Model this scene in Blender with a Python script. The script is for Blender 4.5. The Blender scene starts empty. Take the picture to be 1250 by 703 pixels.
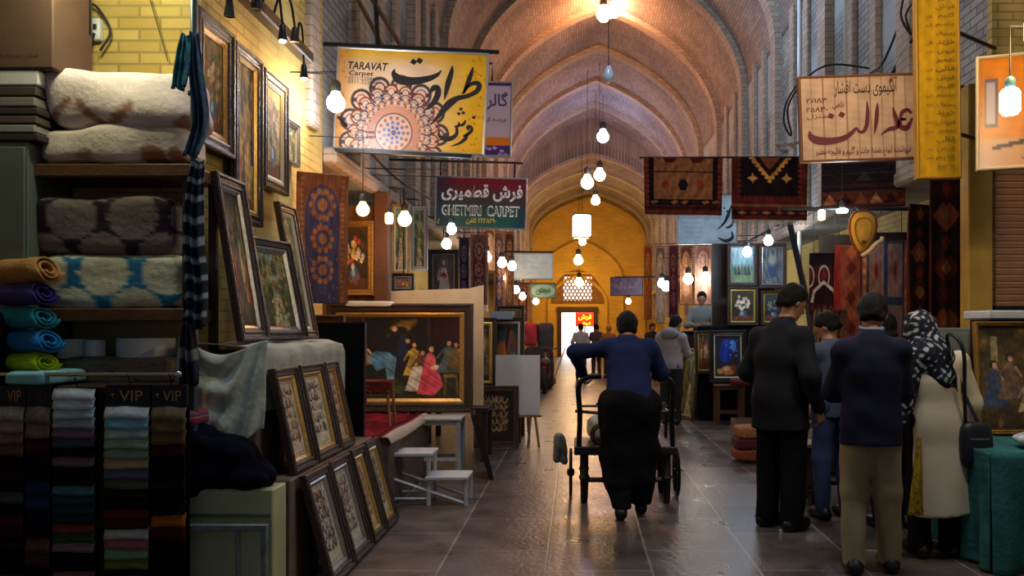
import bpy, math, random
import numpy as np
from mathutils import Vector, Matrix

# ------------------------------------------------------------------ camera, world, exposure
SC = bpy.context.scene
COL = SC.collection
VX, VY, F, EYE = 705.0, 400.0, 1000.0, 1.5
cam_d = bpy.data.cameras.new('camera')
cam = bpy.data.objects.new('camera', cam_d)
COL.objects.link(cam)
cam.location = (0, 0, EYE)
cam.rotation_euler = (math.pi / 2, 0, 0)
cam_d.sensor_width = 36
cam_d.lens = F / 1250 * 36
cam_d.shift_x = -(VX - 625) / 1250
cam_d.shift_y = (VY - 351.5) / 1250
cam_d.clip_start = 0.05
SC.camera = cam
SC.view_settings.view_transform = 'Standard'
SC.view_settings.look = 'None'
SC.view_settings.gamma = 1
SC.view_settings.use_curve_mapping = False
SC.view_settings.exposure = 0.3
w = bpy.data.worlds.new('world')
SC.world = w
w.use_nodes = True
w.node_tree.nodes['Background'].inputs[0].default_value = (0.55, 0.68, 1.0, 1)
w.node_tree.nodes['Background'].inputs[1].default_value = 0.12


def area_light(name, loc, size, power, col, rot=(0, 0, 0)):
    l = bpy.data.lights.new(name, 'AREA')
    l.shape = 'RECTANGLE'
    l.size, l.size_y = size
    l.energy = power
    l.color = col
    o = bpy.data.objects.new(name, l)
    o.location = loc
    o.rotation_euler = rot
    COL.objects.link(o)
    return o


R = math.radians
# daylight in the open court beyond the far door, plus unseen cool fill lights added under the vault
area_light('court_daylight', (0.2, 45.5, 5.6), (4.0, 4.0), 900, (0.92, 0.96, 1.0))
area_light('cool_fill_light', (0.2, 12.0, 8.3), (1.0, 1.0), 150, (0.5, 0.7, 1.0), (0, R(-62), 0))  # added fill, angled to cool and brighten the upper right wall
area_light('cool_fill_light', (0.6, 4.0, 8.7), (1.0, 1.0), 110, (0.62, 0.78, 1.0))  # added fill shining down near the camera, the vault has no opening

R = math.radians
rng = random.Random(7)
nrg = np.random.default_rng(5)


def P(x, y, Y):
    return Vector(((x - VX) * Y / F, Y, EYE - (y - VY) * Y / F))


def s2l(c):
    c = np.asarray(c, dtype=np.float64)
    if c.max() > 1.001:
        c = c / 255.0
    return np.where(c <= 0.04045, c / 12.92, ((c + 0.055) / 1.055) ** 2.4)


# ------------------------------------------------------------------ materials
_M = {}


def mat(name, col=(128, 128, 128), rough=0.6, metal=0.0, var=0.0, vscale=8.0, bump=0.0, bscale=40.0,
        emit=None, estr=0.0, wave=None, attr=False, spec=0.5, alpha=None):
    if name in _M:
        return _M[name]
    m = bpy.data.materials.new(name)
    m.use_nodes = True
    nt = m.node_tree
    b = nt.nodes['Principled BSDF']
    c = s2l(col)
    b.inputs['Base Color'].default_value = (*c, 1)
    b.inputs['Roughness'].default_value = rough
    b.inputs['Metallic'].default_value = metal
    b.inputs['Specular IOR Level'].default_value = spec
    tc = nt.nodes.new('ShaderNodeTexCoord')
    src = None
    if attr:
        a = nt.nodes.new('ShaderNodeVertexColor')
        a.layer_name = 'Col'
        src = a.outputs['Color']
        nt.links.new(src, b.inputs['Base Color'])
    if var > 0:
        n = nt.nodes.new('ShaderNodeTexNoise')
        n.inputs['Scale'].default_value = vscale
        n.inputs['Detail'].default_value = 5
        nt.links.new(tc.outputs['Object'], n.inputs['Vector'])
        r = nt.nodes.new('ShaderNodeMapRange')
        r.inputs[1].default_value = 0.3
        r.inputs[2].default_value = 0.7
        r.inputs[3].default_value = 1 - var
        r.inputs[4].default_value = 1 + var
        nt.links.new(n.outputs['Fac'], r.inputs[0])
        mx = nt.nodes.new('ShaderNodeMix')
        mx.data_type = 'RGBA'
        mx.blend_type = 'MULTIPLY'
        mx.inputs[0].default_value = 1
        if src is not None:
            nt.links.new(src, mx.inputs[6])
        else:
            mx.inputs[6].default_value = (*c, 1)
        nt.links.new(r.outputs[0], mx.inputs[7])
        nt.links.new(mx.outputs[2], b.inputs['Base Color'])
    if wave:
        wv = nt.nodes.new('ShaderNodeTexWave')
        wv.inputs['Scale'].default_value = wave[0]
        wv.inputs['Distortion'].default_value = wave[1]
        wv.inputs['Detail'].default_value = 3
        wv.bands_direction = wave[2]
        nt.links.new(tc.outputs['Object'], wv.inputs['Vector'])
        mx = nt.nodes.new('ShaderNodeMix')
        mx.data_type = 'RGBA'
        mx.inputs[6].default_value = (*c, 1)
        mx.inputs[7].default_value = (*s2l(wave[3]), 1)
        nt.links.new(wv.outputs['Fac'], mx.inputs[0])
        nt.links.new(mx.outputs[2], b.inputs['Base Color'])
    if bump > 0:
        n = nt.nodes.new('ShaderNodeTexNoise')
        n.inputs['Scale'].default_value = bscale
        n.inputs['Detail'].default_value = 4
        nt.links.new(tc.outputs['Object'], n.inputs['Vector'])
        bp = nt.nodes.new('ShaderNodeBump')
        bp.inputs['Strength'].default_value = bump
        bp.inputs['Distance'].default_value = 0.02
        nt.links.new(n.outputs['Fac'], bp.inputs['Height'])
        nt.links.new(bp.outputs[0], b.inputs['Normal'])
    if emit is not None:
        b.inputs['Emission Color'].default_value = (*s2l(emit), 1)
        b.inputs['Emission Strength'].default_value = estr
    _M[name] = m
    return m


def brick_mat(name, c1, c2, mortar, bw, bh, ms=0.012, rough=0.85, bump=0.5, var=0.25, vscale=1.3, patch=None, offset=0.5, rvar=0.0, smooth=0.1, nscale=9):
    m = bpy.data.materials.new(name)
    m.use_nodes = True
    nt = m.node_tree
    N = nt.nodes.new
    L = nt.links.new
    b = nt.nodes['Principled BSDF']
    b.inputs['Roughness'].default_value = rough
    uv = N('ShaderNodeUVMap')
    uv.uv_map = 'UV'
    br = N('ShaderNodeTexBrick')
    br.offset = offset
    br.inputs['Color1'].default_value = (*s2l(c1), 1)
    br.inputs['Color2'].default_value = (*s2l(c2), 1)
    br.inputs['Mortar'].default_value = (*s2l(mortar), 1)
    br.inputs['Scale'].default_value = 1
    br.inputs['Mortar Size'].default_value = ms
    br.inputs['Mortar Smooth'].default_value = smooth
    br.inputs['Bias'].default_value = 0
    br.inputs['Brick Width'].default_value = bw
    br.inputs['Row Height'].default_value = bh
    L(uv.outputs[0], br.inputs['Vector'])
    n = N('ShaderNodeTexNoise')
    n.inputs['Scale'].default_value = vscale
    n.inputs['Detail'].default_value = 6
    L(uv.outputs[0], n.inputs['Vector'])
    r = N('ShaderNodeMapRange')
    r.inputs[1].default_value = 0.3
    r.inputs[2].default_value = 0.7
    r.inputs[3].default_value = 1 - var
    r.inputs[4].default_value = 1 + var
    L(n.outputs['Fac'], r.inputs[0])
    mx = N('ShaderNodeMix')
    mx.data_type = 'RGBA'
    mx.blend_type = 'MULTIPLY'
    mx.inputs[0].default_value = 1
    L(br.outputs['Color'], mx.inputs[6])
    L(r.outputs[0], mx.inputs[7])
    out = mx.outputs[2]
    if patch:
        n2 = N('ShaderNodeTexNoise')
        n2.inputs['Scale'].default_value = 0.55
        n2.inputs['Detail'].default_value = 3
        L(uv.outputs[0], n2.inputs['Vector'])
        r2 = N('ShaderNodeMapRange')
        r2.inputs[1].default_value = 0.48
        r2.inputs[2].default_value = 0.6
        L(n2.outputs['Fac'], r2.inputs[0])
        m2 = N('ShaderNodeMix')
        m2.data_type = 'RGBA'
        L(r2.outputs[0], m2.inputs[0])
        L(out, m2.inputs[6])
        m2.inputs[7].default_value = (*s2l(patch), 1)
        out = m2.outputs[2]
    L(out, b.inputs['Base Color'])
    if rvar:
        r3 = N('ShaderNodeMapRange')
        r3.inputs[1].default_value = 0.3
        r3.inputs[2].default_value = 0.7
        r3.inputs[3].default_value = rough - rvar
        r3.inputs[4].default_value = rough + rvar
        L(n.outputs['Fac'], r3.inputs[0])
        L(r3.outputs[0], b.inputs['Roughness'])
    bp = N('ShaderNodeBump')
    bp.inputs['Strength'].default_value = bump
    bp.inputs['Distance'].default_value = 0.01
    mm = N('ShaderNodeMath')
    mm.operation = 'MULTIPLY_ADD'
    n4 = N('ShaderNodeTexNoise')
    n4.inputs['Scale'].default_value = nscale
    L(uv.outputs[0], n4.inputs['Vector'])
    mm.inputs[1].default_value = -1
    L(br.outputs['Fac'], mm.inputs[0])
    L(n4.outputs['Fac'], mm.inputs[2])
    L(mm.outputs[0], bp.inputs['Height'])
    L(bp.outputs[0], b.inputs['Normal'])
    return m


# ------------------------------------------------------------------ mesh helpers
class MB:
    def __init__(s):
        s.v, s.f, s.n = [], [], 0

    def add(s, verts, faces):
        s.v.append(np.asarray([tuple(p) for p in verts], dtype=float).reshape(-1, 3))
        s.f += [tuple(i + s.n for i in f) for f in faces]
        s.n += len(verts)
        return s

    def box(s, c, d, rz=0, rx=0, ry=0, bev=0.0):
        hx, hy, hz = d[0] / 2, d[1] / 2, d[2] / 2
        b = min(bev, hx * .9, hy * .9, hz * .9)
        if b <= 0:
            vs = [(x, y, z) for x in (-hx, hx) for y in (-hy, hy) for z in (-hz, hz)]
            fs = [(0, 1, 3, 2), (4, 6, 7, 5), (0, 4, 5, 1), (2, 3, 7, 6), (0, 2, 6, 4), (1, 5, 7, 3)]
        else:
            vs, idx = [], {}
            for sx in (-1, 1):
                for sy in (-1, 1):
                    for sz in (-1, 1):
                        for a in range(3):
                            p = [sx * (hx - b), sy * (hy - b), sz * (hz - b)]
                            p[a] = (sx * hx, sy * hy, sz * hz)[a]
                            idx[(sx, sy, sz, a)] = len(vs)
                            vs.append(tuple(p))
            fs = []
            for a in range(3):
                o = [i for i in range(3) if i != a]
                for sg in (-1, 1):
                    q = []
                    for (u, v) in ((-1, -1), (1, -1), (1, 1), (-1, 1)):
                        k = [0, 0, 0]
                        k[a] = sg
                        k[o[0]] = u
                        k[o[1]] = v
                        q.append(idx[(*k, a)])
                    if (sg > 0) == (a == 1):
                        q.reverse()
                    fs.append(tuple(q))
            for a in range(3):
                o = [i for i in range(3) if i != a]
                for u in (-1, 1):
                    for v in (-1, 1):
                        q = []
                        for (sg, ax) in ((-1, o[0]), (1, o[0]), (1, o[1]), (-1, o[1])):
                            k = [0, 0, 0]
                            k[a] = sg
                            k[o[0]] = u
                            k[o[1]] = v
                            q.append(idx[(*k, ax)])
                        fs.append(tuple(q))
            for sx in (-1, 1):
                for sy in (-1, 1):
                    for sz in (-1, 1):
                        fs.append(tuple(idx[(sx, sy, sz, a)] for a in range(3)))
        M = Matrix.Translation(c) @ Matrix.Rotation(rz, 4, 'Z') @ Matrix.Rotation(ry, 4, 'Y') @ Matrix.Rotation(rx, 4, 'X')
        return s.add([M @ Vector(p) for p in vs], fs)

    def tube(s, path, r, seg=8, caps=True):
        pts = [Vector(p) for p in path]
        rs = r if isinstance(r, (list, tuple)) else [r] * len(pts)
        vs, fs = [], []
        up = None
        for i, p in enumerate(pts):
            t = (pts[min(i + 1, len(pts) - 1)] - pts[max(i - 1, 0)]).normalized()
            if up is None:
                up = Vector((0, 0, 1)) if abs(t.z) < .9 else Vector((1, 0, 0))
            u = t.cross(up)
            u = u.normalized() if u.length > 1e-6 else t.orthogonal().normalized()
            v = u.cross(t).normalized()
            up = v
            for k in range(seg):
                a = 2 * math.pi * k / seg
                vs.append(p + rs[i] * (math.cos(a) * u + math.sin(a) * v))
        for i in range(len(pts) - 1):
            for k in range(seg):
                a, b2 = i * seg + k, i * seg + (k + 1) % seg
                fs.append((a, b2, b2 + seg, a + seg))
        if caps:
            fs.append(tuple(range(seg))[::-1])
            fs.append(tuple(range((len(pts) - 1) * seg, len(pts) * seg)))
        return s.add(vs, fs)

    def lathe(s, prof, seg=16, c=(0, 0, 0)):
        vs, fs = [], []
        for (r, z) in prof:
            for k in range(seg):
                a = 2 * math.pi * k / seg
                vs.append((c[0] + r * math.cos(a), c[1] + r * math.sin(a), c[2] + z))
        for i in range(len(prof) - 1):
            for k in range(seg):
                a, b2 = i * seg + k, i * seg + (k + 1) % seg
                fs.append((a, b2, b2 + seg, a + seg))
        fs.append(tuple(range(seg))[::-1])
        fs.append(tuple(range((len(prof) - 1) * seg, len(prof) * seg)))
        return s.add(vs, fs)

    def extr(s, poly, y0, y1):
        n = len(poly)
        vs = [(x, y0, z) for x, z in poly] + [(x, y1, z) for x, z in poly]
        fs = [tuple(range(n)), tuple(range(2 * n - 1, n - 1, -1))]
        fs += [(i, i + n, (i + 1) % n + n, (i + 1) % n) for i in range(n)]
        return s.add(vs, fs)

    def build(s, name, m=None, parent=None, smooth=False, loc=None, uv=False):
        me = bpy.data.meshes.new(name)
        me.from_pydata([tuple(p) for p in np.vstack(s.v)], [], s.f)
        return finish(me, name, m, parent, smooth, loc, uv)


def finish(me, name, m, parent=None, smooth=False, loc=None, uv=False):
    if m is not None:
        me.materials.append(m)
    if smooth:
        me.polygons.foreach_set('use_smooth', [True] * len(me.polygons))
        if smooth == 'auto':
            me.set_sharp_from_angle(angle=R(40))
    if uv:
        u = me.uv_layers.new(name='UV')
        for p in me.polygons:
            n = p.normal
            for li in p.loop_indices:
                co = me.vertices[me.loops[li].vertex_index].co
                if abs(n.z) > 0.7:
                    t = (co.x, co.y)
                elif abs(n.x) > abs(n.y):
                    t = (co.y, co.z)
                else:
                    t = (co.x, co.z)
                u.data[li].uv = t
    me.update()
    o = bpy.data.objects.new(name, me)
    COL.objects.link(o)
    if parent is not None:
        o.parent = parent
    if loc is not None:
        o.location = loc
    return o


def np_mesh(name, V, Q, m, cols=None, parent=None, smooth=True):
    me = bpy.data.meshes.new(name)
    V = np.asarray(V, dtype=np.float32)
    Q = np.asarray(Q, dtype=np.int32)
    k = Q.shape[1]
    me.vertices.add(len(V))
    me.vertices.foreach_set('co', V.ravel())
    me.loops.add(Q.size)
    me.loops.foreach_set('vertex_index', Q.ravel())
    me.polygons.add(len(Q))
    me.polygons.foreach_set('loop_start', np.arange(0, Q.size, k, dtype=np.int32))
    me.polygons.foreach_set('loop_total', np.full(len(Q), k, dtype=np.int32))
    me.update(calc_edges=True)
    me.validate()
    if cols is not None:
        ca = me.color_attributes.new('Col', 'FLOAT_COLOR', 'POINT')
        c4 = np.ones((len(V), 4), dtype=np.float32)
        c4[:, :3] = s2l(cols)
        ca.data.foreach_set('color', c4.ravel())
    return finish(me, name, m, parent, smooth)


def grid_mesh(name, img, fn, m, parent=None, back=None, smooth=True):
    """img (H,W,3) row 0 on top; fn(u,v)->(N,3) with u 0..1 across, v 0..1 upward. back: thickness vector -> closed slab"""
    H, W = img.shape[:2]
    uu, vv = np.meshgrid(np.linspace(0, 1, W), np.linspace(1, 0, H))
    V = np.stack(fn(uu.ravel(), vv.ravel()), -1)
    i = np.arange(H * W).reshape(H, W)
    Q = np.stack([i[:-1, :-1], i[1:, :-1], i[1:, 1:], i[:-1, 1:]], -1).reshape(-1, 4)
    C = img.reshape(-1, 3)
    if back is not None:
        n = len(V)
        B = V + np.asarray(back)
        rim = np.concatenate([i[0, :], i[1:, -1], i[-1, -2::-1], i[-2:0:-1, 0]])
        nx = np.roll(rim, -1)
        S = np.stack([rim, nx, nx + n, rim + n], -1)
        Q = np.concatenate([Q, Q[:, ::-1] + n, S])
        V = np.concatenate([V, B])
        C = np.concatenate([C, C])
    return np_mesh(name, V, Q, m, C, parent, smooth)


def thing(name, label, cat, loc=(0, 0, 0), rotz=0, group=None, tilt=0, roll=0):
    o = bpy.data.objects.new(name, None)
    o.empty_display_size = 0.1
    COL.objects.link(o)
    o.location = loc
    o.rotation_euler = (-tilt, roll, rotz)
    return tag(o, label, cat, group)


def tag(o, label, cat, group=None, kind=None):
    if label:
        o['label'] = label
    if cat:
        o['category'] = cat
    if group:
        o['group'] = group
    if kind:
        o['kind'] = kind
    return o


def struct(o):
    o['kind'] = 'structure'
    return o


def spline(pts, n=6):
    """Catmull-Rom through points of any dimension"""
    p = np.asarray(pts, dtype=float)
    p = np.vstack([2 * p[0] - p[1], p, 2 * p[-1] - p[-2]])
    out = []
    for i in range(1, len(p) - 2):
        t = np.linspace(0, 1, n, endpoint=False)[:, None]
        a, b, c, d = p[i - 1], p[i], p[i + 1], p[i + 2]
        out.append(0.5 * (2 * b + (c - a) * t + (2 * a - 5 * b + 4 * c - d) * t ** 2 + (3 * b - a - 3 * c + d) * t ** 3))
    out.append(p[-2][None])
    return np.vstack(out)


# ------------------------------------------------------------------ the setting
XL, XR, XC = -2.3, 3.45, 0.575
HW = (XR - XL) / 2
YE = 42.0
ZS, RISE = 6.4, 2.9
prof = spline([(1.0, 0), (.975, .15), (.89, .35), (.74, .55), (.52, .735), (.27, .885), (0.0, 1.0)], 4)
YLOW, ZS2, RISE2 = 31.0, 6.1, 2.05          # the last bays are lower


def arch(hw, zs, rise, inset=0.0):
    q = [((hw - inset) * a, zs + (rise - inset) * b) for a, b in prof]
    return [(x, z) for x, z in q] + [(-x, z) for x, z in q[-2::-1]]


wall_m = brick_mat('wall_brick', (150, 148, 142), (128, 124, 118), (96, 92, 88), 0.24, 0.075, 0.008, var=0.3, patch=(165, 168, 168))
ochre_m = brick_mat('ochre_brick', (196, 168, 96), (178, 148, 74), (150, 128, 70), 0.25, 0.07, 0.008, var=0.22, patch=(208, 186, 112))
vault_m = brick_mat('vault_brick', (156, 140, 130), (132, 118, 110), (112, 102, 98), 0.22, 0.07, 0.008, var=0.3, vscale=0.8)
rib_m = brick_mat('rib_brick', (178, 160, 142), (160, 142, 124), (130, 116, 104), 0.4, 0.09, 0.006, var=0.15)
end_m = brick_mat('end_wall_brick', (226, 184, 84), (214, 170, 70), (190, 148, 62), 0.26, 0.08, 0.006, var=0.12)
floor_m = brick_mat('floor_stone', (94, 84, 76), (68, 62, 58), (132, 120, 108), 0.92, 0.66, 0.009, rough=0.33, bump=0.4, var=0.34, vscale=3.4, rvar=0.07, smooth=0.3, nscale=26)

m = MB()
m.add([(-6, -4, 0), (8, -4, 0), (8, YE + 6, 0), (-6, YE + 6, 0)], [(0, 1, 2, 3)])
fl = m.build('floor', floor_m, uv=False)
u = fl.data.uv_layers.new(name='UV')
for li, (x, y) in zip(range(4), [(-6, -4), (8, -4), (8, YE + 6), (-6, YE + 6)]):
    u.data[li].uv = (y * 1.0, x + 0.2)
struct(fl)

WT = 2.6
ZC = 3.0                                  # lintel over the shop recesses
struct(MB().box((XL - WT / 2, (5.0 + YE) / 2, (ZS + .4 + ZC) / 2), (WT, YE - 5.0, ZS + .4 - ZC)).build('wall_left', wall_m, uv=True))
struct(MB().box((XR + WT / 2, (6.9 + YE) / 2, (ZS + .4 + ZC) / 2), (WT, YE - 6.9, ZS + .4 - ZC)).build('wall_right', wall_m, uv=True))
struct(MB().box((XL - .65 - .5, (5.0 + YE) / 2, ZC / 2), (1.0, YE - 5.0, ZC)).build('wall_left_recess', ochre_m, uv=True))
struct(MB().box((XR + .65 + .5, (6.9 + YE) / 2, ZC / 2), (1.0, YE - 6.9, ZC)).build('wall_right_recess', ochre_m, uv=True))
# the near niches on both sides: ochre brick faces turned to the viewer
struct(MB().box((XL - 1.1, 4.95, 3.3), (2.16, 0.08, 6.6)).build('wall_left_niche', ochre_m, uv=True))
struct(MB().box((XR + 1.1, 6.86, 3.3), (2.2, 0.08, 6.6)).build('wall_right_niche', ochre_m, uv=True))
struct(MB().box((-4.6, 0.5, 3.3), (0.1, 9.0, 6.6)).build('wall_left_shop', ochre_m, uv=True))
struct(MB().box((5.7, 1.4, 3.3), (0.1, 11.0, 6.6)).build('wall_right_shop', ochre_m, uv=True))
struct(MB().box((XL - 0.34, 6.14, 3.3), (0.7, 2.42, 6.6)).build('wall_left_pier', ochre_m, uv=True))

# vault: pointed barrel, UV follows the arc
pr = arch(HW, ZS, RISE)
arc = [0]
for a, b in zip(pr, pr[1:]):
    arc.append(arc[-1] + math.dist(a, b))
ys = [-4, 2, 8, 14, 20, 26, YLOW, YLOW + .02, 36, YE]
prl = arch(HW, ZS2, RISE2)
V, Q = [], []
for y in ys:
    V += [(XC + x, y, z) for x, z in (pr if y <= YLOW else prl)]
n = len(pr)
for i in range(len(ys) - 1):
    for k in range(n - 1):
        a = i * n + k
        Q.append((a, a + n, a + n + 1, a + 1))
vm = bpy.data.meshes.new('ceiling')
vm.from_pydata(V, [], Q)
uvl = vm.uv_layers.new(name='UV')
for lp in vm.loops:
    vi = lp.vertex_index
    uvl.data[lp.index].uv = (ys[vi // n], arc[vi % n])
ceil = finish(vm, 'ceiling', vault_m, smooth=True)
sol = ceil.modifiers.new('s', 'SOLIDIFY')
sol.thickness = 0.25
sol.offset = 1
struct(ceil)


def rib(y, wd, dp, i, base=3.0, m=rib_m, hw=HW, zs=ZS, rise=RISE):
    o = [(hw, base)] + [(x, z) for x, z in arch(hw, zs, rise)] + [(-hw, base)]
    q = [(hw - dp, base)] + [(x, z) for x, z in arch(hw, zs, rise, dp)] + [(-hw + dp, base)]
    k = len(o)
    vs = []
    for yy in (y - wd / 2, y + wd / 2):
        vs += [(XC + a, yy, b) for a, b in o] + [(XC + a, yy, b) for a, b in q]
    fs = []
    for j in range(k - 1):
        fs.append((k + j, k + j + 1, 3 * k + j + 1, 3 * k + j))      # soffit
        fs.append((j, j + 1, k + j + 1, k + j))                       # near face
        fs.append((2 * k + j, 3 * k + j, 3 * k + j + 1, 2 * k + j + 1))
    fs.append((0, k, 3 * k, 2 * k))
    fs.append((k - 1, 3 * k - 1, 4 * k - 1, 2 * k - 1))
    return struct(MB().add(vs, fs).build('trim_%d' % i, m, uv=True))


RIBY = [2.6, 5.5, 8.4, 11.2, 14.0, 16.8, 19.8, 22.7, 25.6, 28.4, 31.2, 34.0, 36.8, 39.6]
k = 1
for y in RIBY:
    rib(y, 0.34, 0.12, k, 4.3 if y < 7 else 3.0 if y < 13 else 1.9, rib_m, HW, *((ZS, RISE) if y < YLOW else (ZS2, RISE2)))
    k += 1
# thin vertical strips on the upper walls between the ribs
for y in [7.0, 9.4, 10.2, 12.2, 13.0, 15.0, 15.8, 17.8, 18.8]:
    for x, s in ((XL, 1), (XR, -1)):
        if x == XR and y < 7.5:
            continue
        struct(MB().box((x + s * 0.03, y, 4.9), (0.08, 0.22, 3.4), bev=.02).build('trim_%d' % k, rib_m, uv=True))
        k += 1
# cornice lines
for x, s, y0 in ((XL, 1, 7.36), (XR, -1, 6.95)):
    struct(MB().box((x + s * .06, (y0 + YE) / 2, 3.05), (.14, YE - y0, .16), bev=.03).build('trim_%d' % k, rib_m, uv=True))
    k += 1

# end wall with an arched doorway and a lattice fanlight
DX = 0.0
zfl = 0.0
ew = MB()
ap = arch(HW, ZS2, RISE2)
hole = [(DX - XC - .86, 0), (DX - XC - .86, 2.3), (DX - XC + .86, 2.3), (DX - XC + .86, 0)]
outer = [(HW, 0)] + ap + [(-HW, 0)]
nO = len(outer)
poly = outer + [hole[0], hole[1], hole[2], hole[3]]
v0 = [(XC + x, YE, z) for x, z in poly]
v1 = [(XC + x, YE + .35, z) for x, z in poly]
N2 = len(poly)
fs = [tuple(range(N2)), tuple(range(2 * N2 - 1, N2 - 1, -1))]
for j in range(nO, N2 - 1):
    fs.append((j, j + 1, N2 + j + 1, N2 + j))
struct(ew.add(v0 + v1, fs).build('wall_back', end_m, uv=True))
rib(YE - 0.16, 0.3, 0.24, 90, 0.02, end_m, HW, ZS2, RISE2)
rib(YE - 0.08, 0.14, 0.42, 91, 0.02, end_m, HW, ZS2, RISE2)
# blind arch mouldings on the end wall
for j, (r0, zz) in enumerate(((2.2, 3.9), (1.5, 2.75))):
    q = arch(r0, zz, r0 * .95)
    struct(MB().tube([(DX + .12 * (1 - j) + x, YE - .06, z) for x, z in [(r0, 0.05)] + q + [(-r0, 0.05)]], 0.075, 6).build('trim_%d' % (92 + j), end_m, uv=True))
struct(MB().box((XC, YE - .03, 4.3), (2 * HW - .8, .1, .09)).build('trim_94', end_m, uv=True))
struct(MB().box((XR + .6, YE + .05, 1.6), (1.3, .2, 3.2)).build('wall_back_corner', end_m, uv=True))
struct(MB().box((XL - .6, YE + .05, 1.6), (1.3, .2, 3.2)).build('wall_back_nook', end_m, uv=True))
dm = mat('dark_door_wood', (70, 44, 24), .6, var=.3)
fr = MB()
for sx in (-1, 1):
    fr.box((DX + sx * .92, YE - .04, 1.15), (.2, .2, 2.3), bev=.01)
fr.box((DX, YE - .04, 2.42), (2.1, .24, .3), bev=.01)
struct(fr.build('door_1', dm))
# lattice fanlight: half round pane of daylight behind a pierced screen
pane = MB()
hw2 = [(1.42 * math.cos(a), 2.75 + 1.7 * math.sin(a)) for a in np.linspace(0, math.pi, 21)]
pane.extr([(DX + x * .95, z) for x, z in hw2], YE - .06, YE - .05)
win = struct(pane.build('window_1', mat('fanlight_brick', (136, 94, 42), .8, var=.3)))
gl = MB().box((DX, YE - .075, 3.5), (1.44, .02, 1.2))
g = gl.build('pane', mat('fanlight_daylight', (255, 255, 255), .4, emit=(235, 242, 255), estr=1.1), win)
lat = MB()
for r_ in range(7):
    for c_ in range(8):
        x = DX - .7 + c_ * .19 + (.095 if r_ % 2 else 0)
        z = 2.9 + r_ * .17
        if x > DX + .74:
            continue
        lat.tube([(x - .095, YE - .1, z), (x, YE - .1, z + .085), (x + .095, YE - .1, z)], .04, 4)
        lat.tube([(x, YE - .1, z + .08), (x, YE - .1, z + .17)], .04, 4)
lat.build('lattice', mat('fanlight_lattice', (150, 110, 55), .8), win)
# bright court behind the door
cw = mat('court_white', (235, 236, 238), .8, var=.05)
struct(MB().box((0, YE + 5.9, 3.4), (7, .1, 6.8)).build('wall_court', cw))
for sx in (-1, 1):
    struct(MB().box((sx * 3.0, YE + 3.2, 3.4), (.1, 5.4, 6.8)).build('wall_court_side', cw))
struct(MB().box((0, YE + 3.2, 6.85), (7, 6, .1)).build('ceiling_court', cw))
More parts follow.
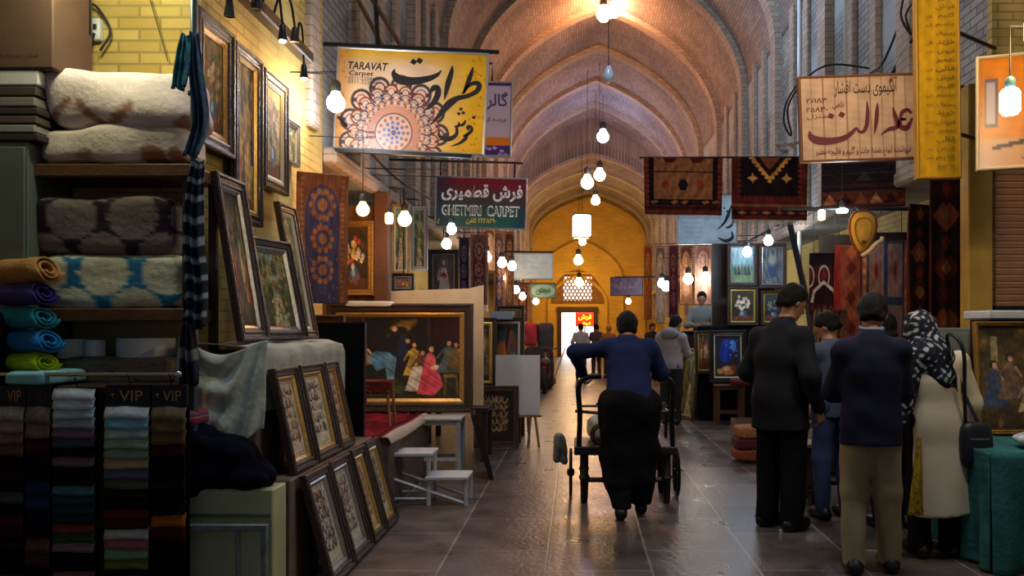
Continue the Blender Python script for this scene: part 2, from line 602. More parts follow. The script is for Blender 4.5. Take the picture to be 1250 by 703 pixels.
# ------------------------------------------------------------------ painting helpers: colour rasters laid on real canvases, rugs, boards
class Img:
    def __init__(s, W, H, c=(0, 0, 0)):
        s.W, s.H = W, H
        s.a = np.ones((H, W, 3)) * np.array(c, dtype=float)
        s.x, s.y = np.meshgrid((np.arange(W) + .5) / W, (np.arange(H) + .5) / H)

    def mix(s, m, c):
        m = np.clip(m, 0, 1)[..., None]
        s.a = s.a * (1 - m) + np.array(c, dtype=float) * m
        return s

    def ell(s, cx, cy, rx, ry, c, rot=0, soft=.15, al=1.0):
        ca, sa = math.cos(rot), math.sin(rot)
        dx, dy = s.x - cx, (s.y - cy)
        u, v = (dx * ca + dy * sa) / rx, (-dx * sa + dy * ca) / ry
        d = np.sqrt(u * u + v * v)
        return s.mix(np.clip((1 - d) / soft, 0, 1) * al, c)

    def rect(s, x0, y0, x1, y1, c, al=1.0):
        return s.mix(((s.x >= x0) & (s.x <= x1) & (s.y >= y0) & (s.y <= y1)) * al, c)

    def poly(s, pts, c, al=1.0):
        inside = np.zeros(s.x.shape, bool)
        for (x0, y0), (x1, y1) in zip(pts, pts[1:] + pts[:1]):
            cond = ((y0 > s.y) != (y1 > s.y))
            xi = (x1 - x0) * (s.y - y0) / ((y1 - y0) or 1e-9) + x0
            inside ^= cond & (s.x < xi)
        return s.mix(inside * al, c)

    def line(s, pts, wd, c, al=1.0, asp=1.0):
        for (x0, y0), (x1, y1) in zip(pts, pts[1:]):
            dx, dy = (x1 - x0), (y1 - y0) * asp
            L = dx * dx + dy * dy + 1e-12
            t = np.clip(((s.x - x0) * dx + (s.y - y0) * asp * dy) / L, 0, 1)
            d = np.hypot(s.x - x0 - t * dx, (s.y - y0) * asp - t * dy)
            s.mix(np.clip((wd - d) / (wd * .4), 0, 1) * al, c)
        return s

    def mott(s, amt=.15, n=9, sd=1):
        g = np.random.default_rng(sd)
        f = np.zeros(s.x.shape)
        for i in range(n):
            k = g.normal(0, 14 + 6 * i, 2)
            f += np.sin(k[0] * s.x + k[1] * s.y + g.uniform(0, 6.3)) / n ** .5
        s.a = np.clip(s.a * (1 + amt * f[..., None]), 0, 255)
        return s

    def vgrad(s, stops):
        ys = [a for a, _ in stops]
        for ch in range(3):
            s.a[..., ch] = np.interp(s.y, ys, [c[ch] for _, c in stops])
        return s

    def blobs(s, n, box, rad, cols, sd=0, asp=1.0, al=.9):
        g = random.Random(sd)
        for _ in range(n):
            r_ = g.uniform(*rad)
            s.ell(g.uniform(box[0], box[2]), g.uniform(box[1], box[3]), r_ * g.uniform(.6, 1.3), r_ * asp * g.uniform(.6, 1.3), g.choice(cols), g.uniform(0, 3), .5, al)
        return s

    def fig(s, x, y, h, dress, skin=(196, 150, 118), hair=(40, 26, 18), wd=.5, asp=1.0):
        """a small standing figure of a woven picture: skirt, torso, head; y is the foot line"""
        wx = h * wd * .5 * asp
        s.poly([(x - wx, y), (x - wx * .35, y - h * .55), (x + wx * .35, y - h * .55), (x + wx, y)], dress)
        s.ell(x, y - h * .62, wx * .45, h * .2, dress)
        s.line([(x - wx * .4, y - h * .7), (x - wx * .9, y - h * .45)], .012, dress)
        s.line([(x + wx * .4, y - h * .7), (x + wx * .8, y - h * .5)], .012, skin)
        s.ell(x, y - h * .9, wx * .32, h * .1, hair)
        s.ell(x + wx * .06, y - h * .88, wx * .2, h * .075, skin)
        return s


def art_court(W=150, H=100):
    m = Img(W, H, (16, 16, 20)).vgrad([(0, (14, 14, 18)), (.55, (26, 26, 26)), (.8, (34, 36, 24)), (1, (46, 38, 24))])
    m.rect(.0, 0, .15, .5, (46, 14, 12)).rect(.78, 0, 1, .32, (44, 12, 16)).rect(.17, 0, .2, .6, (56, 42, 26)).rect(.72, 0, .75, .55, (48, 36, 28))
    m.blobs(12, (.35, .05, .65, .28), (.02, .05), [(70, 52, 18), (40, 34, 18), (96, 74, 26)], 3, 1.4)
    m.ell(.5, .14, .1, .05, (104, 78, 24)).ell(.5, .17, .06, .05, (20, 18, 18))
    m.rect(.0, .78, 1, 1, (40, 44, 26), .7).ell(.4, .88, .2, .06, (52, 66, 32))
    m.poly([(.22, .48), (.3, .42), (.46, .45), (.42, .6), (.3, .66)], (66, 110, 138)).poly([(.36, .45), (.47, .48), (.44, .86), (.4, .86)], (84, 122, 146))
    m.ell(.46, .32, .07, .18, (22, 26, 40)).ell(.52, .4, .05, .2, (28, 40, 70)).ell(.45, .15, .022, .035, (180, 140, 110)).ell(.56, .3, .02, .03, (188, 146, 112))
    m.fig(.09, .62, .34, (176, 74, 30)).fig(.16, .6, .3, (60, 58, 62)).fig(.2, .58, .26, (120, 104, 84))
    m.fig(.61, .72, .42, (176, 150, 66), wd=.42).fig(.68, .78, .38, (104, 60, 58))
    m.poly([(.54, .9), (.6, .62), (.68, .6), (.7, .92)], (196, 188, 168)).poly([(.64, .94), (.7, .55), (.8, .58), (.86, .84), (.78, .96)], (182, 66, 78))
    m.ell(.75, .55, .05, .12, (190, 80, 92)).ell(.76, .4, .022, .04, (208, 164, 132)).ell(.8, .62, .05, .03, (206, 160, 130))
    m.fig(.9, .68, .4, (70, 84, 88)).fig(.96, .66, .36, (90, 74, 40)).rect(.86, .7, .98, .74, (112, 80, 40)).line([(.88, .74), (.87, .95)], .01, (100, 70, 36)).line([(.97, .74), (.98, .95)], .01, (100, 70, 36))
    m.ell(.12, .82, .1, .09, (90, 36, 24)).ell(.08, .74, .06, .06, (130, 90, 40))
    return m.mott(.18, 12, 4).a


def art_land(W=60, H=90, sd=0, warm=0):
    g = random.Random(sd)
    m = Img(W, H).vgrad([(0, (150, 140, 90) if warm else (126, 150, 130)), (.35, (170, 160, 116)), (.5, (92, 98, 48)), (1, (70, 62, 36))])
    m.blobs(26, (0, .12, .45, .6), (.05, .13), [(62, 84, 34), (44, 62, 28), (110, 116, 48), (140, 98, 40)], sd, .8)
    m.blobs(20, (.55, .05, 1, .6), (.05, .13), [(120, 84, 36), (88, 78, 38), (150, 116, 52), (60, 70, 34)], sd + 1, .8)
    m.poly([(.42, .5), (.58, .5), (.8, 1), (.25, 1)], (176, 160, 112)).blobs(12, (.35, .5, .7, 1), (.02, .07), [(206, 196, 150), (120, 108, 70), (92, 112, 90)], sd + 2, .6)
    m.blobs(16, (0, .65, 1, 1), (.03, .08), [(70, 86, 36), (128, 88, 44), (150, 60, 40), (190, 168, 120)], sd + 3, .6)
    return m.mott(.2, 12, sd + 5).a


def art_flower(W=60, H=80, bg=(56, 40, 20), sd=1, pal=None):
    pal = pal or [(226, 214, 190), (214, 190, 150), (206, 150, 120), (190, 60, 44), (230, 200, 96)]
    m = Img(W, H, bg).vgrad([(0, [c * 1.2 for c in bg]), (1, [c * .7 for c in bg])])
    m.blobs(22, (.15, .12, .85, .62), (.05, .1), [(56, 66, 28), (74, 84, 38), (40, 46, 22)], sd, .8)
    m.rect(0, .82, 1, 1, (92, 54, 24)).ell(.5, .76, .2, .13, (70, 90, 110)).ell(.46, .73, .07, .07, (150, 170, 186))
    for i in range(26):
        g = random.Random(sd * 100 + i)
        a, d = g.uniform(0, 6.3), g.uniform(0, 1) ** .6
        cx, cy = .5 + .34 * d * math.cos(a), .4 + .27 * d * math.sin(a)
        c = g.choice(pal)
        for q in range(5):
            m.ell(cx + .04 * math.cos(q * 1.26), cy + .032 * math.sin(q * 1.26), .034, .028, c, soft=.4)
        m.ell(cx, cy, .018, .014, (170, 130, 40))
    m.blobs(8, (.1, .78, .9, .92), (.025, .05), [(200, 70, 40), (214, 150, 60), (180, 40, 40)], sd + 9, .8)
    return m.mott(.12, 10, sd).a


def art_script(W=60, H=90, bg=(206, 190, 158), ink=(66, 44, 34), sd=1, acc=(120, 52, 40), rows=6):
    m = Img(W, H, bg)
    m.rect(.04, .03, .96, .97, [c * .86 for c in bg]).rect(.09, .06, .91, .94, bg)
    g = random.Random(sd)
    for r_ in range(rows):
        y = .14 + r_ * .74 / rows
        x = .86
        while x > .16:
            L = g.uniform(.08, .24)
            q = [(x, y + g.uniform(-.03, .01)), (x - L * .3, y + g.uniform(.02, .07)), (x - L * .7, y + g.uniform(.03, .08)), (x - L, y + g.uniform(-.05, .03))]
            m.line([tuple(p) for p in spline(q, 5)], g.uniform(.014, .03), g.choice([ink, ink, acc]), asp=H / W)
            if g.random() < .6:
                m.line([(x - L * .4, y - .05), (x - L * .35, y + .05)], .02, ink, asp=H / W)
            if g.random() < .5:
                m.ell(x - L * .5, y - .045, .025, .018, acc)
            x -= L * .8
    return m.mott(.08, 8, sd).a


def art_people(W=60, H=90, sd=3, bg=(96, 84, 46)):
    g = random.Random(sd)
    m = Img(W, H).vgrad([(0, [c * .55 for c in bg]), (.3, bg), (.65, [c * 1.25 for c in bg]), (1, [c * .6 for c in bg])])
    m.blobs(22, (0, 0, 1, .4), (.06, .14), [(46, 48, 24), (70, 62, 30), (124, 98, 46), (30, 30, 20)], sd, .8)
    m.rect(.1, .1, .15, .7, (150, 130, 90)).rect(.82, .08, .88, .7, (140, 118, 80))
    for i in range(7):
        m.fig(.12 + i * .13, g.uniform(.62, .95), g.uniform(.3, .5), g.choice([(190, 170, 130), (150, 60, 44), (60, 70, 96), (196, 150, 60), (116, 90, 70)]), wd=.5)
    m.blobs(10, (0, .8, 1, 1), (.03, .06), [(120, 90, 50), (150, 60, 40), (66, 62, 30)], sd + 4, .7)
    return m.mott(.2, 12, sd).a


def art_horse(W=60, H=70):
    m = Img(W, H, (40, 40, 32)).vgrad([(0, (26, 28, 30)), (.5, (70, 84, 92)), (.6, (96, 116, 60)), (1, (70, 104, 44))])
    m.ell(.78, .7, .2, .2, (210, 220, 214), soft=.5)
    m.poly([(.0, .95), (.05, .45), (.4, .3), (.62, .42), (.58, 1), (.0, 1)], (150, 84, 36)).ell(.25, .5, .25, .2, (168, 96, 40))
    m.poly([(.4, .38), (.62, .1), (.78, .14), (.92, .42), (.82, .5), (.66, .34), (.56, .6)], (120, 66, 30)).poly([(.4, .34), (.5, .08), (.66, .06), (.55, .3), (.45, .55)], (26, 18, 16))
    m.poly([(.2, .7), (.36, .7), (.33, 1), (.22, 1)], (60, 34, 20))
    return m.mott(.1).a


def art_blue(W=60, H=80):
    m = Img(W, H, (52, 46, 20)).vgrad([(0, (30, 34, 60)), (.6, (30, 30, 40)), (1, (80, 40, 20))])
    m.ell(.5, .3, .3, .24, (34, 70, 190)).ell(.42, .42, .26, .26, (24, 52, 160)).ell(.7, .25, .14, .16, (90, 140, 230)).ell(.62, .5, .1, .2, (16, 30, 90))
    m.blobs(14, (.2, .1, .85, .6), (.03, .08), [(60, 110, 220), (20, 40, 130), (120, 160, 240)], 4, .8)
    m.ell(.5, .84, .3, .12, (190, 110, 50)).ell(.45, .8, .14, .07, (222, 170, 120)).ell(.72, .78, .1, .09, (150, 60, 30)).ell(.2, .86, .12, .07, (190, 160, 60))
    return m.mott(.14).a


def art_lady(W=44, H=80):
    m = Img(W, H, (88, 80, 80)).mott(.1)
    m.ell(.5, .45, .34, .44, (112, 96, 96)).ell(.5, .2, .13, .1, (60, 44, 40)).ell(.52, .2, .09, .08, (206, 176, 160)).poly([(.25, 1), (.35, .5), (.4, .32), (.64, .32), (.7, .5), (.85, 1)], (196, 176, 168))
    m.ell(.5, .52, .16, .08, (150, 40, 48)).line([(.3, .38), (.24, .62), (.5, .56)], .05, (204, 176, 158), asp=1.8)
    return m.mott(.08).a


# ---- rugs
def rug_medallion(W=70, H=150, f=(84, 76, 104), b=(150, 92, 66), acc=(186, 120, 80)):
    m = Img(W, H, b)
    m.rect(.05, .02, .95, .98, [c * .8 for c in acc]).rect(.08, .035, .92, .965, b)
    for i in range(22):
        m.ell(.11, .05 + i * .043, .03, .012, acc).ell(.89, .05 + i * .043, .03, .012, acc)
    m.poly([(.17, 1), (.17, .3), (.2, .2), (.3, .12), (.5, .08), (.7, .12), (.8, .2), (.83, .3), (.83, 1)], f)
    for cy, rr, c in ((.24, .26, (170, 104, 74)), (.5, .22, (178, 84, 56)), (.74, .22, (160, 100, 78))):
        m.ell(.5, cy, rr, rr * .5, c, soft=.3).ell(.5, cy, rr * .66, rr * .33, f).ell(.5, cy, rr * .4, rr * .2, acc)
        for q in range(10):
            a = q * .628
            m.ell(.5 + rr * .85 * math.cos(a), cy + rr * .42 * math.sin(a), .045, .022, acc)
    m.blobs(60, (.2, .15, .8, .98), (.012, .03), [acc, (196, 150, 110), (110, 60, 50), (90, 90, 130)], 5, .5)
    return m.mott(.1, 12, 3).a


def rug_kilim(v, W=110, H=90):
    a = _kilim(v, W, H)
    g = a.mean(-1, keepdims=True)
    return np.clip((g + (a - g) * .8) * (1.3 if v < 3 else .85), 0, 255)


def _kilim(v, W, H):
    if v == 0:
        m = Img(W, H, (92, 34, 22))
        m.rect(.06, 0, .94, .82, (26, 20, 30)).rect(.13, 0, .87, .72, (142, 86, 46))
        for i in range(9):
            for sx in (.04, .96):
                m.poly([(sx - .035, .05 + i * .09), (sx, .01 + i * .09), (sx + .035, .05 + i * .09), (sx, .09 + i * .09)], (128, 44, 26))
        m.rect(.13, .23, .87, .26, (50, 34, 38)).rect(.13, -.1, .87, .015, (50, 20, 22))
        for x, c, r_ in ((.28, (138, 50, 32), .05), (.5, (28, 24, 36), .065), (.72, (138, 50, 32), .05)):
            m.poly([(x - r_, .47), (x - r_ * .5, .47 - r_ * 1.5), (x + r_ * .5, .47 - r_ * 1.5), (x + r_, .47), (x + r_ * .5, .47 + r_ * 1.5), (x - r_ * .5, .47 + r_ * 1.5)], c)
        for x in (.33, .67):
            m.poly([(x - .1, 0), (x + .1, 0), (x + .05, .09), (x - .05, .09)], (88, 26, 28))
        for i in range(7):
            m.poly([(.08 + i * .13, .77), (.15 + i * .13, .735), (.19 + i * .13, .77), (.12 + i * .13, .81)], [(150, 90, 40), (60, 26, 24), (168, 110, 50)][i % 3])
        m.rect(0, .84, 1, .9, (60, 24, 26)).rect(0, .93, 1, .96, (110, 48, 30))
    elif v == 1:
        m = Img(W, H, (86, 28, 22))
        m.rect(.1, 0, .9, .62, (30, 20, 22))
        for i in range(12):
            x = .1 + i * .073
            m.poly([(x - .04, .7), (x, .6), (x + .04, .7)], (96, 34, 26))
        for i in range(8):
            for sx in (.1, .9):
                m.poly([(sx - .04, .03 + i * .085), (sx, -.01 + i * .085), (sx + .04, .03 + i * .085), (sx, .07 + i * .085)], (104, 36, 28))
        m.poly([(.24, 0), (.5, .38), (.76, 0)], (188, 120, 42)).poly([(.29, 0), (.5, .31), (.71, 0)], (38, 20, 22)).poly([(.36, 0), (.5, .2), (.64, 0)], (120, 60, 36))
        for t in np.linspace(0, 1, 7):
            for sg in (-1, 1):
                m.ell(.5 + sg * .25 * t, .38 - .37 * t, .028, .028, (200, 132, 48))
        for x in (.28, .72):
            m.poly([(x - .07, .33), (x, .28), (x + .07, .33), (x, .38)], (204, 140, 56)).poly([(x - .025, .33), (x, .24), (x + .025, .33), (x, .42)], (204, 140, 56))
        m.rect(0, .74, 1, .79, (120, 66, 40)).rect(0, .84, 1, .93, (40, 22, 26))
        for i in range(6):
            m.poly([(.08 + i * .16, .885), (.14 + i * .16, .855), (.2 + i * .16, .885), (.14 + i * .16, .915)], [(150, 90, 40), (130, 50, 34)][i % 2])
    elif v == 2:
        m = Img(W, H, (30, 24, 28))
        m.rect(0, .48, 1, .56, (60, 26, 24)).rect(0, .02, 1, .06, (58, 30, 26)).rect(0, .62, 1, .96, (84, 36, 22))
        for i in range(6):
            m.poly([(.02 + i * .18, .9), (.1 + i * .18, .66), (.18 + i * .18, .9)], [(150, 84, 44), (52, 22, 22), (120, 56, 30)][i % 3])
        m.poly([(.4, .42), (.5, .22), (.6, .42)], (54, 46, 40)).rect(0, .24, 1, .27, (46, 40, 46))
    elif v == 3:   # dark red with cream lattice
        m = Img(W, H, (66, 20, 24))
        m.rect(0, 0, 1, .2, (26, 16, 24))
        for cx in (.0, .5, 1.0):
            m.ell(cx, .38, .2, .2, (206, 190, 166)).ell(cx, .38, .16, .16, (70, 16, 24))
            m.poly([(cx - .1, .38), (cx, .24), (cx + .1, .38), (cx, .52)], (120, 30, 36))
        m.poly([(.15, .6), (.5, .44), (.85, .6), (.95, .8), (.05, .8)], (206, 190, 166)).poly([(.2, .64), (.5, .5), (.8, .64), (.85, .8), (.15, .8)], (48, 18, 22))
        m.rect(0, .8, 1, 1, (58, 18, 24))
        for i in range(5):
            m.poly([(.05 + i * .2, .9), (.13 + i * .2, .82), (.21 + i * .2, .9), (.13 + i * .2, .98)], (110, 40, 36))
    elif v == 4:   # red orange rug
        m = Img(W, H, (156, 66, 40))
        m.rect(0, 0, .22, 1, (176, 44, 28))
        for i in range(7):
            m.poly([(.35, .07 + i * .14), (.55, .0 + i * .14), (.75, .07 + i * .14), (.55, .14 + i * .14)], [(196, 90, 40), (120, 40, 26)][i % 2])
        m.rect(.86, 0, .9, 1, (60, 30, 30))
    elif v == 5:   # squares, blue lines on pink grey
        m = Img(W, H, (150, 84, 60))
        m.rect(.1, .05, .9, .95, (60, 52, 62)).rect(.14, .08, .86, .92, (136, 96, 88))
        for i in range(14):
            m.rect(.02, .03 + i * .07, .08, .06 + i * .07, (196, 130, 60)).rect(.92, .03 + i * .07, .98, .06 + i * .07, (176, 110, 56))
        m.rect(.47, .08, .53, .92, (40, 54, 84)).rect(.14, .42, .86, .48, (40, 54, 84)).rect(.14, .76, .86, .81, (40, 54, 84))
        for cx, cy in ((.3, .25), (.7, .25), (.3, .62), (.7, .62)):
            m.ell(cx, cy, .06, .07, (150, 50, 40)).ell(cx, cy, .03, .035, (60, 34, 40))
        m.rect(0, 0, 1, .05, (40, 26, 30))
    elif v == 6:   # dark red brown
        m = Img(W, H, (44, 20, 18))
        for i in range(8):
            m.poly([(.1, .06 + i * .125), (.5, -.02 + i * .125), (.9, .06 + i * .125), (.5, .14 + i * .125)], [(92, 30, 22), (34, 26, 36), (140, 64, 30), (60, 20, 22)][i % 4])
            m.poly([(.35, .06 + i * .125), (.5, .02 + i * .125), (.65, .06 + i * .125), (.5, .1 + i * .125)], [(150, 90, 40), (110, 30, 24)][i % 2])
        m.rect(0, 0, .06, 1, (110, 40, 24)).rect(.94, 0, 1, 1, (90, 34, 24))
    else:          # striped cream, maroon
        m = Img(W, H, (170, 150, 110))
        for i in range(8):
            m.rect(i * .125, 0, i * .125 + .05, 1, [(80, 34, 32), (120, 96, 60)][i % 2])
        m.rect(.55, 0, 1, 1, (110, 40, 40), .6)
        m.rect(0, .8, 1, .84, (150, 60, 40))
    return m.mott(.12, 10, v).a


def damask(bg, ink, W=110, H=50, x0=.0, light=None):
    m = Img(W, H, bg)
    rx, ry = .172, .4
    for row, off in ((.36, .0), (1.02, .21), (-.3, .21)):
        for i in range(-1, 4):
            cx = -.1 + i * .42 + off + x0
            for q in range(16):
                a = q * math.pi / 8
                m.ell(cx + rx * .78 * math.cos(a), row + ry * .78 * math.sin(a), rx * .26, ry * .24, light, soft=.1)
            m.ell(cx, row, rx * .86, ry * .86, light, soft=.05)
            m.blobs(9, (cx - .07, row - .2, cx + .07, row + .2), (.012, .03), [[c * .85 for c in light]], i + 5, 2, .6)
    return m.mott(.06, 8, 2).a


paint_m = mat('woven_picture', attr=True, rough=.75, bump=.25, bscale=160)
rug_m = mat('woven_rug', attr=True, rough=.95, bump=.5, bscale=120, spec=.1)
board_m = mat('painted_board', attr=True, rough=.45, spec=.3)
cloth_attr_m = mat('printed_cloth', attr=True, rough=.9, bump=.3, bscale=30, spec=.15)

# ------------------------------------------------------------------ picture frames
F_DARK = mat('dark_carved_frame', (58, 40, 30), .38, var=.35, vscale=30, bump=.6, bscale=90)
F_BROWN = mat('brown_carved_frame', (84, 56, 32), .4, var=.35, vscale=30, bump=.7, bscale=90)
F_GOLD = mat('old_gold_frame', (176, 132, 58), .35, metal=.55, var=.3, vscale=40, bump=.5, bscale=110)
F_SLIP = mat('gilded_slip', (196, 160, 88), .32, metal=.5, var=.2, vscale=40)
F_PALE = mat('pale_slip', (200, 192, 170), .5, var=.1)
F_BLACK = mat('black_frame', (24, 20, 20), .35, var=.2)
F_SILV = mat('silvered_slip', (150, 150, 152), .3, metal=.6, var=.2, vscale=40)
BACK = mat('frame_backing', (60, 46, 34), .8, var=.2)


def sweep_rect(mb, w, h, prof):
    vs, fs = [], []
    for d, y in prof:
        vs += [(-w / 2 + d, -y, d), (w / 2 - d, -y, d), (w / 2 - d, -y, h - d), (-w / 2 + d, -y, h - d)]
    k = len(prof)
    for i in range(k):
        j = (i + 1) % k
        for a in range(4):
            b = (a + 1) % 4
            fs.append((i * 4 + a, i * 4 + b, j * 4 + b, j * 4 + a))
    return mb.add(vs, fs)


def picture(name, label, w, h, art, loc, rotz=0, tilt=0, fw=.07, fm=F_DARK, sm=F_SLIP, group=None, roll=0, cat='framed picture', slip=.025, dep=.045):
    o = thing(name, label, cat, loc, rotz, group, tilt, roll)
    d = dep
    pr_ = [(0, 0), (0, d * .8), (fw * .12, d), (fw * .3, d), (fw * .38, d * .75), (fw * .62, d * .7), (fw * .75, d * .85), (fw * .88, d * .8), (fw, d * .5), (fw, 0)]
    sweep_rect(MB(), w, h, pr_).build('moulding', fm, o)
    mb = MB()
    iw, ih = w - 2 * fw + .004, h - 2 * fw + .004
    sweep_rect(mb, iw, ih, [(0, 0), (0, d * .55), (slip * .4, d * .6), (slip, d * .3), (slip, 0)])
    s_ = mb.build('slip', sm, o)
    s_.location = (0, 0, fw - .002)
    if art is not None:
        cw_, ch = iw - 2 * slip + .004, ih - 2 * slip + .004
        c = grid_mesh('canvas', art, lambda u, v: ((u - .5) * cw_, np.full_like(u, -.008), v * ch + fw + slip - .002), paint_m, o, back=(0, .006, 0), smooth=False)
    MB().box((0, .0, h / 2), (w - .02, .006, h - .02)).build('backing_board', BACK, o)
    return o


# ------------------------------------------------------------------ lettering
AF = {}
for base, forms in {
    'ا': '\ufe8d\ufe8e', 'آ': '\ufe81\ufe82', 'ب': '\ufe8f\ufe90\ufe91\ufe92', 'پ': '\ufb56\ufb57\ufb58\ufb59', 'ت': '\ufe95\ufe96\ufe97\ufe98',
    'ج': '\ufe9d\ufe9e\ufe9f\ufea0', 'چ': '\ufb7a\ufb7b\ufb7c\ufb7d', 'د': '\ufea9\ufeaa', 'ر': '\ufead\ufeae', 'ز': '\ufeaf\ufeb0', 'س': '\ufeb1\ufeb2\ufeb3\ufeb4',
    'ش': '\ufeb5\ufeb6\ufeb7\ufeb8', 'ص': '\ufeb9\ufeba\ufebb\ufebc', 'ط': '\ufec1\ufec2\ufec3\ufec4', 'ع': '\ufec9\ufeca\ufecb\ufecc', 'ف': '\ufed1\ufed2\ufed3\ufed4', 'ق': '\ufed5\ufed6\ufed7\ufed8',
    'ک': '\ufb8e\ufb8f\ufb90\ufb91', 'گ': '\ufb92\ufb93\ufb94\ufb95', 'ل': '\ufedd\ufede\ufedf\ufee0', 'م': '\ufee1\ufee2\ufee3\ufee4', 'ن': '\ufee5\ufee6\ufee7\ufee8',
    'و': '\ufeed\ufeee', 'ه': '\ufee9\ufeea\ufeeb\ufeec', 'ی': '\ufbfc\ufbfd\ufbfe\ufbff', 'ض': '\ufebd\ufebe\ufebf\ufec0', 'خ': '\ufea5\ufea6\ufea7\ufea8', 'ح': '\ufea1\ufea2\ufea3\ufea4'}.items():
    AF[base] = forms


def fa(s):
    out = []
    for wd in s.split(' '):
        q = []
        for i, ch in enumerate(wd):
            if ch not in AF:
                q.append(ch)
                continue
            f = AF[ch]
            pj = i > 0 and wd[i - 1] in AF and len(AF[wd[i - 1]]) == 4
            nj = i < len(wd) - 1 and wd[i + 1] in AF and len(f) == 4
            q.append(f[0] if not pj and not nj else f[1] if pj and not nj else f[2] if nj and not pj else f[3])
        if any(c in '۰۱۲۳۴۵۶۷۸۹' for c in wd):
            out.append(wd)
        else:
            out.append(''.join(q[::-1]))
    return ' '.join(out[::-1])


def text_mesh(s, wd, ht, bold=0.0, shear=0.0):
    """flat letters fitted to a wd x ht box centred on the origin, in the xz plane"""
    c = bpy.data.curves.new('t', 'FONT')
    c.body = s
    c.offset = bold
    c.shear = shear
    c.resolution_u = 2
    o = bpy.data.objects.new('t', c)
    COL.objects.link(o)
    me = bpy.data.meshes.new_from_object(o.evaluated_get(bpy.context.evaluated_depsgraph_get()))
    bpy.data.objects.remove(o)
    bpy.data.curves.remove(c)
    n = len(me.vertices)
    a = np.empty(n * 3, dtype=np.float32)
    me.vertices.foreach_get('co', a)
    a = a.reshape(-1, 3)
    lo, hi = a.min(0), a.max(0)
    b = np.zeros_like(a)
    b[:, 0] = ((a[:, 0] - lo[0]) / max(hi[0] - lo[0], 1e-6) - .5) * wd
    b[:, 2] = ((a[:, 1] - lo[1]) / max(hi[1] - lo[1], 1e-6) - .5) * ht
    me.vertices.foreach_set('co', b.ravel())
    me.update()
    return me


class Board:
    """a flat sign facing the viewer whose marks are given in photo pixels on its plane"""
    def __init__(s, o, cx, cy, Y, roll=0, off=0.0):
        s.o, s.cx, s.cy, s.k, s.roll, s.off = o, cx, cy, Y / F, roll, off
        s.z = 0
        s.p = next((c for c in o.children if c.name.startswith('face')), o)

    def loc(s, x, y):
        dx, dz = (x - s.cx) * s.k, -(y - s.cy) * s.k
        c, q = math.cos(s.roll), math.sin(s.roll)
        return dx * c - dz * q, dx * q + dz * c

    def text(s, txt, x0, y0, x1, y1, m, name='lettering', bold=0.0, rot=0, shear=0):
        wd, ht = abs(x1 - x0) * s.k, abs(y1 - y0) * s.k
        me = text_mesh(txt, wd, ht, bold, shear)
        lx, lz = s.loc((x0 + x1) / 2, (y0 + y1) / 2)
        s.z += .0004
        o = finish(me, name, m, s.p)
        o.location = (lx, s.off - .002 - s.z, lz)
        o.rotation_euler = (0, rot, 0)
        return o

    def strokes(s, strokes, conv, m, name='lettering', dots=()):
        mb = MB()
        s.z += .0004
        y = s.off - .002 - s.z
        for st in strokes:
            q = []
            for p in st:
                a, b = conv(p[0], p[1])
                lx, lz = s.loc(a, b)
                q.append((lx, lz, p[2] * conv.k * s.k / 2))
            q = spline(q, 6)
            d = np.gradient(q[:, :2], axis=0)
            d /= np.linalg.norm(d, axis=1)[:, None] + 1e-9
            # reed pen: wider where the stroke runs along the nib's normal
            nrm = np.stack([-d[:, 1], d[:, 0]], -1)
            wv = np.maximum(q[:, 2:3], .0008)
            A, B = q[:, :2] + nrm * wv, q[:, :2] - nrm * wv
            n = len(q)
            vs = [(a[0], y, a[1]) for a in A] + [(b[0], y, b[1]) for b in B]
            mb.add(vs, [(i, i + 1, n + i + 1, n + i) for i in range(n - 1)])
        for (dx, dy, r_) in dots:
            a, b = conv(dx, dy)
            lx, lz = s.loc(a, b)
            r2 = r_ * conv.k * s.k / 2
            mb.add([(lx + r2 * math.cos(t + .3), y, lz + r2 * .9 * math.sin(t + .3)) for t in (0, 1.57, 3.14, 4.71)], [(0, 1, 2, 3)])
        return mb.build(name, m, s.p)


def conv(x0, y0, sc):
    f = lambda x, y: (x0 + x / sc, y0 + y / sc)
    f.k = 1 / sc
    return f


def sign(name, label, px0, py0, px1, py1, Y, img, frame_m, roll=0, rotz=0, thick=.05, edge=.018, group=None, cat='sign', lit=None):
    """lightbox sign board: body, edge frame, printed face"""
    c = P((px0 + px1) / 2, (py0 + py1) / 2, Y)
    wd, ht = (px1 - px0) * Y / F, (py1 - py0) * Y / F
    o = thing(name, label, cat, c, rotz, group, 0, roll)
    MB().box((0, thick / 2 + .004, 0), (wd - .01, thick, ht - .01)).build('casing', mat('sign_casing', (50, 48, 50), .5), o)
    mb = MB()
    sweep_rect(mb, wd, ht, [(0, -thick - .004), (0, .008), (edge * .5, .012), (edge, .006), (edge, -.003)])
    e = mb.build('edge_frame', frame_m, o)
    e.location = (0, 0, -ht / 2)
    grid_mesh('face', img, lambda u, v: ((u - .5) * (wd - edge), np.zeros_like(u), (v - .5) * (ht - edge)), lit or board_m, o, smooth=False)
    return o, Board(o, (px0 + px1) / 2, (py0 + py1) / 2, Y, roll)


# ------------------------------------------------------------------ lamps
def glass_m(c, s_):
    return mat('lit_bulb_%d_%d_%d_%d' % (*c, s_ * 10), c, .3, emit=c, estr=s_)


SOCK = mat('bulb_socket', (40, 44, 46), .5)
CORD = mat('black_cord', (18, 18, 20), .6)
DSTEEL = mat('dark_steel', (40, 42, 46), .4, metal=.6)
WARM, COOL, WHITE = (255, 196, 110), (196, 224, 255), (255, 244, 226)


def arch_z(x):
    a = min(abs(x - XC) / HW, 1)
    xs_ = [q[0] for q in prof][::-1]
    zs_ = [q[1] for q in prof][::-1]
    return ZS + RISE * float(np.interp(a, xs_, zs_))


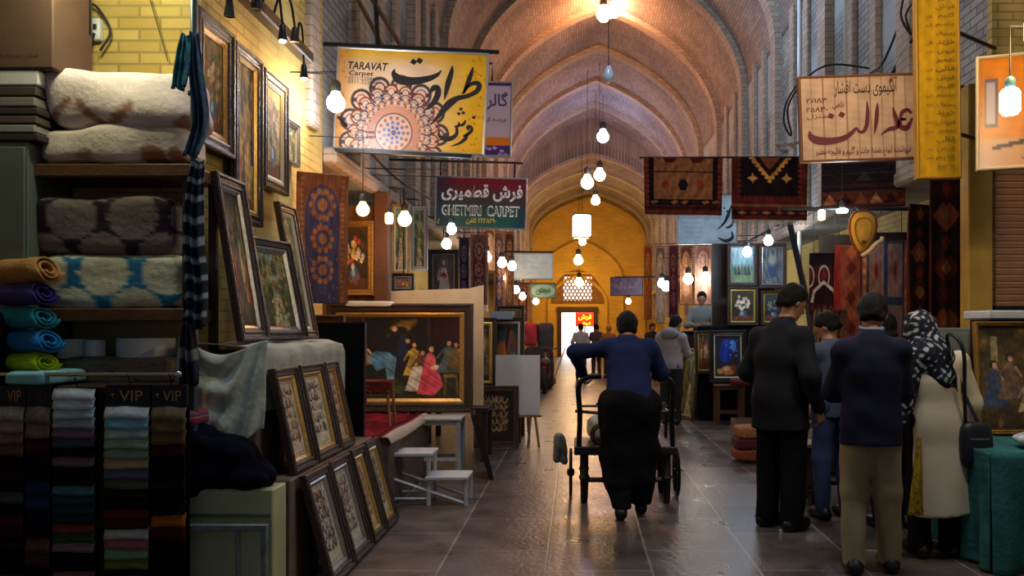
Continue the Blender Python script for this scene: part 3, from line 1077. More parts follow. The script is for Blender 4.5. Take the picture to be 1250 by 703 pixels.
def hanger(o, dz=0.0, m=None, r_=.009, dx=()):
    """what an overhead thing hangs by: a cord to the lintel or vault, or an arm to the near wall"""
    p = o.location
    for x in dx or (0,):
        X, z0 = p.x + x, p.z + dz
        wl, wr = X - XL, XR - X
        if wl < 0 or wr < 0:
            pts = [(x, 0, dz), (x, 0, ZC - p.z)]
        elif min(wl, wr) < 1.9:
            zt = max(z0 + .05, ZC + .12)
            pts = [(x, 0, dz), (x, 0, zt - p.z), ((XL if wl < wr else XR) - p.x, 0, zt - p.z + .02)]
        else:
            pts = [(x, 0, dz), (x, 0, arch_z(X) + .02 - p.z)]
        MB().tube(pts, r_, 5).build('hanger', m or DSTEEL, o)


def lamp(x, y, Y, rad, c, power, label, cord=.6, kind='round', group=None, name='hanging_bulb', estr=18, sock=SOCK, light_col=None):
    p = P(x, y, Y)
    o = thing(name, label, 'light bulb', p, 0, group)
    sg = 12 if Y < 12 else 8
    if kind == 'round':
        prf = [(rad * math.sin(t), -rad * math.cos(t)) for t in np.linspace(.05, 2.45, 8)] + [(rad * .42, rad * 1.25)]
        top = rad * 1.25
    elif kind == 'tube':
        prf = [(rad * .25, -rad * 1.5), (rad * .75, -rad * 1.45), (rad, -rad * 1.1), (rad, rad * .9), (rad * .8, rad * 1.2), (rad * .45, rad * 1.35)]
        top = rad * 1.35
    else:   # flat disc lamp
        prf = [(rad * .2, -rad * .4), (rad * .8, -rad * .36), (rad, -rad * .1), (rad * .9, rad * .2), (rad * .3, rad * .4)]
        top = rad * .4
    MB().lathe(prf, sg).build('bulb', glass_m(c, estr), o, smooth=True)
    MB().lathe([(rad * .5, top - .004), (rad * .55, top + rad * .2), (rad * .55, top + rad * .9), (rad * .3, top + rad * 1.2), (rad * .1, top + rad * 1.3)], sg).build('socket', sock, o, smooth=True)
    hanger(o, top + rad * 1.2, CORD, .005 if Y < 12 else .008)
    if power:
        l = bpy.data.lights.new('bulb_light', 'POINT')
        l.energy = power
        l.color = s2l(light_col or c)
        l.shadow_soft_size = rad * 1.6
        lo = bpy.data.objects.new('bulb_light', l)
        COL.objects.link(lo)
        lo.parent = o
        lo.location = (0, 0, -rad * .2)
    return o
# ------------------------------------------------------------------ bodies and clothes as one continuous surface each
class SDF:
    def __init__(s, lo, hi, h):
        s.h = h
        s.lo = np.array(lo, float)
        s.n = np.ceil((np.array(hi) - s.lo) / h).astype(int) + 1
        s.f = np.full(s.n, 9.0, np.float32)

    def _sl(s, lo, hi):
        a = np.clip(np.floor((np.array(lo) - s.lo) / s.h).astype(int), 0, s.n)
        b = np.clip(np.ceil((np.array(hi) - s.lo) / s.h).astype(int) + 1, 0, s.n)
        if (b <= a).any():
            return None, None
        g = [s.lo[i] + s.h * np.arange(a[i], b[i]) for i in range(3)]
        return tuple(slice(a[i], b[i]) for i in range(3)), np.meshgrid(*g, indexing='ij', sparse=True)

    def put(s, d, sl, k, sub=False):
        c = s.f[sl]
        if sub:
            hh = np.clip((k - np.abs(c + d)) / k, 0, 1) if k > 0 else 0
            s.f[sl] = np.maximum(c, -d) + hh * hh * k * .25
        else:
            hh = np.clip((k - np.abs(c - d)) / k, 0, 1) if k > 0 else 0
            s.f[sl] = np.minimum(c, d) - hh * hh * k * .25

    def cone(s, a, b, ra, rb, k=.03, sy=1.0, sub=False):
        """round cone a-b; sy squashes the depth (y) of its cross-section"""
        a, b = np.array(a, float), np.array(b, float)
        r_ = max(ra, rb) + k + 4 * s.h
        sl, g = s._sl(np.minimum(a, b) - r_, np.maximum(a, b) + r_)
        if sl is None:
            return s
        d = b - a
        L = d @ d + 1e-12
        X, Y, Z = g[0] - a[0], g[1] - a[1], g[2] - a[2]
        t = np.clip((X * d[0] + Y * d[1] + Z * d[2]) / L, 0, 1)
        dist = np.sqrt((X - t * d[0]) ** 2 + ((Y - t * d[1]) / sy) ** 2 + (Z - t * d[2]) ** 2) - (ra + (rb - ra) * t)
        s.put(dist.astype(np.float32), sl, k, sub)
        return s

    def ell(s, c, r, k=.02, sub=False, rot=None):
        c, r = np.array(c, float), np.array(r, float)
        q = r.max() + k + 4 * s.h
        sl, g = s._sl(c - q, c + q)
        if sl is None:
            return s
        X, Y, Z = g[0] - c[0], g[1] - c[1], g[2] - c[2]
        if rot is not None:
            X, Y, Z = (rot[0, i] * X + rot[1, i] * Y + rot[2, i] * Z for i in range(3))
        k0 = np.sqrt((X / r[0]) ** 2 + (Y / r[1]) ** 2 + (Z / r[2]) ** 2)
        k1 = np.sqrt((X / r[0] ** 2) ** 2 + (Y / r[1] ** 2) ** 2 + (Z / r[2] ** 2) ** 2) + 1e-6
        s.put((k0 * (k0 - 1) / k1).astype(np.float32), sl, k, sub)
        return s

    def all(s):
        return np.meshgrid(*[s.lo[i] + s.h * np.arange(s.n[i]) for i in range(3)], indexing='ij', sparse=True)

    def cut(s, p, n):
        g = s.all()
        n = np.array(n, float) / np.linalg.norm(n)
        s.f = np.maximum(s.f, ((g[0] - p[0]) * n[0] + (g[1] - p[1]) * n[1] + (g[2] - p[2]) * n[2]).astype(np.float32))
        return s

    def wrinkle(s, amp, sd=0, freq=22, n=7, zs=.6):
        g = s.all()
        q = np.random.default_rng(sd)
        w_ = 0
        for i in range(n):
            k = q.normal(0, freq, 3) * (1, 1, zs)
            w_ = w_ + np.sin(k[0] * g[0] + k[1] * g[1] + k[2] * g[2] + q.uniform(0, 6.28))
        s.f = (s.f + amp * w_ / n ** .5).astype(np.float32)
        return s

    def mesh(s):
        f = np.pad(s.f, 1, constant_values=1.0)
        lo = s.lo - s.h
        ins = f < 0
        cnt = np.zeros(tuple(x - 1 for x in f.shape), np.int8)
        for i in (0, 1):
            for j in (0, 1):
                for k in (0, 1):
                    cnt += ins[i:f.shape[0] - 1 + i, j:f.shape[1] - 1 + j, k:f.shape[2] - 1 + k]
        act = (cnt > 0) & (cnt < 8)
        ci = np.argwhere(act)
        if not len(ci):
            return np.zeros((0, 3)), np.zeros((0, 4), int)
        idx = np.full(act.shape, -1, np.int32)
        idx[act] = np.arange(len(ci))
        acc = np.zeros((len(ci), 3))
        num = np.zeros(len(ci))
        for ax in range(3):
            for u_ in (0, 1):
                for v_ in (0, 1):
                    o0 = [u_, v_]
                    o0.insert(ax, 0)
                    o1 = list(o0)
                    o1[ax] = 1
                    a = f[tuple((ci + o0).T)]
                    b = f[tuple((ci + o1).T)]
                    m = (a < 0) != (b < 0)
                    t = np.where(m, a / np.where(m, a - b, 1), 0)
                    p = np.array(o0, float)[None] + 0 * acc
                    p[:, ax] += t
                    acc += p * m[:, None]
                    num += m
        V = lo + s.h * (ci + acc / num[:, None])
        Qs = []
        for ax in range(3):
            sl0 = [slice(1, -1)] * 3
            sl0[ax] = slice(0, -1)
            sl1 = [slice(1, -1)] * 3
            sl1[ax] = slice(1, None)
            a, b = ins[tuple(sl0)], ins[tuple(sl1)]
            e = np.argwhere(a != b)
            if not len(e):
                continue
            off = np.ones(3, int)
            off[ax] = 0
            e2 = e + off
            fl_ = a[tuple(e.T)]
            o1, o2 = [x for x in range(3) if x != ax]
            q = []
            for (u_, v_) in ((-1, -1), (0, -1), (0, 0), (-1, 0)):
                c = e2.copy()
                c[:, o1] += u_
                c[:, o2] += v_
                q.append(idx[tuple(c.T)])
            q = np.stack(q, -1)
            fl2 = fl_ if ax != 1 else ~fl_
            q[~fl2] = q[~fl2][:, ::-1]
            Qs.append(q)
        return V, np.concatenate(Qs)

    def build(s, name, m, parent=None, colfn=None):
        V, Q = s.mesh()
        return np_mesh(name, V, Q, m, None if colfn is None else colfn(V), parent, True)


SKIN = mat('skin', (168, 118, 88), .5, var=.08)
HAIR = mat('black_hair', (10, 8, 8), .6, bump=.6, bscale=120, spec=.2)
EYE_M = mat('eye', (30, 24, 20), .2)


def v3(*a):
    return np.array(a, float)


def unit(a):
    return np.asarray(a) / (np.linalg.norm(a) + 1e-9)


class Figure:
    """skeleton in the person's own space: x to the person's right, y ahead, z up, feet on z = 0"""
    def __init__(s, H=1.75, **kw):
        k = H / 1.75
        J = dict(pelvis=v3(0, 0, .95), chest=v3(0, .01, 1.28), neck=v3(0, 0, 1.47), head=v3(0, .03, 1.62),
                 shL=v3(-.18, 0, 1.42), shR=v3(.18, 0, 1.42), elL=v3(-.24, -.02, 1.13), elR=v3(.24, -.02, 1.13), haL=v3(-.25, .08, .87), haR=v3(.25, .08, .87),
                 hiL=v3(-.09, 0, .92), hiR=v3(.09, 0, .92), knL=v3(-.1, .02, .5), knR=v3(.1, .02, .5), anL=v3(-.11, -.02, .08), anR=v3(.11, -.02, .08))
        for n in J:
            J[n] = J[n] * k
        for n in kw:
            if n in J:
                J[n] = v3(*kw[n])
        s.J, s.k = J, k
        s.face = unit(kw.get('face', (0, 1, -.1)))
        s.up = unit(kw.get('up', (0, 0, 1)))
        s.toe = kw.get('toe', {})
        s.curl = kw.get('curl', .5)
        lo = np.min([J[n] for n in J], 0) - .36
        hi = np.max([J[n] for n in J], 0) + .36
        lo[2] = -.03
        s.lo, s.hi = lo, hi

    def grid(s, h):
        return SDF(s.lo, s.hi, h)

    def headframe(s):
        f = s.face
        r_ = unit(np.cross(f, s.up))
        u_ = np.cross(r_, f)
        return r_, f, u_

    def body(s, h, name, fine=True):
        J, k = s.J, s.k
        g = s.grid(h)
        g.cone(J['pelvis'], J['chest'], .13 * k, .145 * k, .05, .72)
        g.cone(J['chest'], (J['shL'] + J['shR']) / 2 - [0, 0, .03], .13 * k, .085 * k, .04, .7)
        g.cone((J['shL'] + J['shR']) / 2 - [0, 0, .02], J['neck'], .064 * k, .055 * k, .02)
        g.cone(J['neck'], J['head'] - .03 * s.up, .056 * k, .056 * k, .03)
        for S in 'LR':
            sh = J['sh' + S] * [.93, 1, 1] + .07 * J['neck'] * [1, 0, 0] - [0, 0, .034]
            g.cone(J['chest'] + [0, 0, .06 * k], sh, .085 * k, .05 * k, .04)
            g.cone(sh, J['el' + S], .045 * k, .04 * k, .03)
            g.cone(J['el' + S], J['ha' + S], .042 * k, .027 * k, .02)
            g.cone(J['hi' + S], J['kn' + S], .085 * k, .055 * k, .04)
            g.cone(J['kn' + S], J['an' + S], .055 * k, .036 * k, .02)
            t = s.toe.get(S, v3(0, 1, 0))
            g.cone(J['an' + S] + [0, 0, -.035], J['an' + S] + .15 * k * unit(t) + [0, 0, -.045], .04 * k, .03 * k, .02)
            s.hand(g, S)
        s.head_(g)
        return g.build(name, SKIN)

    def head_(s, g):
        r_, f, u_ = s.headframe()
        c, k = s.J['head'], s.k
        M = np.stack([r_, f, u_], 1)
        at = lambda x, y, z: c + k * (x * r_ + y * f + z * u_)
        g.ell(at(0, -.01, .02), (.076 * k, .096 * k, .1 * k), .02, rot=M)
        g.cone(at(0, .045, -.06), at(0, .03, -.01), .05 * k, .066 * k, .03)
        g.cone(at(0, .075, -.088), at(0, .06, -.08), .02 * k, .03 * k, .02)
        g.cone(at(0, .088, .02), at(0, .112, -.022), .008 * k, .0135 * k, .012)
        g.cone(at(-.03, .083, .032), at(.03, .083, .032), .011 * k, .011 * k, .012)
        g.cone(at(-.02, .092, -.052), at(.02, .092, -.052), .008 * k, .008 * k, .008)
        for q in (-1, 1):
            g.ell(at(q * .032, .088, .012), (.016 * k, .012 * k, .01 * k), .01, sub=True, rot=M)
            g.ell(at(q * .032, .079, .012), (.012 * k, .011 * k, .009 * k), .003, rot=M)
            g.ell(at(q * .08, -.005, -.005), (.01 * k, .02 * k, .032 * k), .008, rot=M)

    def hand(s, g, S):
        J, k = s.J, s.k
        w_ = J['ha' + S]
        d = unit(w_ - J['el' + S])
        sg = -1 if S == 'L' else 1
        side = unit(np.cross(d, v3(sg, 0, 0))) if abs(d[0]) < .9 else v3(0, 1, 0)   # thumb direction
        if side[1] < 0:
            side = -side
        pn = unit(np.cross(d, side))
        if pn[0] * sg > 0:
            pn = -pn                                        # palm faces the body
        for i, (o_, L) in enumerate(((.03, .07), (.01, .08), (-.01, .074), (-.029, .058))):
            kn = w_ + d * (.092 - .004 * i) * k + side * o_ * k
            g.cone(w_ + d * .015 * k + side * o_ * .5, kn, .016 * k, .0125 * k, .012)
            c = s.curl
            d1 = unit(d * math.cos(c) + pn * math.sin(c))
            d2 = unit(d * math.cos(2.1 * c) + pn * math.sin(2.1 * c))
            a = kn + d1 * L * .55 * k
            g.cone(kn, a, .0098 * k, .009 * k, .003)
            g.cone(a, a + d2 * L * .45 * k, .009 * k, .0075 * k, .003)
        t0 = w_ + d * .025 * k + side * .02 * k
        t1 = t0 + unit(d * .7 + side * .7 + pn * .35) * .045 * k
        g.cone(t0, t1, .015 * k, .011 * k, .01)
        g.cone(t1, t1 + unit(d + side * .2 + pn * .4) * .034 * k, .011 * k, .008 * k, .004)

    def hair(s, h, parent, m=HAIR, long=0.0, thick=.014):
        r_, f, u_ = s.headframe()
        c, k = s.J['head'], s.k
        M = np.stack([r_, f, u_], 1)
        at = lambda x, y, z: c + k * (x * r_ + y * f + z * u_)
        g = SDF(c - .22, c + .22, h)
        g.ell(at(0, -.014, .03), ((.078 + thick) * k, (.098 + thick) * k, (.1 + thick) * k), .01, rot=M)
        g.cone(at(-.03, -.056, -.04 - long), at(.03, -.056, -.04 - long), .046 * k, .046 * k, .03)
        g.wrinkle(.003, 4, 90)
        g.cut(at(0, .05, .045), f * .75 - u_ * .66)
        g.cut(at(0, 0, -.08 - long), -u_ - f * .25)
        # keep the ears free
        for q in (-1, 1):
            g.ell(at(q * .092, .014, -.03), (.028, .024, .04), .006, sub=True, rot=M)
        return g.build('hair', m, parent)

    def eyes(s, parent):
        r_, f, u_ = s.headframe()
        c, k = s.J['head'], s.k
        for q in (-1, 1):
            p = c + k * (q * .032 * r_ + .0885 * f + .012 * u_)
            MB().lathe([(.002, -.006), (.006, -.003), (.007, 0), (.006, .003), (.002, .006)], 8).build('eye', EYE_M, parent, True, p)

    def jacket(s, h, parent, m, hem=.62, add=.022, flare=.0, hemr=.15, cuff=.03, collar=True, sd=1, amp=.006, name='jacket', waist=.155, sleeve=.062, depth=.74):
        """hem: z of the lower edge"""
        J, k = s.J, s.k
        g = s.grid(h)
        mid = (J['shL'] + J['shR']) / 2
        g.cone(J['pelvis'], J['chest'], waist * k + add * .3, .16 * k + add * .3, .06, depth)
        g.cone(J['chest'], mid - [0, 0, .02], .155 * k + add * .3, .115 * k, .06, depth)
        d = J['pelvis'] * [1, 1, 0] + [0, 0, hem - .12]
        g.cone(J['pelvis'], d, waist * k + add * .3, hemr * k + flare + add * .3, .05, depth)
        for S in 'LR':
            q = J['sh' + S] * [.94, 1, 1] + (1 - .94) * mid * [1, 0, 0] - [0, 0, .022]
            g.cone(J['chest'] + [0, 0, .07 * k], q, .1 * k, .064 * k, .05)
            g.cone(J['neck'] - [0, 0, .045 * k], q, .066 * k, .05 * k, .06)
            g.cone(q, J['el' + S], .064 * k, sleeve * k, .05)
            e = J['ha' + S] + unit(J['el' + S] - J['ha' + S]) * cuff
            g.cone(J['el' + S], e, sleeve * k, .046 * k, .03)
        if collar:
            g.cone(mid + [0, 0, .02], J['neck'] + .02 * s.up, .09 * k, .068 * k, .03)
        g.wrinkle(amp, sd)
        g.cut((0, 0, hem), (0, 0, -1))
        g.cut(J['neck'] + .045 * s.up, s.up)
        return g.build(name, m, parent)

    def trousers(s, h, parent, m, rk=.075, ra=.058, rt=.1, low=.05, sd=3, amp=.006, name='trousers', top=None):
        J, k = s.J, s.k
        g = s.grid(h)
        g.cone(J['hiL'] * [.8, 1, 1] + [0, 0, .02], J['hiR'] * [.8, 1, 1] + [0, 0, .02], rt * 1.03 * k, rt * 1.03 * k, .05)
        for S in 'LR':
            g.cone(J['hi' + S], J['kn' + S], rt * k, rk * k, .03)
            b = J['an' + S] + [0, 0, low - .08]
            g.cone(J['kn' + S], b, rk * k, ra * k, .03)
        g.wrinkle(amp, sd)
        g.cut((0, 0, max(low, .02)), (0, 0, -1))
        g.cut((0, 0, top or J['pelvis'][2] + .12), (0, 0, 1))
        return g.build(name, m, parent)

    def shoes(s, h, parent, m):
        J, k = s.J, s.k
        for S in 'LR':
            t = unit(s.toe.get(S, v3(0, 1, 0)))
            a = J['an' + S]
            g = SDF(a - .3, a + .3, h)
            z = a[2] - .08 * k
            b0, b1 = a * [1, 1, 0] + [0, 0, z + .045] - .04 * t, a * [1, 1, 0] + [0, 0, z + .038] + .17 * k * t
            g.cone(b0, b1, .046 * k, .042 * k, .02)
            g.cone(a * [1, 1, 0] + [0, 0, z + .1], b0, .05 * k, .046 * k, .02)
            g.cut((0, 0, z + .004), (0, 0, -1))
            g.cut((0, 0, z + .13), (0, 0, 1))
            g.build('shoe', m, parent)


def place(o, label, X, Y, rz, cat='person', z=0, group=None):
    o.location = (X, Y, z)
    o.rotation_euler = (0, 0, rz)
    return tag(o, label, cat, group)
# ------------------------------------------------------------------ materials of the goods
WOOD = mat('brown_wood', (96, 60, 36), .5, var=.25, vscale=6, bump=.2)
DWOOD = mat('dark_wood', (52, 34, 22), .5, var=.3, vscale=6)
LWOOD = mat('light_wood', (150, 112, 70), .55, var=.2)
WHITE_P = mat('white_paint', (190, 194, 196), .5, var=.15, vscale=12)
STEEL = mat('chrome_steel', (190, 200, 210), .22, metal=1)
ALU = mat('aluminium_edge', (176, 180, 184), .35, metal=.7)
SHEET = mat('pale_sheet', (176, 178, 168), .9, var=.12, bump=.25, bscale=60, spec=.1)
CARD = mat('cardboard', (206, 176, 130), .8, var=.08)
BLACKCL = mat('black_cloth', (16, 18, 24), .95, spec=.1, var=.3)
PAPER = mat('white_paper', (226, 226, 222), .7)
INK = mat('ink_black', (22, 16, 22), .6)
INKR = mat('ink_maroon', (98, 18, 30), .6)
INKP = mat('ink_purple', (62, 34, 110), .6)
GOLDTXT = mat('gold_print', (176, 142, 80), .5)


def soft_box(name, c, d, m, parent=None, e=4.0, amp=.012, seed=0, n=26, col=None, rz=0, freq=9, sag=0.0):
    """a stuffed or folded thing: superellipsoid with creases. col(u,v)->img sampled over its front"""
    q = np.random.default_rng(seed)
    fs, vs = [], []
    lin = np.linspace(-1, 1, n)
    base = 0
    V, Q = [], []
    for ax in range(3):
        for sg in (-1, 1):
            a, b = np.meshgrid(lin, lin, indexing='ij')
            p = np.zeros((n, n, 3))
            o1, o2 = [(1, 2), (2, 0), (0, 1)][ax]
            p[..., ax] = sg
            p[..., o1] = a
            p[..., o2] = b
            i = np.arange(n * n).reshape(n, n) + base
            f = np.stack([i[:-1, :-1], i[1:, :-1], i[1:, 1:], i[:-1, 1:]], -1).reshape(-1, 4)
            Q.append(f if sg > 0 else f[:, ::-1])
            V.append(p.reshape(-1, 3))
            base += n * n
    V = np.concatenate(V)
    nrm = (np.abs(V) ** e).sum(1) ** (1 / e)
    S = V / nrm[:, None]
    X = S * np.array(d) / 2
    w_ = np.zeros(len(X))
    for k_ in range(8):
        kk = q.normal(0, freq, 3)
        w_ += np.sin(X @ kk + q.uniform(0, 6.28)) / 2.8
    X = X + S * (amp * w_)[:, None]
    X[:, 2] -= sag * (1 - (X[:, 0] / (d[0] / 2)) ** 2) * np.clip(S[:, 2], 0, 1)
    cols = None
    if col is not None:
        H, W = col.shape[:2]
        uu = np.clip((X[:, 0] / d[0] + .5), 0, .999)
        vv = np.clip(.5 - S[:, 2] / 2, 0, .999)
        cols = col[(vv * H).astype(int), (uu * W).astype(int)]
    o = np_mesh(name, X, np.concatenate(Q), m, cols, parent, True)
    o.location = c
    o.rotation_euler = (0, 0, rz)
    return o


def bx(px0, py0, px1, py1, Y):
    """centre x, width, bottom z, height of a photo rectangle standing at depth Y"""
    a, b = P(px0, py0, Y), P(px1, py1, Y)
    return (a.x + b.x) / 2, b.x - a.x, b.z, a.z - b.z


# ================================================================== near stall of quilts, rolls and sample books
SY = 4.5
o = thing('shelf_unit', 'tall wooden shelf unit holding the quilts and bedspreads', 'shelf', (-2.6, 4.7, 0))
for z, x0, x1 in ((2.365, -.42, .47), (1.572, -.42, .45)):
    MB().box(((x0 + x1) / 2, -.02, z), (x1 - x0, .38, .07), bev=.006).build('shelf_board', WOOD, o)
MB().box((-.2, -.12, 1.17), (1.22, .58, .05), bev=.006).build('shelf_board', DWOOD, o)
for x in (-.43, .44):
    for y in (-.16, .16):
        MB().box((x, y, 1.2), (.045, .045, 2.4), bev=.004).build('post', DWOOD, o)
MB().box((-.2, .1, .6), (1.2, .03, 1.1)).build('back_panel', DWOOD, o)

quilt = Img(140, 60, (228, 208, 204)).mott(.03)
for pts in ([(.02, .92), (.1, .82), (.2, .58)], [(.28, .62), (.36, .82), (.46, .97)], [(.46, .97), (.54, .8), (.62, .66)], [(.9, .9), (.97, .8)]):
    quilt.line(pts, .035, (158, 116, 100), asp=.4)
quilt2 = Img(140, 50, (214, 196, 186)).mott(.03)
quilt2.ell(.34, .8, .07, .16, (170, 140, 122)).ell(.77, .85, .09, .3, (158, 112, 88)).ell(.92, .85, .05, .3, (158, 112, 88))


def soft_thing(name, label, cat, px, Y, dep, img=None, m=None, e=5, amp=.01, seed=0, group=None, sag=0, freq=9, lift=0):
    cx, wd, z, h = bx(*px, Y)
    o = soft_box(name, (cx, Y + dep / 2, z + h / 2 + lift), (wd, dep, h), m or cloth_attr_m, None, e, amp, seed, 30, img, 0, freq, sag)
    return tag(o, label, cat, group)


soft_thing('folded_quilt', 'pale pink rolled quilt with brown crossing bands, on top of another quilt', 'quilt', (41, 76, 232, 157), 4.48, .42, quilt.a, e=4, amp=.016, seed=3, sag=.03)
soft_thing('folded_quilt', 'pale folded quilt lying directly on the upper shelf board', 'quilt', (42, 151, 226, 197), 4.5, .38, quilt2.a, e=5, amp=.012, seed=4)
soft_thing('folded_bedspread', 'dark plum and grey damask bedspread lying on the blue one', 'bedspread', (34, 238, 211, 311), 4.5, .38, damask((46, 36, 48), (46, 36, 48), 160, 70, -.02, (126, 112, 108)), e=6, amp=.008, seed=5)
soft_thing('folded_bedspread', 'blue and cream damask bedspread under the dark one', 'bedspread', (40, 308, 221, 377), 4.5, .38, damask((48, 120, 160), (48, 120, 160), 160, 70, .16, (208, 206, 176)), e=6, amp=.008, seed=6)
sp = Img(90, 24, (128, 116, 100))
sp.blobs(60, (0, 0, 1, 1), (.008, .02), [(58, 44, 40), (70, 56, 48)], 5, 3)
soft_thing('folded_blanket', 'spotted beige folded blanket under the white rolls', 'blanket', (64, 436, 205, 470), 4.55, .3, sp.a, e=6, amp=.006, seed=7)


def spiral_roll(name, label, px, Y, col, seed=0, turns=2.4, ang=-.45, group=None):
    cx, wd, z, h = bx(*px, Y)
    L = .62
    o = thing(name, label, 'fabric roll', (P(px[2] - 8, 0, Y).x, Y, z), ang + math.pi, group)
    ry, rz_ = .075, h / 2
    th = np.linspace(0, turns * 2 * math.pi, 60)
    rad = 1 - .72 * (1 - th / th[-1])
    pts = [(ry * r_ * math.cos(-t), rz_ * r_ * math.sin(-t) + rz_) for t, r_ in zip(th + .4, rad)]
    m = mat('%s_%d' % (name, seed), col, .95, spec=.1, bump=.4, bscale=70, var=.15)
    V, Q = [], []
    n = len(pts)
    xs = np.linspace(0, L, 7)
    for i, x in enumerate(xs):
        for a, b in pts:
            V.append((x - .02 * math.sin(b * 40), a + .004 * math.sin(i * 2.1 + seed), b + .003 * math.sin(i * 1.7 + a * 50)))
    for i in range(6):
        for j in range(n - 1):
            Q.append((i * n + j, i * n + j + 1, (i + 1) * n + j + 1, (i + 1) * n + j))
    r_ = np_mesh('cloth', V, Q, m, None, o)
    s_ = r_.modifiers.new('s', 'SOLIDIFY')
    s_.thickness = .011
    s_.offset = 0
    core = MB().tube([(.02, 0, rz_), (L - .02, 0, rz_)], [min(ry, rz_) * .3] * 2, 10)
    return o


G = 'rolled cloths stacked beside the bedspreads'
spiral_roll('fabric_roll', 'tan rolled fabric on top of the roll stack', (0, 311, 68, 345), 4.3, (178, 130, 74), 1, group=G)
spiral_roll('fabric_roll', 'purple rolled towel between the tan and teal rolls', (0, 343, 63, 372), 4.3, (72, 62, 128), 2, group=G)
spiral_roll('fabric_roll', 'teal rolled towel under the purple roll', (0, 373, 62, 401), 4.3, (44, 132, 146), 3, group=G)
spiral_roll('fabric_roll', 'bright blue rolled towel above the lime green one', (0, 401, 68, 430), 4.3, (36, 116, 176), 4, group=G)
spiral_roll('fabric_roll', 'lime green rolled towel under the bright blue one', (0, 430, 63, 454), 4.3, (158, 190, 36), 5, group=G)
soft_thing('folded_towel', 'pale aqua folded towel at the bottom of the roll stack', 'towel', (0, 454, 57, 470), 4.2, .4, m=mat('aqua_towel', (130, 190, 196), .9), e=6, amp=.004, seed=8)
soft_thing('folded_towel', 'dark folded cloth hidden beneath the lime green roll', 'towel', (-60, 380, -8, 470), 4.25, .4, m=BLACKCL, e=6, amp=.004, seed=9)
for i, (x0, x1, y0, lab) in enumerate(((61, 97, 414, 'white ribbon roll standing nearest the towel stack'), (98, 121, 415, 'small white ribbon roll standing between two bigger white rolls'), (127, 196, 413, 'wide white ribbon roll with loose end hanging down'))):
    cx, wd, z, h = bx(x0, y0, x1, 438, 4.62)
    o = thing('ribbon_roll', lab, 'ribbon roll', (cx, 4.62 + wd / 2, z), 0, 'white rolls on the spotted blanket')
    MB().lathe([(wd * .2, 0), (wd * .5, 0), (wd * .5, h), (wd * .2, h), (wd * .2, h * .9)], 28).build('roll', PAPER, o, 'auto')
    if i == 2:
        grid_mesh('loose_end', Img(6, 6, (226, 226, 222)).a, lambda u, v: (.02 + u * .12, -wd * .5 - .006 - .02 * (1 - v), -.05 + v * .06 * (1 + u)), cloth_attr_m, o, back=(0, .003, 0))

# box, boards and cabinet at the edge of the stall
cx, wd, z, h = bx(-60, 0, 62, 82, 4.4)
o = thing('cardboard_box', 'dark brown cardboard box with small printed line, above the stacked boards', 'box', (cx, 4.6, z))
MB().box((0, 0, h / 2 + .1), (wd, .36, h + .2), bev=.008).build('carton', mat('brown_carton', (92, 66, 52), .75, var=.1), o)
pm = text_mesh(fa('فرش دستباف گره'), .24, .03)
tx = finish(pm, 'printed_line', INK, o)
tx.location = (wd / 2 - .2, -.183, .07)
cols_ = [(206, 206, 204), (70, 56, 50), (120, 116, 112), (52, 44, 40), (84, 70, 60), (140, 138, 132), (48, 40, 38)]
yy = 83
for i, c in enumerate(cols_):
    dy = (20, 13, 13, 10, 11, 11, 10)[i]
    cx, wd, z, h = bx(-50, yy, 42 - (i % 3) * 2, yy + dy - 1, 4.4)
    b_ = MB().box((0, 0, h / 2), (wd, .3, h - .002), bev=.006).build('flat_box', mat('flat_box_%d' % i, c, .7, var=.1), None, loc=(cx, 4.58, z))
    tag(b_, ['white flat box at the top of the flat box stack', 'dark brown flat box right beneath the white one', 'grey flat box third in the stack from the top', 'blackish flat box in the middle of the stack',
             'brown flat box just below the middle of the stack', 'pale grey flat box second from the bottom of the stack', 'blackish flat box at the bottom of the stack, on the cabinet'][i], 'box', 'flat boxes stacked on the cabinet')
    yy += dy
cx, wd, z, h = bx(-60, 171, 28, 310, 4.4)
o = thing('cabinet', 'grey green metal cabinet under the stacked flat boxes', 'cabinet', (cx, 4.62, 1.2))
GREEN_G = mat('grey_green_metal', (96, 104, 92), .5, var=.12)
MB().box((0, 0, (z + h - 1.2) / 2), (wd, .36, z + h - 1.2), bev=.006).build('body', GREEN_G, o)
for x in (-.1, .1):
    MB().box((x, -.19, (z + h - 1.2) / 2), (.17, .015, z + h - 1.26), bev=.004).build('door', GREEN_G, o)

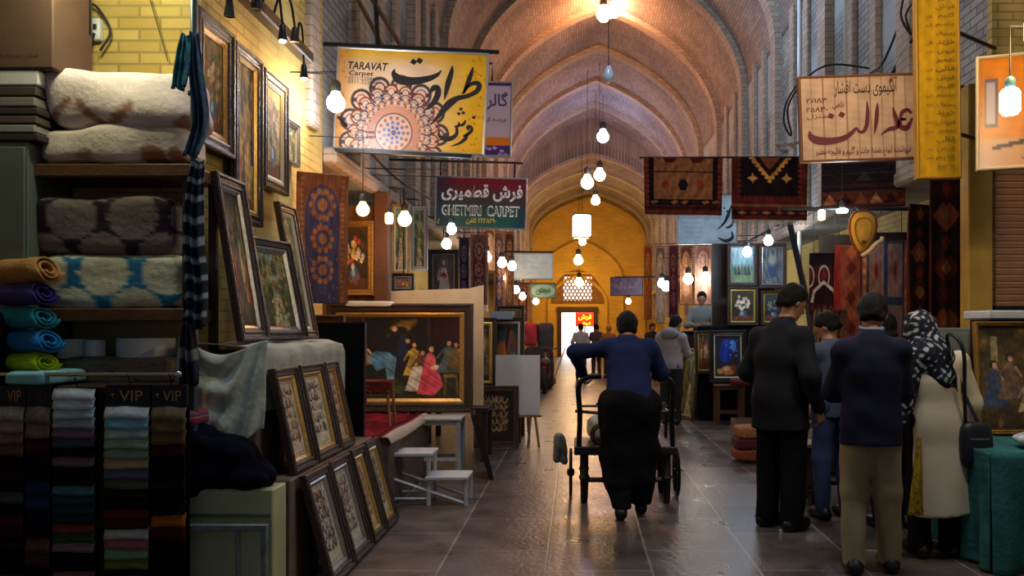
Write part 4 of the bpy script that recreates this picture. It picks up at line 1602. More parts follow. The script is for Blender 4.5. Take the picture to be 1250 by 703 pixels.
# chrome rail and the sample books that hang from it
RY = 4.22
o = thing('hanging_rail', 'chrome rail with a ball end above the sample books', 'rail', P(110, 457, RY))
MB().tube([(-.9, 0, 0), (.44, 0, 0)], .011, 10).build('tube', STEEL, o, 'auto')
MB().lathe([(.002, -.02), (.014, -.015), (.02, 0), (.014, .015), (.002, .02)], 12).build('end_ball', STEEL, o, True, (.455, 0, 0))
for x in (-.5, .4):
    MB().tube([(x, 0, 0), (x, .3, -.03)], .008, 6).build('bracket', DSTEEL, o)
NAVY = mat('navy_header', (18, 18, 38), .7)
sets = [
    (0, 32, 497, 'VIP', [(150, 146, 130), (150, 120, 110), (120, 90, 70), (96, 70, 50), (16, 14, 14), (40, 20, 22), (18, 14, 14), (70, 74, 70), (14, 12, 14), (60, 16, 26), (40, 14, 36), (30, 14, 30), (14, 12, 12), (16, 12, 16), (20, 60, 96), (14, 14, 20), (18, 14, 14)], 'sample book with cut off VIP header at the rail far end, beige then dark'),
    (33, 64, 497, 'HEA', [(110, 100, 88), (116, 104, 90), (60, 16, 24), (26, 18, 24), (14, 14, 24), (20, 40, 66), (18, 44, 80), (14, 18, 40), (12, 12, 16), (90, 66, 50), (52, 40, 32), (18, 16, 16), (16, 16, 20), (14, 14, 18)], 'narrow dark sample book with faint header and blue swatches'),
    (66, 118, 476, None, [(210, 220, 224), (200, 216, 222), (170, 196, 206), (150, 160, 168), (120, 96, 110), (60, 70, 80), (24, 20, 26), (110, 90, 90), (20, 16, 20), (16, 14, 16), (70, 110, 120), (20, 66, 66), (24, 60, 60), (16, 40, 52), (110, 50, 50), (50, 70, 44), (120, 104, 110), (16, 14, 22), (14, 14, 18), (120, 80, 76), (16, 22, 30), (20, 26, 38), (60, 24, 32)], 'sample book without header, topped by white swatches, grey teal below'),
    (129, 184, 496, 'VIP', [(196, 212, 216), (130, 190, 204), (160, 186, 180), (140, 170, 150), (120, 150, 130), (170, 150, 110), (90, 90, 120), (80, 84, 70), (26, 24, 28), (16, 14, 16), (90, 18, 26), (60, 14, 20), (180, 176, 176), (150, 90, 104), (110, 150, 110), (96, 110, 56), (16, 14, 14), (36, 104, 160), (20, 56, 96), (16, 26, 50)], 'sample book with crested VIP header and pale aqua to blue swatches'),
    (186, 229, 496, 'VIP', [(120, 110, 88), (112, 92, 64), (104, 80, 50), (50, 22, 20), (20, 16, 16), (18, 16, 18), (24, 26, 24), (18, 18, 18), (22, 22, 22), (150, 90, 30), (60, 16, 18), (24, 14, 16), (18, 12, 12), (16, 12, 12), (14, 12, 12), (16, 10, 12), (14, 10, 12)], 'sample book with VIP header next to the pole, brown and black swatches')]
for x0, x1, yt, hd, sw, lab in sets:
    a = P(x0, 470 if hd else 474, RY)
    b = P(x1, 740, RY)
    wd, ht = b.x - a.x, a.z - b.z
    o = thing('sample_book', lab, 'sample book', ((a.x + b.x) / 2, RY, b.z), 0, 'fabric sample books on the chrome rail')
    MB().box((0, .02, ht / 2), (wd, .012, ht)).build('card', BLACKCL, o)
    MB().tube([(0, .02, ht - .005), (0, .0, ht + .05), (0, -.014, ht + .056)], .004, 5).build('hook', DSTEEL, o)
    top = ht
    if hd:
        hh = 26 * RY / F
        MB().box((0, .004, ht - hh / 2), (wd, .02, hh), bev=.002).build('header', NAVY, o)
        hdr = o.children[-1]
        t = finish(text_mesh(hd, wd * .52, hh * .5), 'lettering', GOLDTXT if hd == 'VIP' else mat('faint_print', (60, 56, 60), .6), hdr)
        t.location = (wd * .08, -.0075, ht - hh / 2)
        if hd == 'VIP' and x0 > 10:
            cb = MB()
            for q in range(3):
                aa = -.6 + q * .6
                cb.lathe([(.001, -.002), (.006, 0), (.001, .002)], 8, (-wd * .33 + .008 * math.sin(aa), -.008, ht - hh / 2 + .008 * math.cos(aa)))
            cb.box((-wd * .33, -.008, ht - hh / 2 - .004), (.003, .002, .014))
            cb.build('crest', GOLDTXT, hdr)
        top -= hh
    sh = top / len(sw)
    for i, c in enumerate(sw):
        hgt = sh * 1.18
        z1 = top - i * sh
        grid_mesh('swatch', Img(9, 5, c).mott(.05, 5, i).a, lambda u, v: ((u - .5) * (wd - .006) + .0, -.004 - .018 * (1 - v) - .006 * np.sin(v * 3.1) + .002 * np.sin(u * 9 + i), z1 - hgt + v * hgt + .003 * np.sin(u * 5 + i * 2)), cloth_attr_m, o, back=(0, .004, 0))

# pole with scarves
o = thing('pole', 'grey metal pole at the corner of the quilt shelves', 'pole', (P(237, 0, 4.38).x, 4.38, 0))
MB().tube([(0, 0, 0), (0, 0, 4.2)], .019, 12).build('tube', mat('grey_pole', (100, 112, 124), .35, metal=.7), o, 'auto')
for z in (1.25, 2.05, 2.75):
    MB().box((0, 0, z), (.055, .055, .03), bev=.006).build('clamp', STEEL, o)


def scarf(label, pts, Y, wid, img, folds=3, amp=.02, group='scarves tied to the metal pole', name='scarf'):
    sp_ = spline([(P(x, y, Y).x, P(x, y, Y).z) for x, y in pts], 8)
    n = len(sp_)

    def fn(u, v):
        t = (1 - v) * (n - 1)
        i = np.clip(t.astype(int), 0, n - 2)
        f = t - i
        cx = sp_[i, 0] * (1 - f) + sp_[i + 1, 0] * f
        cz = sp_[i, 1] * (1 - f) + sp_[i + 1, 1] * f
        wv = wid * (.55 + .45 * np.sin(np.clip((1 - v) * 2.2, 0, 1.57)))
        return (cx + (u - .5) * wv, Y + amp * np.sin(u * 6.28 * folds + v * 3) * (.4 + (1 - v)), cz + .01 * np.sin(u * 7))
    o = grid_mesh(name, img, fn, cloth_attr_m, back=(.002, .006, 0))
    return tag(o, label, 'scarf', group)


scarf('teal scarf tied at the top of the metal pole', [(226, 42), (222, 70), (217, 108)], 4.3, .075, Img(16, 30, (70, 130, 140)).mott(.2).a)
scarf('denim blue scarf hanging over the picture frame beside the pole', [(236, 40), (238, 90), (243, 150), (232, 190)], 4.33, .085, Img(20, 40, (74, 96, 118)).mott(.2).a)
st = Img(20, 90, (38, 44, 54))
for i in range(9):
    st.rect(0, .02 + i * .11, 1, .055 + i * .11, (146, 156, 164))
scarf('black scarf with white stripes hanging down the pole', [(241, 196), (236, 240), (234, 300), (238, 350), (236, 400)], 4.3, .12, st.a, 3, .018)
scarf('dark grey scarf with one pale band hanging lowest on the pole', [(229, 395), (228, 430), (230, 470)], 4.28, .1, Img(16, 40, (44, 46, 54)).rect(0, .45, 1, .62, (120, 124, 126)).a)

# meter box and cables on the ochre brick
o = thing('meter_box', 'small white socket box with looped cable on the yellow brick', 'socket', P(121, 38, 4.9))
MB().box((0, -.02, 0), (.05, .04, .13), bev=.006).build('box', WHITE_P, o)
MB().box((0, -.045, .01), (.02, .012, .03), bev=.002).build('plug', INK, o)
MB().tube(spline([(.0, -.05, -.03), (-.03, -.05, -.1), (-.09, -.04, .02), (-.02, -.05, .14), (.05, -.05, .08), (.09, -.04, -.02), (.03, -.04, -.13)], 6), .008, 6).build('cable_loop', CORD, o, True)
MB().tube(spline([(-.04, -.04, .09), (-.18, -.03, .1), (-.33, -.03, .11)], 5), .012, 6).build('cable', CORD, o, True)
o = MB().tube(spline([P(182, -5, 4.88), P(192, 30, 4.88), P(205, 75, 4.88)], 6), .003, 5).build('thin_cable', CORD, None)
tag(o, 'thin dark cable running down the yellow brick above the quilts', 'cable')

# ================================================================== stepped bench with leaning pictures
STONE = mat('bench_plaster', (120, 100, 84), .85, var=.25, vscale=5, bump=.3)
o = MB().box((-1.955, 5.55, .32), (.67, 1.85, .64), bev=.01).build('display_step', STONE)
tag(o, 'low plaster step carrying the middle row of pictures', 'step')
o = MB().box((-2.06, 5.5, 1.0), (.44, 1.6, .71), bev=.01).build('display_bench', STONE)
tag(o, 'raised plaster bench under the pale dust sheet', 'bench')
o = thing('carpeted_platform', 'stone platform with red carpet on top beside the white step stool', 'platform', (-1.91, 7.6, 0))
MB().box((0, 0, .3), (.74, 1.8, .6), bev=.015).build('block', mat('rough_stone', (92, 78, 66), .9, var=.35, vscale=7, bump=.8, bscale=14), o)
rc = Img(40, 50, (124, 30, 40)).mott(.15)
rc.rect(.9, 0, 1, 1, (190, 176, 160)).rect(.8, 0, .84, 1, (70, 20, 30)).blobs(50, (0, 0, .8, 1), (.01, .03), [(160, 60, 50), (80, 20, 34), (150, 110, 80)], 3, 1)
grid_mesh('carpet', rc.a, lambda u, v: ((u - .5) * .78, (v - .5) * 1.84, .612 + .006 * np.sin(u * 20 + v * 9) - .06 * np.clip((u - .95) * 20, 0, 1) ** 2), rug_m, o, back=(0, 0, -.012))


def sheet_fn(u, v):
    # u runs along the bench (near to far), v from the front hem up and over the top to the wall
    s_ = 1 - v
    y = 4.66 + u * 1.66
    zt = 1.385
    x = np.where(s_ < .48, -2.27 + s_ / .48 * .45, -1.82 + .025)
    z = np.where(s_ < .48, zt, zt - (s_ - .48) * .75)
    r_ = np.clip(1 - np.abs(s_ - .48) / .1, 0, 1)
    fold = np.sin(u * 31 + s_ * 3) + .6 * np.sin(u * 53 + 2)
    x = x + np.where(s_ >= .48, .008 * fold * np.clip((s_ - .5) * 5, 0, 1), 0) - .02 * r_
    z = z + .008 * np.sin(u * 17 + s_ * 12) - .018 * r_ + .02
    return x, y, z


o = grid_mesh('dust_sheet', Img(60, 40, (172, 176, 166)).mott(.05).a, sheet_fn, cloth_attr_m, back=(-.004, .0, -.004))
tag(o, 'pale grey dust sheet spread over the raised bench under the pictures', 'sheet')


def drape_fn(u, v):
    x = -2.24 + u * .5
    s_ = 1 - v
    dip = np.sin(np.clip(u, 0, 1) * 3.14) ** 1.5
    z = 1.45 - .02 * u - .09 * dip * (1 - s_) - s_ * (.52 + .02 * u + .05 * np.sin(u * 11))
    fold = np.sin(s_ * 15 + 7 * (u - .45) ** 2 * 6) * np.clip(1.2 - s_, 0, 1) * dip + .6 * np.sin(u * 26 + s_ * 5) * np.clip(s_ * 2, 0, 1)
    y = 4.6 - .07 * s_ - .022 * fold - .05 * dip * (1 - (s_ - .35) ** 2)
    return x, y, z


o = grid_mesh('draped_cloth', Img(70, 60, (182, 188, 176)).mott(.06).a, drape_fn, cloth_attr_m, back=(0, .006, 0))
tag(o, 'crumpled pale cloth hanging in swags at the near end of the bench', 'cloth')

# upper row hung on the pier
HG = 'pictures hung above the dust sheet'
def wallpic(label, Y0, Y1, z0, z1, x, art, group, tilt=0, fw=.075, fm=F_DARK, sm=F_SLIP, slip=.03, rot=90):
    return picture('framed_picture', label, Y1 - Y0, z1 - z0, art, (x, (Y0 + Y1) / 2, z0), R(rot), tilt, fw, fm, sm, group, slip=slip)


wallpic('dark framed flower picture hung highest and nearest the metal pole', 4.76, 5.27, 2.58, 3.38, -2.24, art_flower(60, 80, (120, 96, 44), 4, [(196, 150, 80), (150, 60, 40), (210, 190, 140), (90, 90, 60)]), HG, -.0, .085, F_DARK, F_GOLD, .04)
wallpic('tall narrow dark framed picture of figures hung between two shorter frames', 5.28, 5.74, 2.2, 3.36, -2.24, art_people(50, 110, 6, (150, 120, 56)), HG, 0, .075)
wallpic('dark framed blossom picture with pale slip hung beside the goosenecks', 5.77, 6.25, 2.5, 3.34, -2.24, art_flower(60, 80, (170, 150, 96), 9, [(150, 110, 110), (190, 170, 140), (110, 80, 90)]), HG, 0, .07, F_DARK, F_PALE, .035)
LG = 'pictures leaning on the dust sheet'
wallpic('tall picture in thick dark frame leaning on the sheet, nearest the pole', 4.76, 5.17, 1.415, 2.42, -1.98, art_people(50, 100, 11, (110, 100, 60)), LG, R(9), .07, F_DARK, F_SILV, .03)
wallpic('landscape with waterfall in silvered frame leaning between two taller frames', 5.2, 5.7, 1.415, 2.1, -1.95, art_land(70, 80, 3), LG, R(12), .055, F_DARK, F_SILV, .04, 78)
wallpic('tall dark framed picture leaning farthest along the dust sheet', 5.76, 6.12, 1.415, 2.4, -1.97, art_land(50, 100, 8, 1), LG, R(10), .065, F_BROWN, F_PALE, .03)
MG = 'calligraphy pictures leaning on the low step'
sc_pal = [((206, 186, 160), (70, 44, 40), (130, 60, 44)), ((214, 198, 172), (56, 36, 34), (110, 50, 40)), ((206, 176, 150), (80, 40, 40), (140, 70, 50))]
for i, (a, b, lab) in enumerate(((4.74, 5.14, 'nearest picture of the middle row, dark frame with pale script, beside the swags'), (5.18, 5.66, 'middle picture of the middle row, cream sheet of dense dark script'), (5.69, 6.0, 'farthest picture of the middle row, narrow script sheet in brown frame'))):
    wallpic(lab, a, b, .645, 1.27, -1.665, art_script(60, 84, *sc_pal[i][:2], i + 1, sc_pal[i][2], 5), MG, R(12), .055, F_DARK if i < 2 else F_BROWN, F_SLIP if i < 2 else F_GOLD, .03)
BG_ = 'pictures leaning in the bottom row on the floor'
for i, (a, b, lab) in enumerate(((4.7, 5.14, 'nearest picture of the floor row, tall dark frame with script and garlands'), (5.17, 5.6, 'second picture of the floor row, green tinted lower edge and dark script'),
                                 (5.66, 6.0, 'third picture of the floor row, orange brown script on cream'), (6.04, 6.4, 'farthest picture of the floor row, next to the carpeted platform'))):
    art = art_script(60, 84, [(198, 188, 166), (186, 186, 164), (208, 176, 130), (196, 180, 150)][i], [(58, 44, 46), (70, 40, 40), (120, 66, 34), (60, 50, 40)][i], 20 + i, [(110, 60, 60), (150, 60, 50), (160, 90, 40), (96, 70, 50)][i], 6)
    wallpic(lab, a, b, .004, .665, -1.43, art, BG_, R(15), .06, F_DARK, F_SILV if i < 2 else F_SLIP, .03)

# pale box with rail in front, and the heap of dark clothes
o = thing('crate', 'pale green board crate under the heap of dark clothes', 'crate', (-1.9, 4.46, 0))
PG = mat('pale_green_board', (176, 184, 140), .7, var=.1, vscale=4)
MB().box((0, 0, .32), (.56, .2, .64), bev=.008).build('body', PG, o)
MB().box((.02, -.104, .5), (.5, .008, .02)).build('seam', mat('crate_seam', (110, 116, 90), .7), o)
o = thing('low_railing', 'worn blue grey metal railing in front of the pale crate', 'railing', (-1.9, 4.27, 0))
BGM = mat('blue_grey_metal', (120, 134, 142), .4, metal=.4, var=.25, vscale=20)
MB().box((0, 0, .46), (.57, .035, .035), bev=.005).build('top_bar', BGM, o)
for x in (-.27, .13, .268):
    MB().box((x, 0, .23), (.03 if x > .2 else .022, .03, .46), bev=.004).build('post', BGM, o)
g = SDF((-2.35, 4.2, .6), (-1.5, 4.75, 1.15), .012)
for c, r_ in (((-2.0, 4.45, .72), (.25, .14, .1)), ((-2.1, 4.44, .86), (.16, .12, .12)), ((-1.9, 4.46, .82), (.14, .12, .1)), ((-1.78, 4.45, .69), (.14, .12, .07)), ((-2.12, 4.42, .66), (.1, .13, .1))):
    g.ell(c, r_, .05)
g.wrinkle(.014, 3, 24)
o = g.build('clothes_heap', mat('navy_black_clothes', (14, 16, 28), .95, spec=.1, var=.3))
tag(o, 'heap of navy black clothes lying on the pale green crate', 'clothes')
soft_box('folded_shirt', (-2.13, 4.27, .86), (.1, .1, .2), mat('blue_shirt', (36, 78, 150), .9), None, 3, .01, 4)
tag(bpy.data.objects['folded_shirt'], 'bright blue shirt tucked beside the heap of dark clothes', 'shirt')
sa = Img(20, 14, (120, 60, 70))
for i in range(5):
    sa.rect(0, i * .2, 1, i * .2 + .09, [(160, 40, 60), (90, 90, 130), (150, 150, 160)][i % 3])
tag(soft_box('folded_shawl', (-2.1, 4.44, 1.02), (.17, .24, .1), cloth_attr_m, None, 4, .008, 9, 16, sa.a), 'red and grey striped shawl folded above the dark clothes', 'shawl')

# black frame seen from behind, standing on the step end
o = picture('framed_picture', 'large black frame with its back turned, at the far end of the bench', .49, .9, None, (-1.93, 6.46, .645), R(178), R(-3), .06, F_BLACK, F_BLACK)
for ch in o.children:
    if ch.name.startswith('backing'):
        ch.data.materials.clear()
        ch.data.materials.append(BLACKCL)

# hung narrow carpet, gold flower picture, partition, post
def rug(name, label, c, wd, ht, img, rotz=0, fold=2, amp=.015, group=None, fringe=0, cat='rug', top_tilt=0.0, fringe_c=(196, 184, 164), seed=0):
    """a rug hanging from its upper edge, c = top centre"""
    o = thing(name, label, cat, c, rotz, group)
    def fn(u, v):
        s_ = 1 - v
        return ((u - .5) * wd * (1 - .02 * s_), amp * np.sin(u * 6.28 * fold + seed) * s_ + .02 * s_ * np.sin(u * 3 + seed) - .03 * (1 - s_) ** 12, -s_ * ht + top_tilt * (u - .5))
    grid_mesh('pile', img, fn, rug_m, o, back=(0, .012, 0))
    if fringe:
        mb = MB()
        n = max(10, int(wd / .022))
        g = random.Random(seed)
        for i in range(n):
            u = (i + .5) / n
            x = (u - .5) * wd * .98
            y = amp * math.sin(u * 6.28 * fold + seed) + .02 * math.sin(u * 3 + seed) + .006
            z = -ht + top_tilt * (u - .5)
            mb.tube([(x, y, z + .01), (x + g.uniform(-.01, .01), y, z - fringe * g.uniform(.7, 1.1))], .005, 4)
        mb.build('fringe', mat('fringe_%d' % fringe_c[0], fringe_c, .9), o)
    return o


rug('hanging_carpet', 'narrow purple medallion carpet hanging beside the gold framed flowers', (-2.09, 6.72, 2.76), .42, 1.06, rug_medallion(), R(32), 1.5, .02)
o = thing('partition', 'brown plank partition behind the gold framed flowers', 'partition', (-2.5, 9.0, 0))
MB().box((0, 0, 1.42), (.86, .05, 2.84)).build('panel', mat('plank_brown', (126, 88, 50), .6, wave=(2.2, 3, 'X', (96, 62, 34))), o)
MB().box((.36, -.02, 1.49), (.16, .13, 2.98), bev=.01).build('post', WOOD, o)
picture('framed_picture', 'flower bouquet in a wide gold frame hung on the brown partition', .42, .81, art_flower(70, 110, (70, 44, 20), 2), (-2.43, 8.93, 1.85), 0, 0, .055, F_GOLD, F_SLIP, slip=.012)
picture('framed_picture', 'small dark landscape in brown frame standing behind the black frame', .27, .99, art_land(44, 120, 5), (-2.13, 6.98, .62), R(8), R(4), .05, F_BROWN, F_GOLD, slip=.02)
picture('framed_picture', 'gold framed flower sliver behind the back turned black frame', .2, .98, art_flower(44, 110, (60, 50, 24), 7), (-2.17, 7.25, .62), 0, R(4), .035, F_GOLD, F_SLIP, slip=.015)
picture('framed_picture', 'small silver framed picture hung on the pier above the carpet', .3, .34, art_land(30, 34, 9), (-2.265, 6.42, 2.78), R(90), 0, .03, F_SILV, F_PALE, slip=.01)
o = thing('side_table', 'small wooden table with patterned red cover on the carpeted platform', 'table', (-1.84, 7.5, .615))
tc = Img(24, 16, (96, 40, 36)).blobs(40, (0, 0, 1, 1), (.03, .07), [(150, 110, 70), (120, 60, 40), (60, 40, 40)], 3)
MB().box((0, 0, .39), (.3, .26, .02), bev=.004).build('top', LWOOD, o)
grid_mesh('cover', tc.a, lambda u, v: ((u - .5) * .32, -.13 - .005 + 0 * u + (v > .55) * (v - .55) * .6, np.where(v > .55, .406, .406 - (.55 - v) * .2)), rug_m, o, back=(0, .004, -.004))
for x in (-.13, .13):
    for y in (-.1, .1):
        MB().tube([(x * .9, y, .38), (x * 1.15, y * 1.1, .0)], [.017, .012], 8).build('leg', LWOOD, o)

# ================================================================== big court scene and what stands round it
picture('framed_picture', 'large woven court scene in wide carved gold and brown frame, on white stool', 1.52, 1.13, np.clip(art_court(180, 120) * 1.25, 0, 255), (-1.845, 8.52, .622), 0, R(2), .095, F_DARK, F_SLIP, slip=.05, dep=.06)
cx, wd, z, h = bx(474, 352, 590, 385, 9.3)
tag(MB().add([(cx - wd / 2, 9.3, .62), (cx + wd / 2, 9.3, .62), (cx + wd / 2, 9.32, z + h + .04), (cx + wd * .35, 9.31, z + h), (cx - wd / 2, 9.32, z + h - .03)] +
             [(cx - wd / 2, 9.33, .62), (cx + wd / 2, 9.33, .62), (cx + wd / 2, 9.35, z + h + .04), (cx + wd * .35, 9.34, z + h), (cx - wd / 2, 9.35, z + h - .03)],
             [(0, 1, 2, 3, 4), (9, 8, 7, 6, 5)] + [(i, i + 5, (i + 1) % 5 + 5, (i + 1) % 5) for i in range(5)]).build('cardboard_sheet', CARD), 'big beige cardboard sheet standing behind the court scene', 'cardboard')
tag(soft_box('paper_roll', P(452, 371, 8.56), (.5, .14, .05), PAPER, None, 7, .006, 3, 16), 'crumpled white paper lying along the top of the court scene frame', 'paper')
o = thing('wooden_bench', 'rough bench behind the court scene holding cardboard and frames', 'bench', (-1.5, 9.45, 0))
MB().box((0, 0, .58), (1.0, .6, .06), bev=.008).build('seat', DWOOD, o)
for x in (-.45, .45):
    for y in (-.25, .25):
        MB().box((x, y, .275), (.07, .07, .55)).build('leg', DWOOD, o)


def stool(name, label, c, wd, dp, ht, m, leg=.035, rotz=0, splay=0, cat='stool', bar=True, group=None, top_m=None):
    o = thing(name, label, cat, c, rotz, group)
    MB().box((0, 0, ht - .015), (wd, dp, .03), bev=.006).build('seat', top_m or m, o)
    ap_ = MB()
    for sy in (-1, 1):
        ap_.box((0, sy * (dp / 2 - leg), ht - .055), (wd - leg * 2, .018, .05))
    for sx in (-1, 1):
        ap_.box((sx * (wd / 2 - leg), 0, ht - .055), (.018, dp - leg * 2, .05))
    ap_.build('apron', m, o)
    for sx in (-1, 1):
        for sy in (-1, 1):
            x, y = sx * (wd / 2 - leg * .8), sy * (dp / 2 - leg * .8)
            MB().tube([(x, y, ht - .03), (x * (1 + splay), y * (1 + splay), 0)], leg * .62, 4).build('leg', m, o)
    if bar:
        for sy in (-1, 1):
            MB().box((0, sy * (dp / 2 - leg * .8), ht * .3), (wd - leg, .02, .03)).build('stretcher', m, o)
    return o


stool('stool', 'tall white wooden stool carrying the court scene', (P(538, 0, 8.36).x, 8.36, 0), .47, .36, .6, WHITE_P, .045)
o = thing('step_stool', 'worn white two step stool in front of the court scene', 'step stool', (-1.27, 7.05, 0))
a = P(503, 555, 7.05).x + 1.27
MB().box((a, 0, .43), (.4, .34, .03), bev=.005).build('upper_step', WHITE_P, o)
b = P(545, 0, 7.0).x + 1.27
MB().box((b + .02, -.02, .235), (.36, .34, .028), bev=.005).build('lower_step', WHITE_P, o)
for y in (-.15, .15):
    for x, zt in ((a - .18, .42), (a + .17, .42), (b + .18, .22)):
        MB().box((x, y, zt / 2), (.03, .03, zt), bev=.003).build('leg', WHITE_P, o)
    MB().tube([(a - .17, y, .24), (b + .17, y, .02)], .014, 4).build('brace', WHITE_P, o)
    MB().tube([(a - .17, y, .06), (a + .17, y, .06)], .012, 4).build('brace', WHITE_P, o)
wp = picture('framed_picture', 'thin black frame leaning edge on beside the tall white stool', .5, .66, art_land(30, 40, 4), (-.9, 8.3, .004), R(98), R(16), .05, F_BLACK, F_BROWN)
picture('framed_picture', 'gold script on dark ground in carved frame standing on the floor', .56, .77, art_script(70, 90, (40, 28, 26), (186, 146, 96), 5, (150, 110, 70), 5), (P(606, 0, 10.2).x, 10.2, .004), R(6), R(5), .075, F_BROWN, F_BROWN, slip=.015)
o = thing('wooden_bench', 'dark bench carrying the horse picture and the gold framed one', 'bench', (-1.35, 11.0, 0))
MB().box((0, 0, .68), (1.3, .9, .06), bev=.008).build('seat', DWOOD, o)
for x in (-.58, .58):
    for y in (-.38, .38):
        MB().box((x, y, .33), (.07, .07, .65)).build('leg', DWOOD, o)
picture('framed_picture', 'brown picture with bright gold inner edge between court scene and horse', .62, .92, art_people(50, 70, 14, (100, 70, 24)), (P(606, 0, 10.7).x - .31, 10.7, .713), R(3), R(4), .06, F_DARK, mat('bright_gold_slip', (222, 184, 84), .3, metal=.4), slip=.04)
picture('framed_picture', 'horse head picture with cream inner edge in dark frame', .46, .93, art_horse(), (P(640, 0, 10.95).x - .23, 10.95, .713), 0, R(4), .06, F_DARK, F_PALE, slip=.03)
picture('framed_picture', 'dark framed picture whose corner shows behind the horse picture', .4, 1.1, art_land(30, 60, 12), (P(640, 0, 11.3).x - .2, 11.35, .713), 0, R(4), .05, F_BLACK, F_GOLD)
o = thing('plastic_tray', 'blue grey plastic tray lying on top of the horse picture', 'tray', P(612, 390, 10.9))
MB().box((0, .05, .01), (.3, .2, .02), bev=.005).build('base', mat('tray_plastic', (120, 140, 160), .4), o)
for sx, sy, a, b in ((0, -1, .3, .012), (0, 1, .3, .012), (-1, 0, .012, .2), (1, 0, .012, .2)):
    MB().box((sx * .145, .05 + sy * .095, .06), (a, b, .1), bev=.003).build('side', _M['tray_plastic'], o)
o = thing('display_easel', 'wooden easel holding a blank off white panel beside the walkway', 'easel', (P(632, 0, 10.3).x, 10.3, 0))
MB().box((0, .0, .78), (.56, .02, .75), rx=-.06, bev=.004).build('panel', mat('off_white_panel', (206, 204, 198), .6, var=.05), o)
for pth in (([(.2, .06, .8), (.13, -.02, 0)]), ([(.16, .06, .8), (.27, -.03, 0)]), ([(-.2, .06, .8), (-.24, .0, 0)]), ([(.1, .08, .8), (.12, .4, 0)])):
    MB().tube(pth, .018, 6).build('leg', LWOOD, o)
MB().box((.1, -.0, .39), (.4, .05, .025)).build('ledge', LWOOD, o)
# ================================================================== signs
# yellow sign with calligraphy and a round ornament
def taravat_face(W=280, H=180):
    m = Img(W, H, (222, 188, 150))
    m.mix(np.clip((m.x - .62) / .3, 0, 1) * .95, (226, 170, 24))
    m.mix(np.clip((.16 - m.y) / .16, 0, 1) * .9, (214, 158, 20))
    m.mix(np.clip((.14 - m.x) / .16, 0, 1) * .8, (170, 104, 34))
    m.mix(np.clip((m.y - .85) / .2, 0, 1) * np.clip((m.x - .55) * 3, 0, 1) * .7, (224, 164, 20))
    m.ell(.45, .4, .3, .35, (232, 204, 180), soft=.9, al=.8)
    for i in range(60):
        g = random.Random(i)
        x = g.choice([g.uniform(.86, 1), g.uniform(0, .07)])
        m.ell(x, g.uniform(0, 1), .008, .014, (150, 100, 20), al=.5)
    cx, cy, asp = .395, .82, W / H
    cols = [(58, 44, 58), (150, 70, 50), (84, 92, 124), (96, 60, 56)]
    for ring, (rad, n, pr_, c) in enumerate(((.3, 13, .075, (44, 34, 46)), (.262, 17, .05, (120, 54, 42)), (.222, 22, .036, (66, 66, 96)), (.19, 26, .026, (140, 66, 50)))):
        for i in range(n):
            a = i * 2 * math.pi / n + ring * .2
            px_, py_ = cx + rad * math.cos(a), cy - rad * asp * math.sin(a)
            m.ell(px_, py_, pr_, pr_ * asp, c, soft=.12)
            m.ell(px_, py_, pr_ * .78, pr_ * .78 * asp, (214, 182, 156), soft=.15)
            m.ell(px_, py_, pr_ * .55, pr_ * .55 * asp, cols[(i + ring) % 4], soft=.2)
            m.ell(px_, py_, pr_ * .42, pr_ * .42 * asp, (220, 190, 164), soft=.2)
            for q_ in (-1, 1):
                m.ell(px_ + q_ * pr_ * .6, py_, pr_ * .22, pr_ * .22 * asp, (70, 50, 60), soft=.3)
            m.ell(px_, py_, pr_ * .3, pr_ * .3 * asp, (206, 170, 140), soft=.3)
    m.ell(cx, cy, .175, .175 * asp, (186, 130, 106), soft=.04).ell(cx, cy, .128, .128 * asp, (66, 60, 80), soft=.03).ell(cx, cy, .12, .12 * asp, (196, 160, 142), soft=.03)
    for rr, n, s_, c in ((.095, 14, .013, (150, 84, 60)), (.065, 11, .014, (92, 104, 150)), (.035, 7, .013, (60, 74, 132))):
        for i in range(n):
            a = i * 2 * math.pi / n
            m.ell(cx + rr * math.cos(a), cy - rr * asp * math.sin(a), s_, s_ * asp, c, soft=.3)
    m.ell(cx, cy, .02, .02 * asp, (50, 60, 120))
    return m.mott(.03).a


SLIT = mat('lit_sign_face', attr=True, rough=.35, spec=.4)
o, B = sign('shop_sign', 'large yellow carpet shop sign with black calligraphy and a round lace ornament', 409, 61, 594, 186, 7.4, taravat_face(), ALU, R(2.7), lit=SLIT)
cv = conv(400, 50, 4.6875)
cv.k *= 1.25
B.strokes([[(383, 160, 4), (380, 190, 26), (415, 222, 42), (495, 230, 36), (575, 216, 28), (625, 195, 18), (652, 168, 4)],
           [(714, 143, 5), (708, 180, 20), (690, 240, 26), (676, 300, 16), (668, 336, 4)],
           [(588, 300, 5), (604, 272, 26), (628, 268, 24), (632, 300, 28), (612, 345, 26), (580, 380, 16), (548, 398, 4)],
           [(833, 148, 4), (822, 185, 18), (800, 245, 20), (778, 300, 10)],
           [(770, 302, 8), (805, 258, 14), (845, 240, 20), (868, 256, 24), (850, 290, 22), (800, 315, 20), (745, 328, 24), (700, 356, 34), (655, 405, 26), (620, 448, 14), (585, 482, 4)],
           [(790, 452, 5), (776, 478, 14), (756, 482, 8), (752, 466, 6), (748, 486, 12), (730, 488, 6), (738, 500, 12), (736, 535, 16), (700, 560, 22), (660, 558, 20), (636, 536, 12), (642, 505, 4)],
           [(808, 512, 8), (800, 494, 14), (818, 492, 14), (824, 512, 14), (800, 535, 14), (775, 545, 8)],
           [(798, 528, 8), (790, 556, 16), (755, 585, 12), (706, 602, 3)]], cv, INK,
          dots=[(492, 120, 34), (526, 114, 34), (750, 416, 20), (776, 412, 20), (762, 390, 20), (836, 438, 20)])
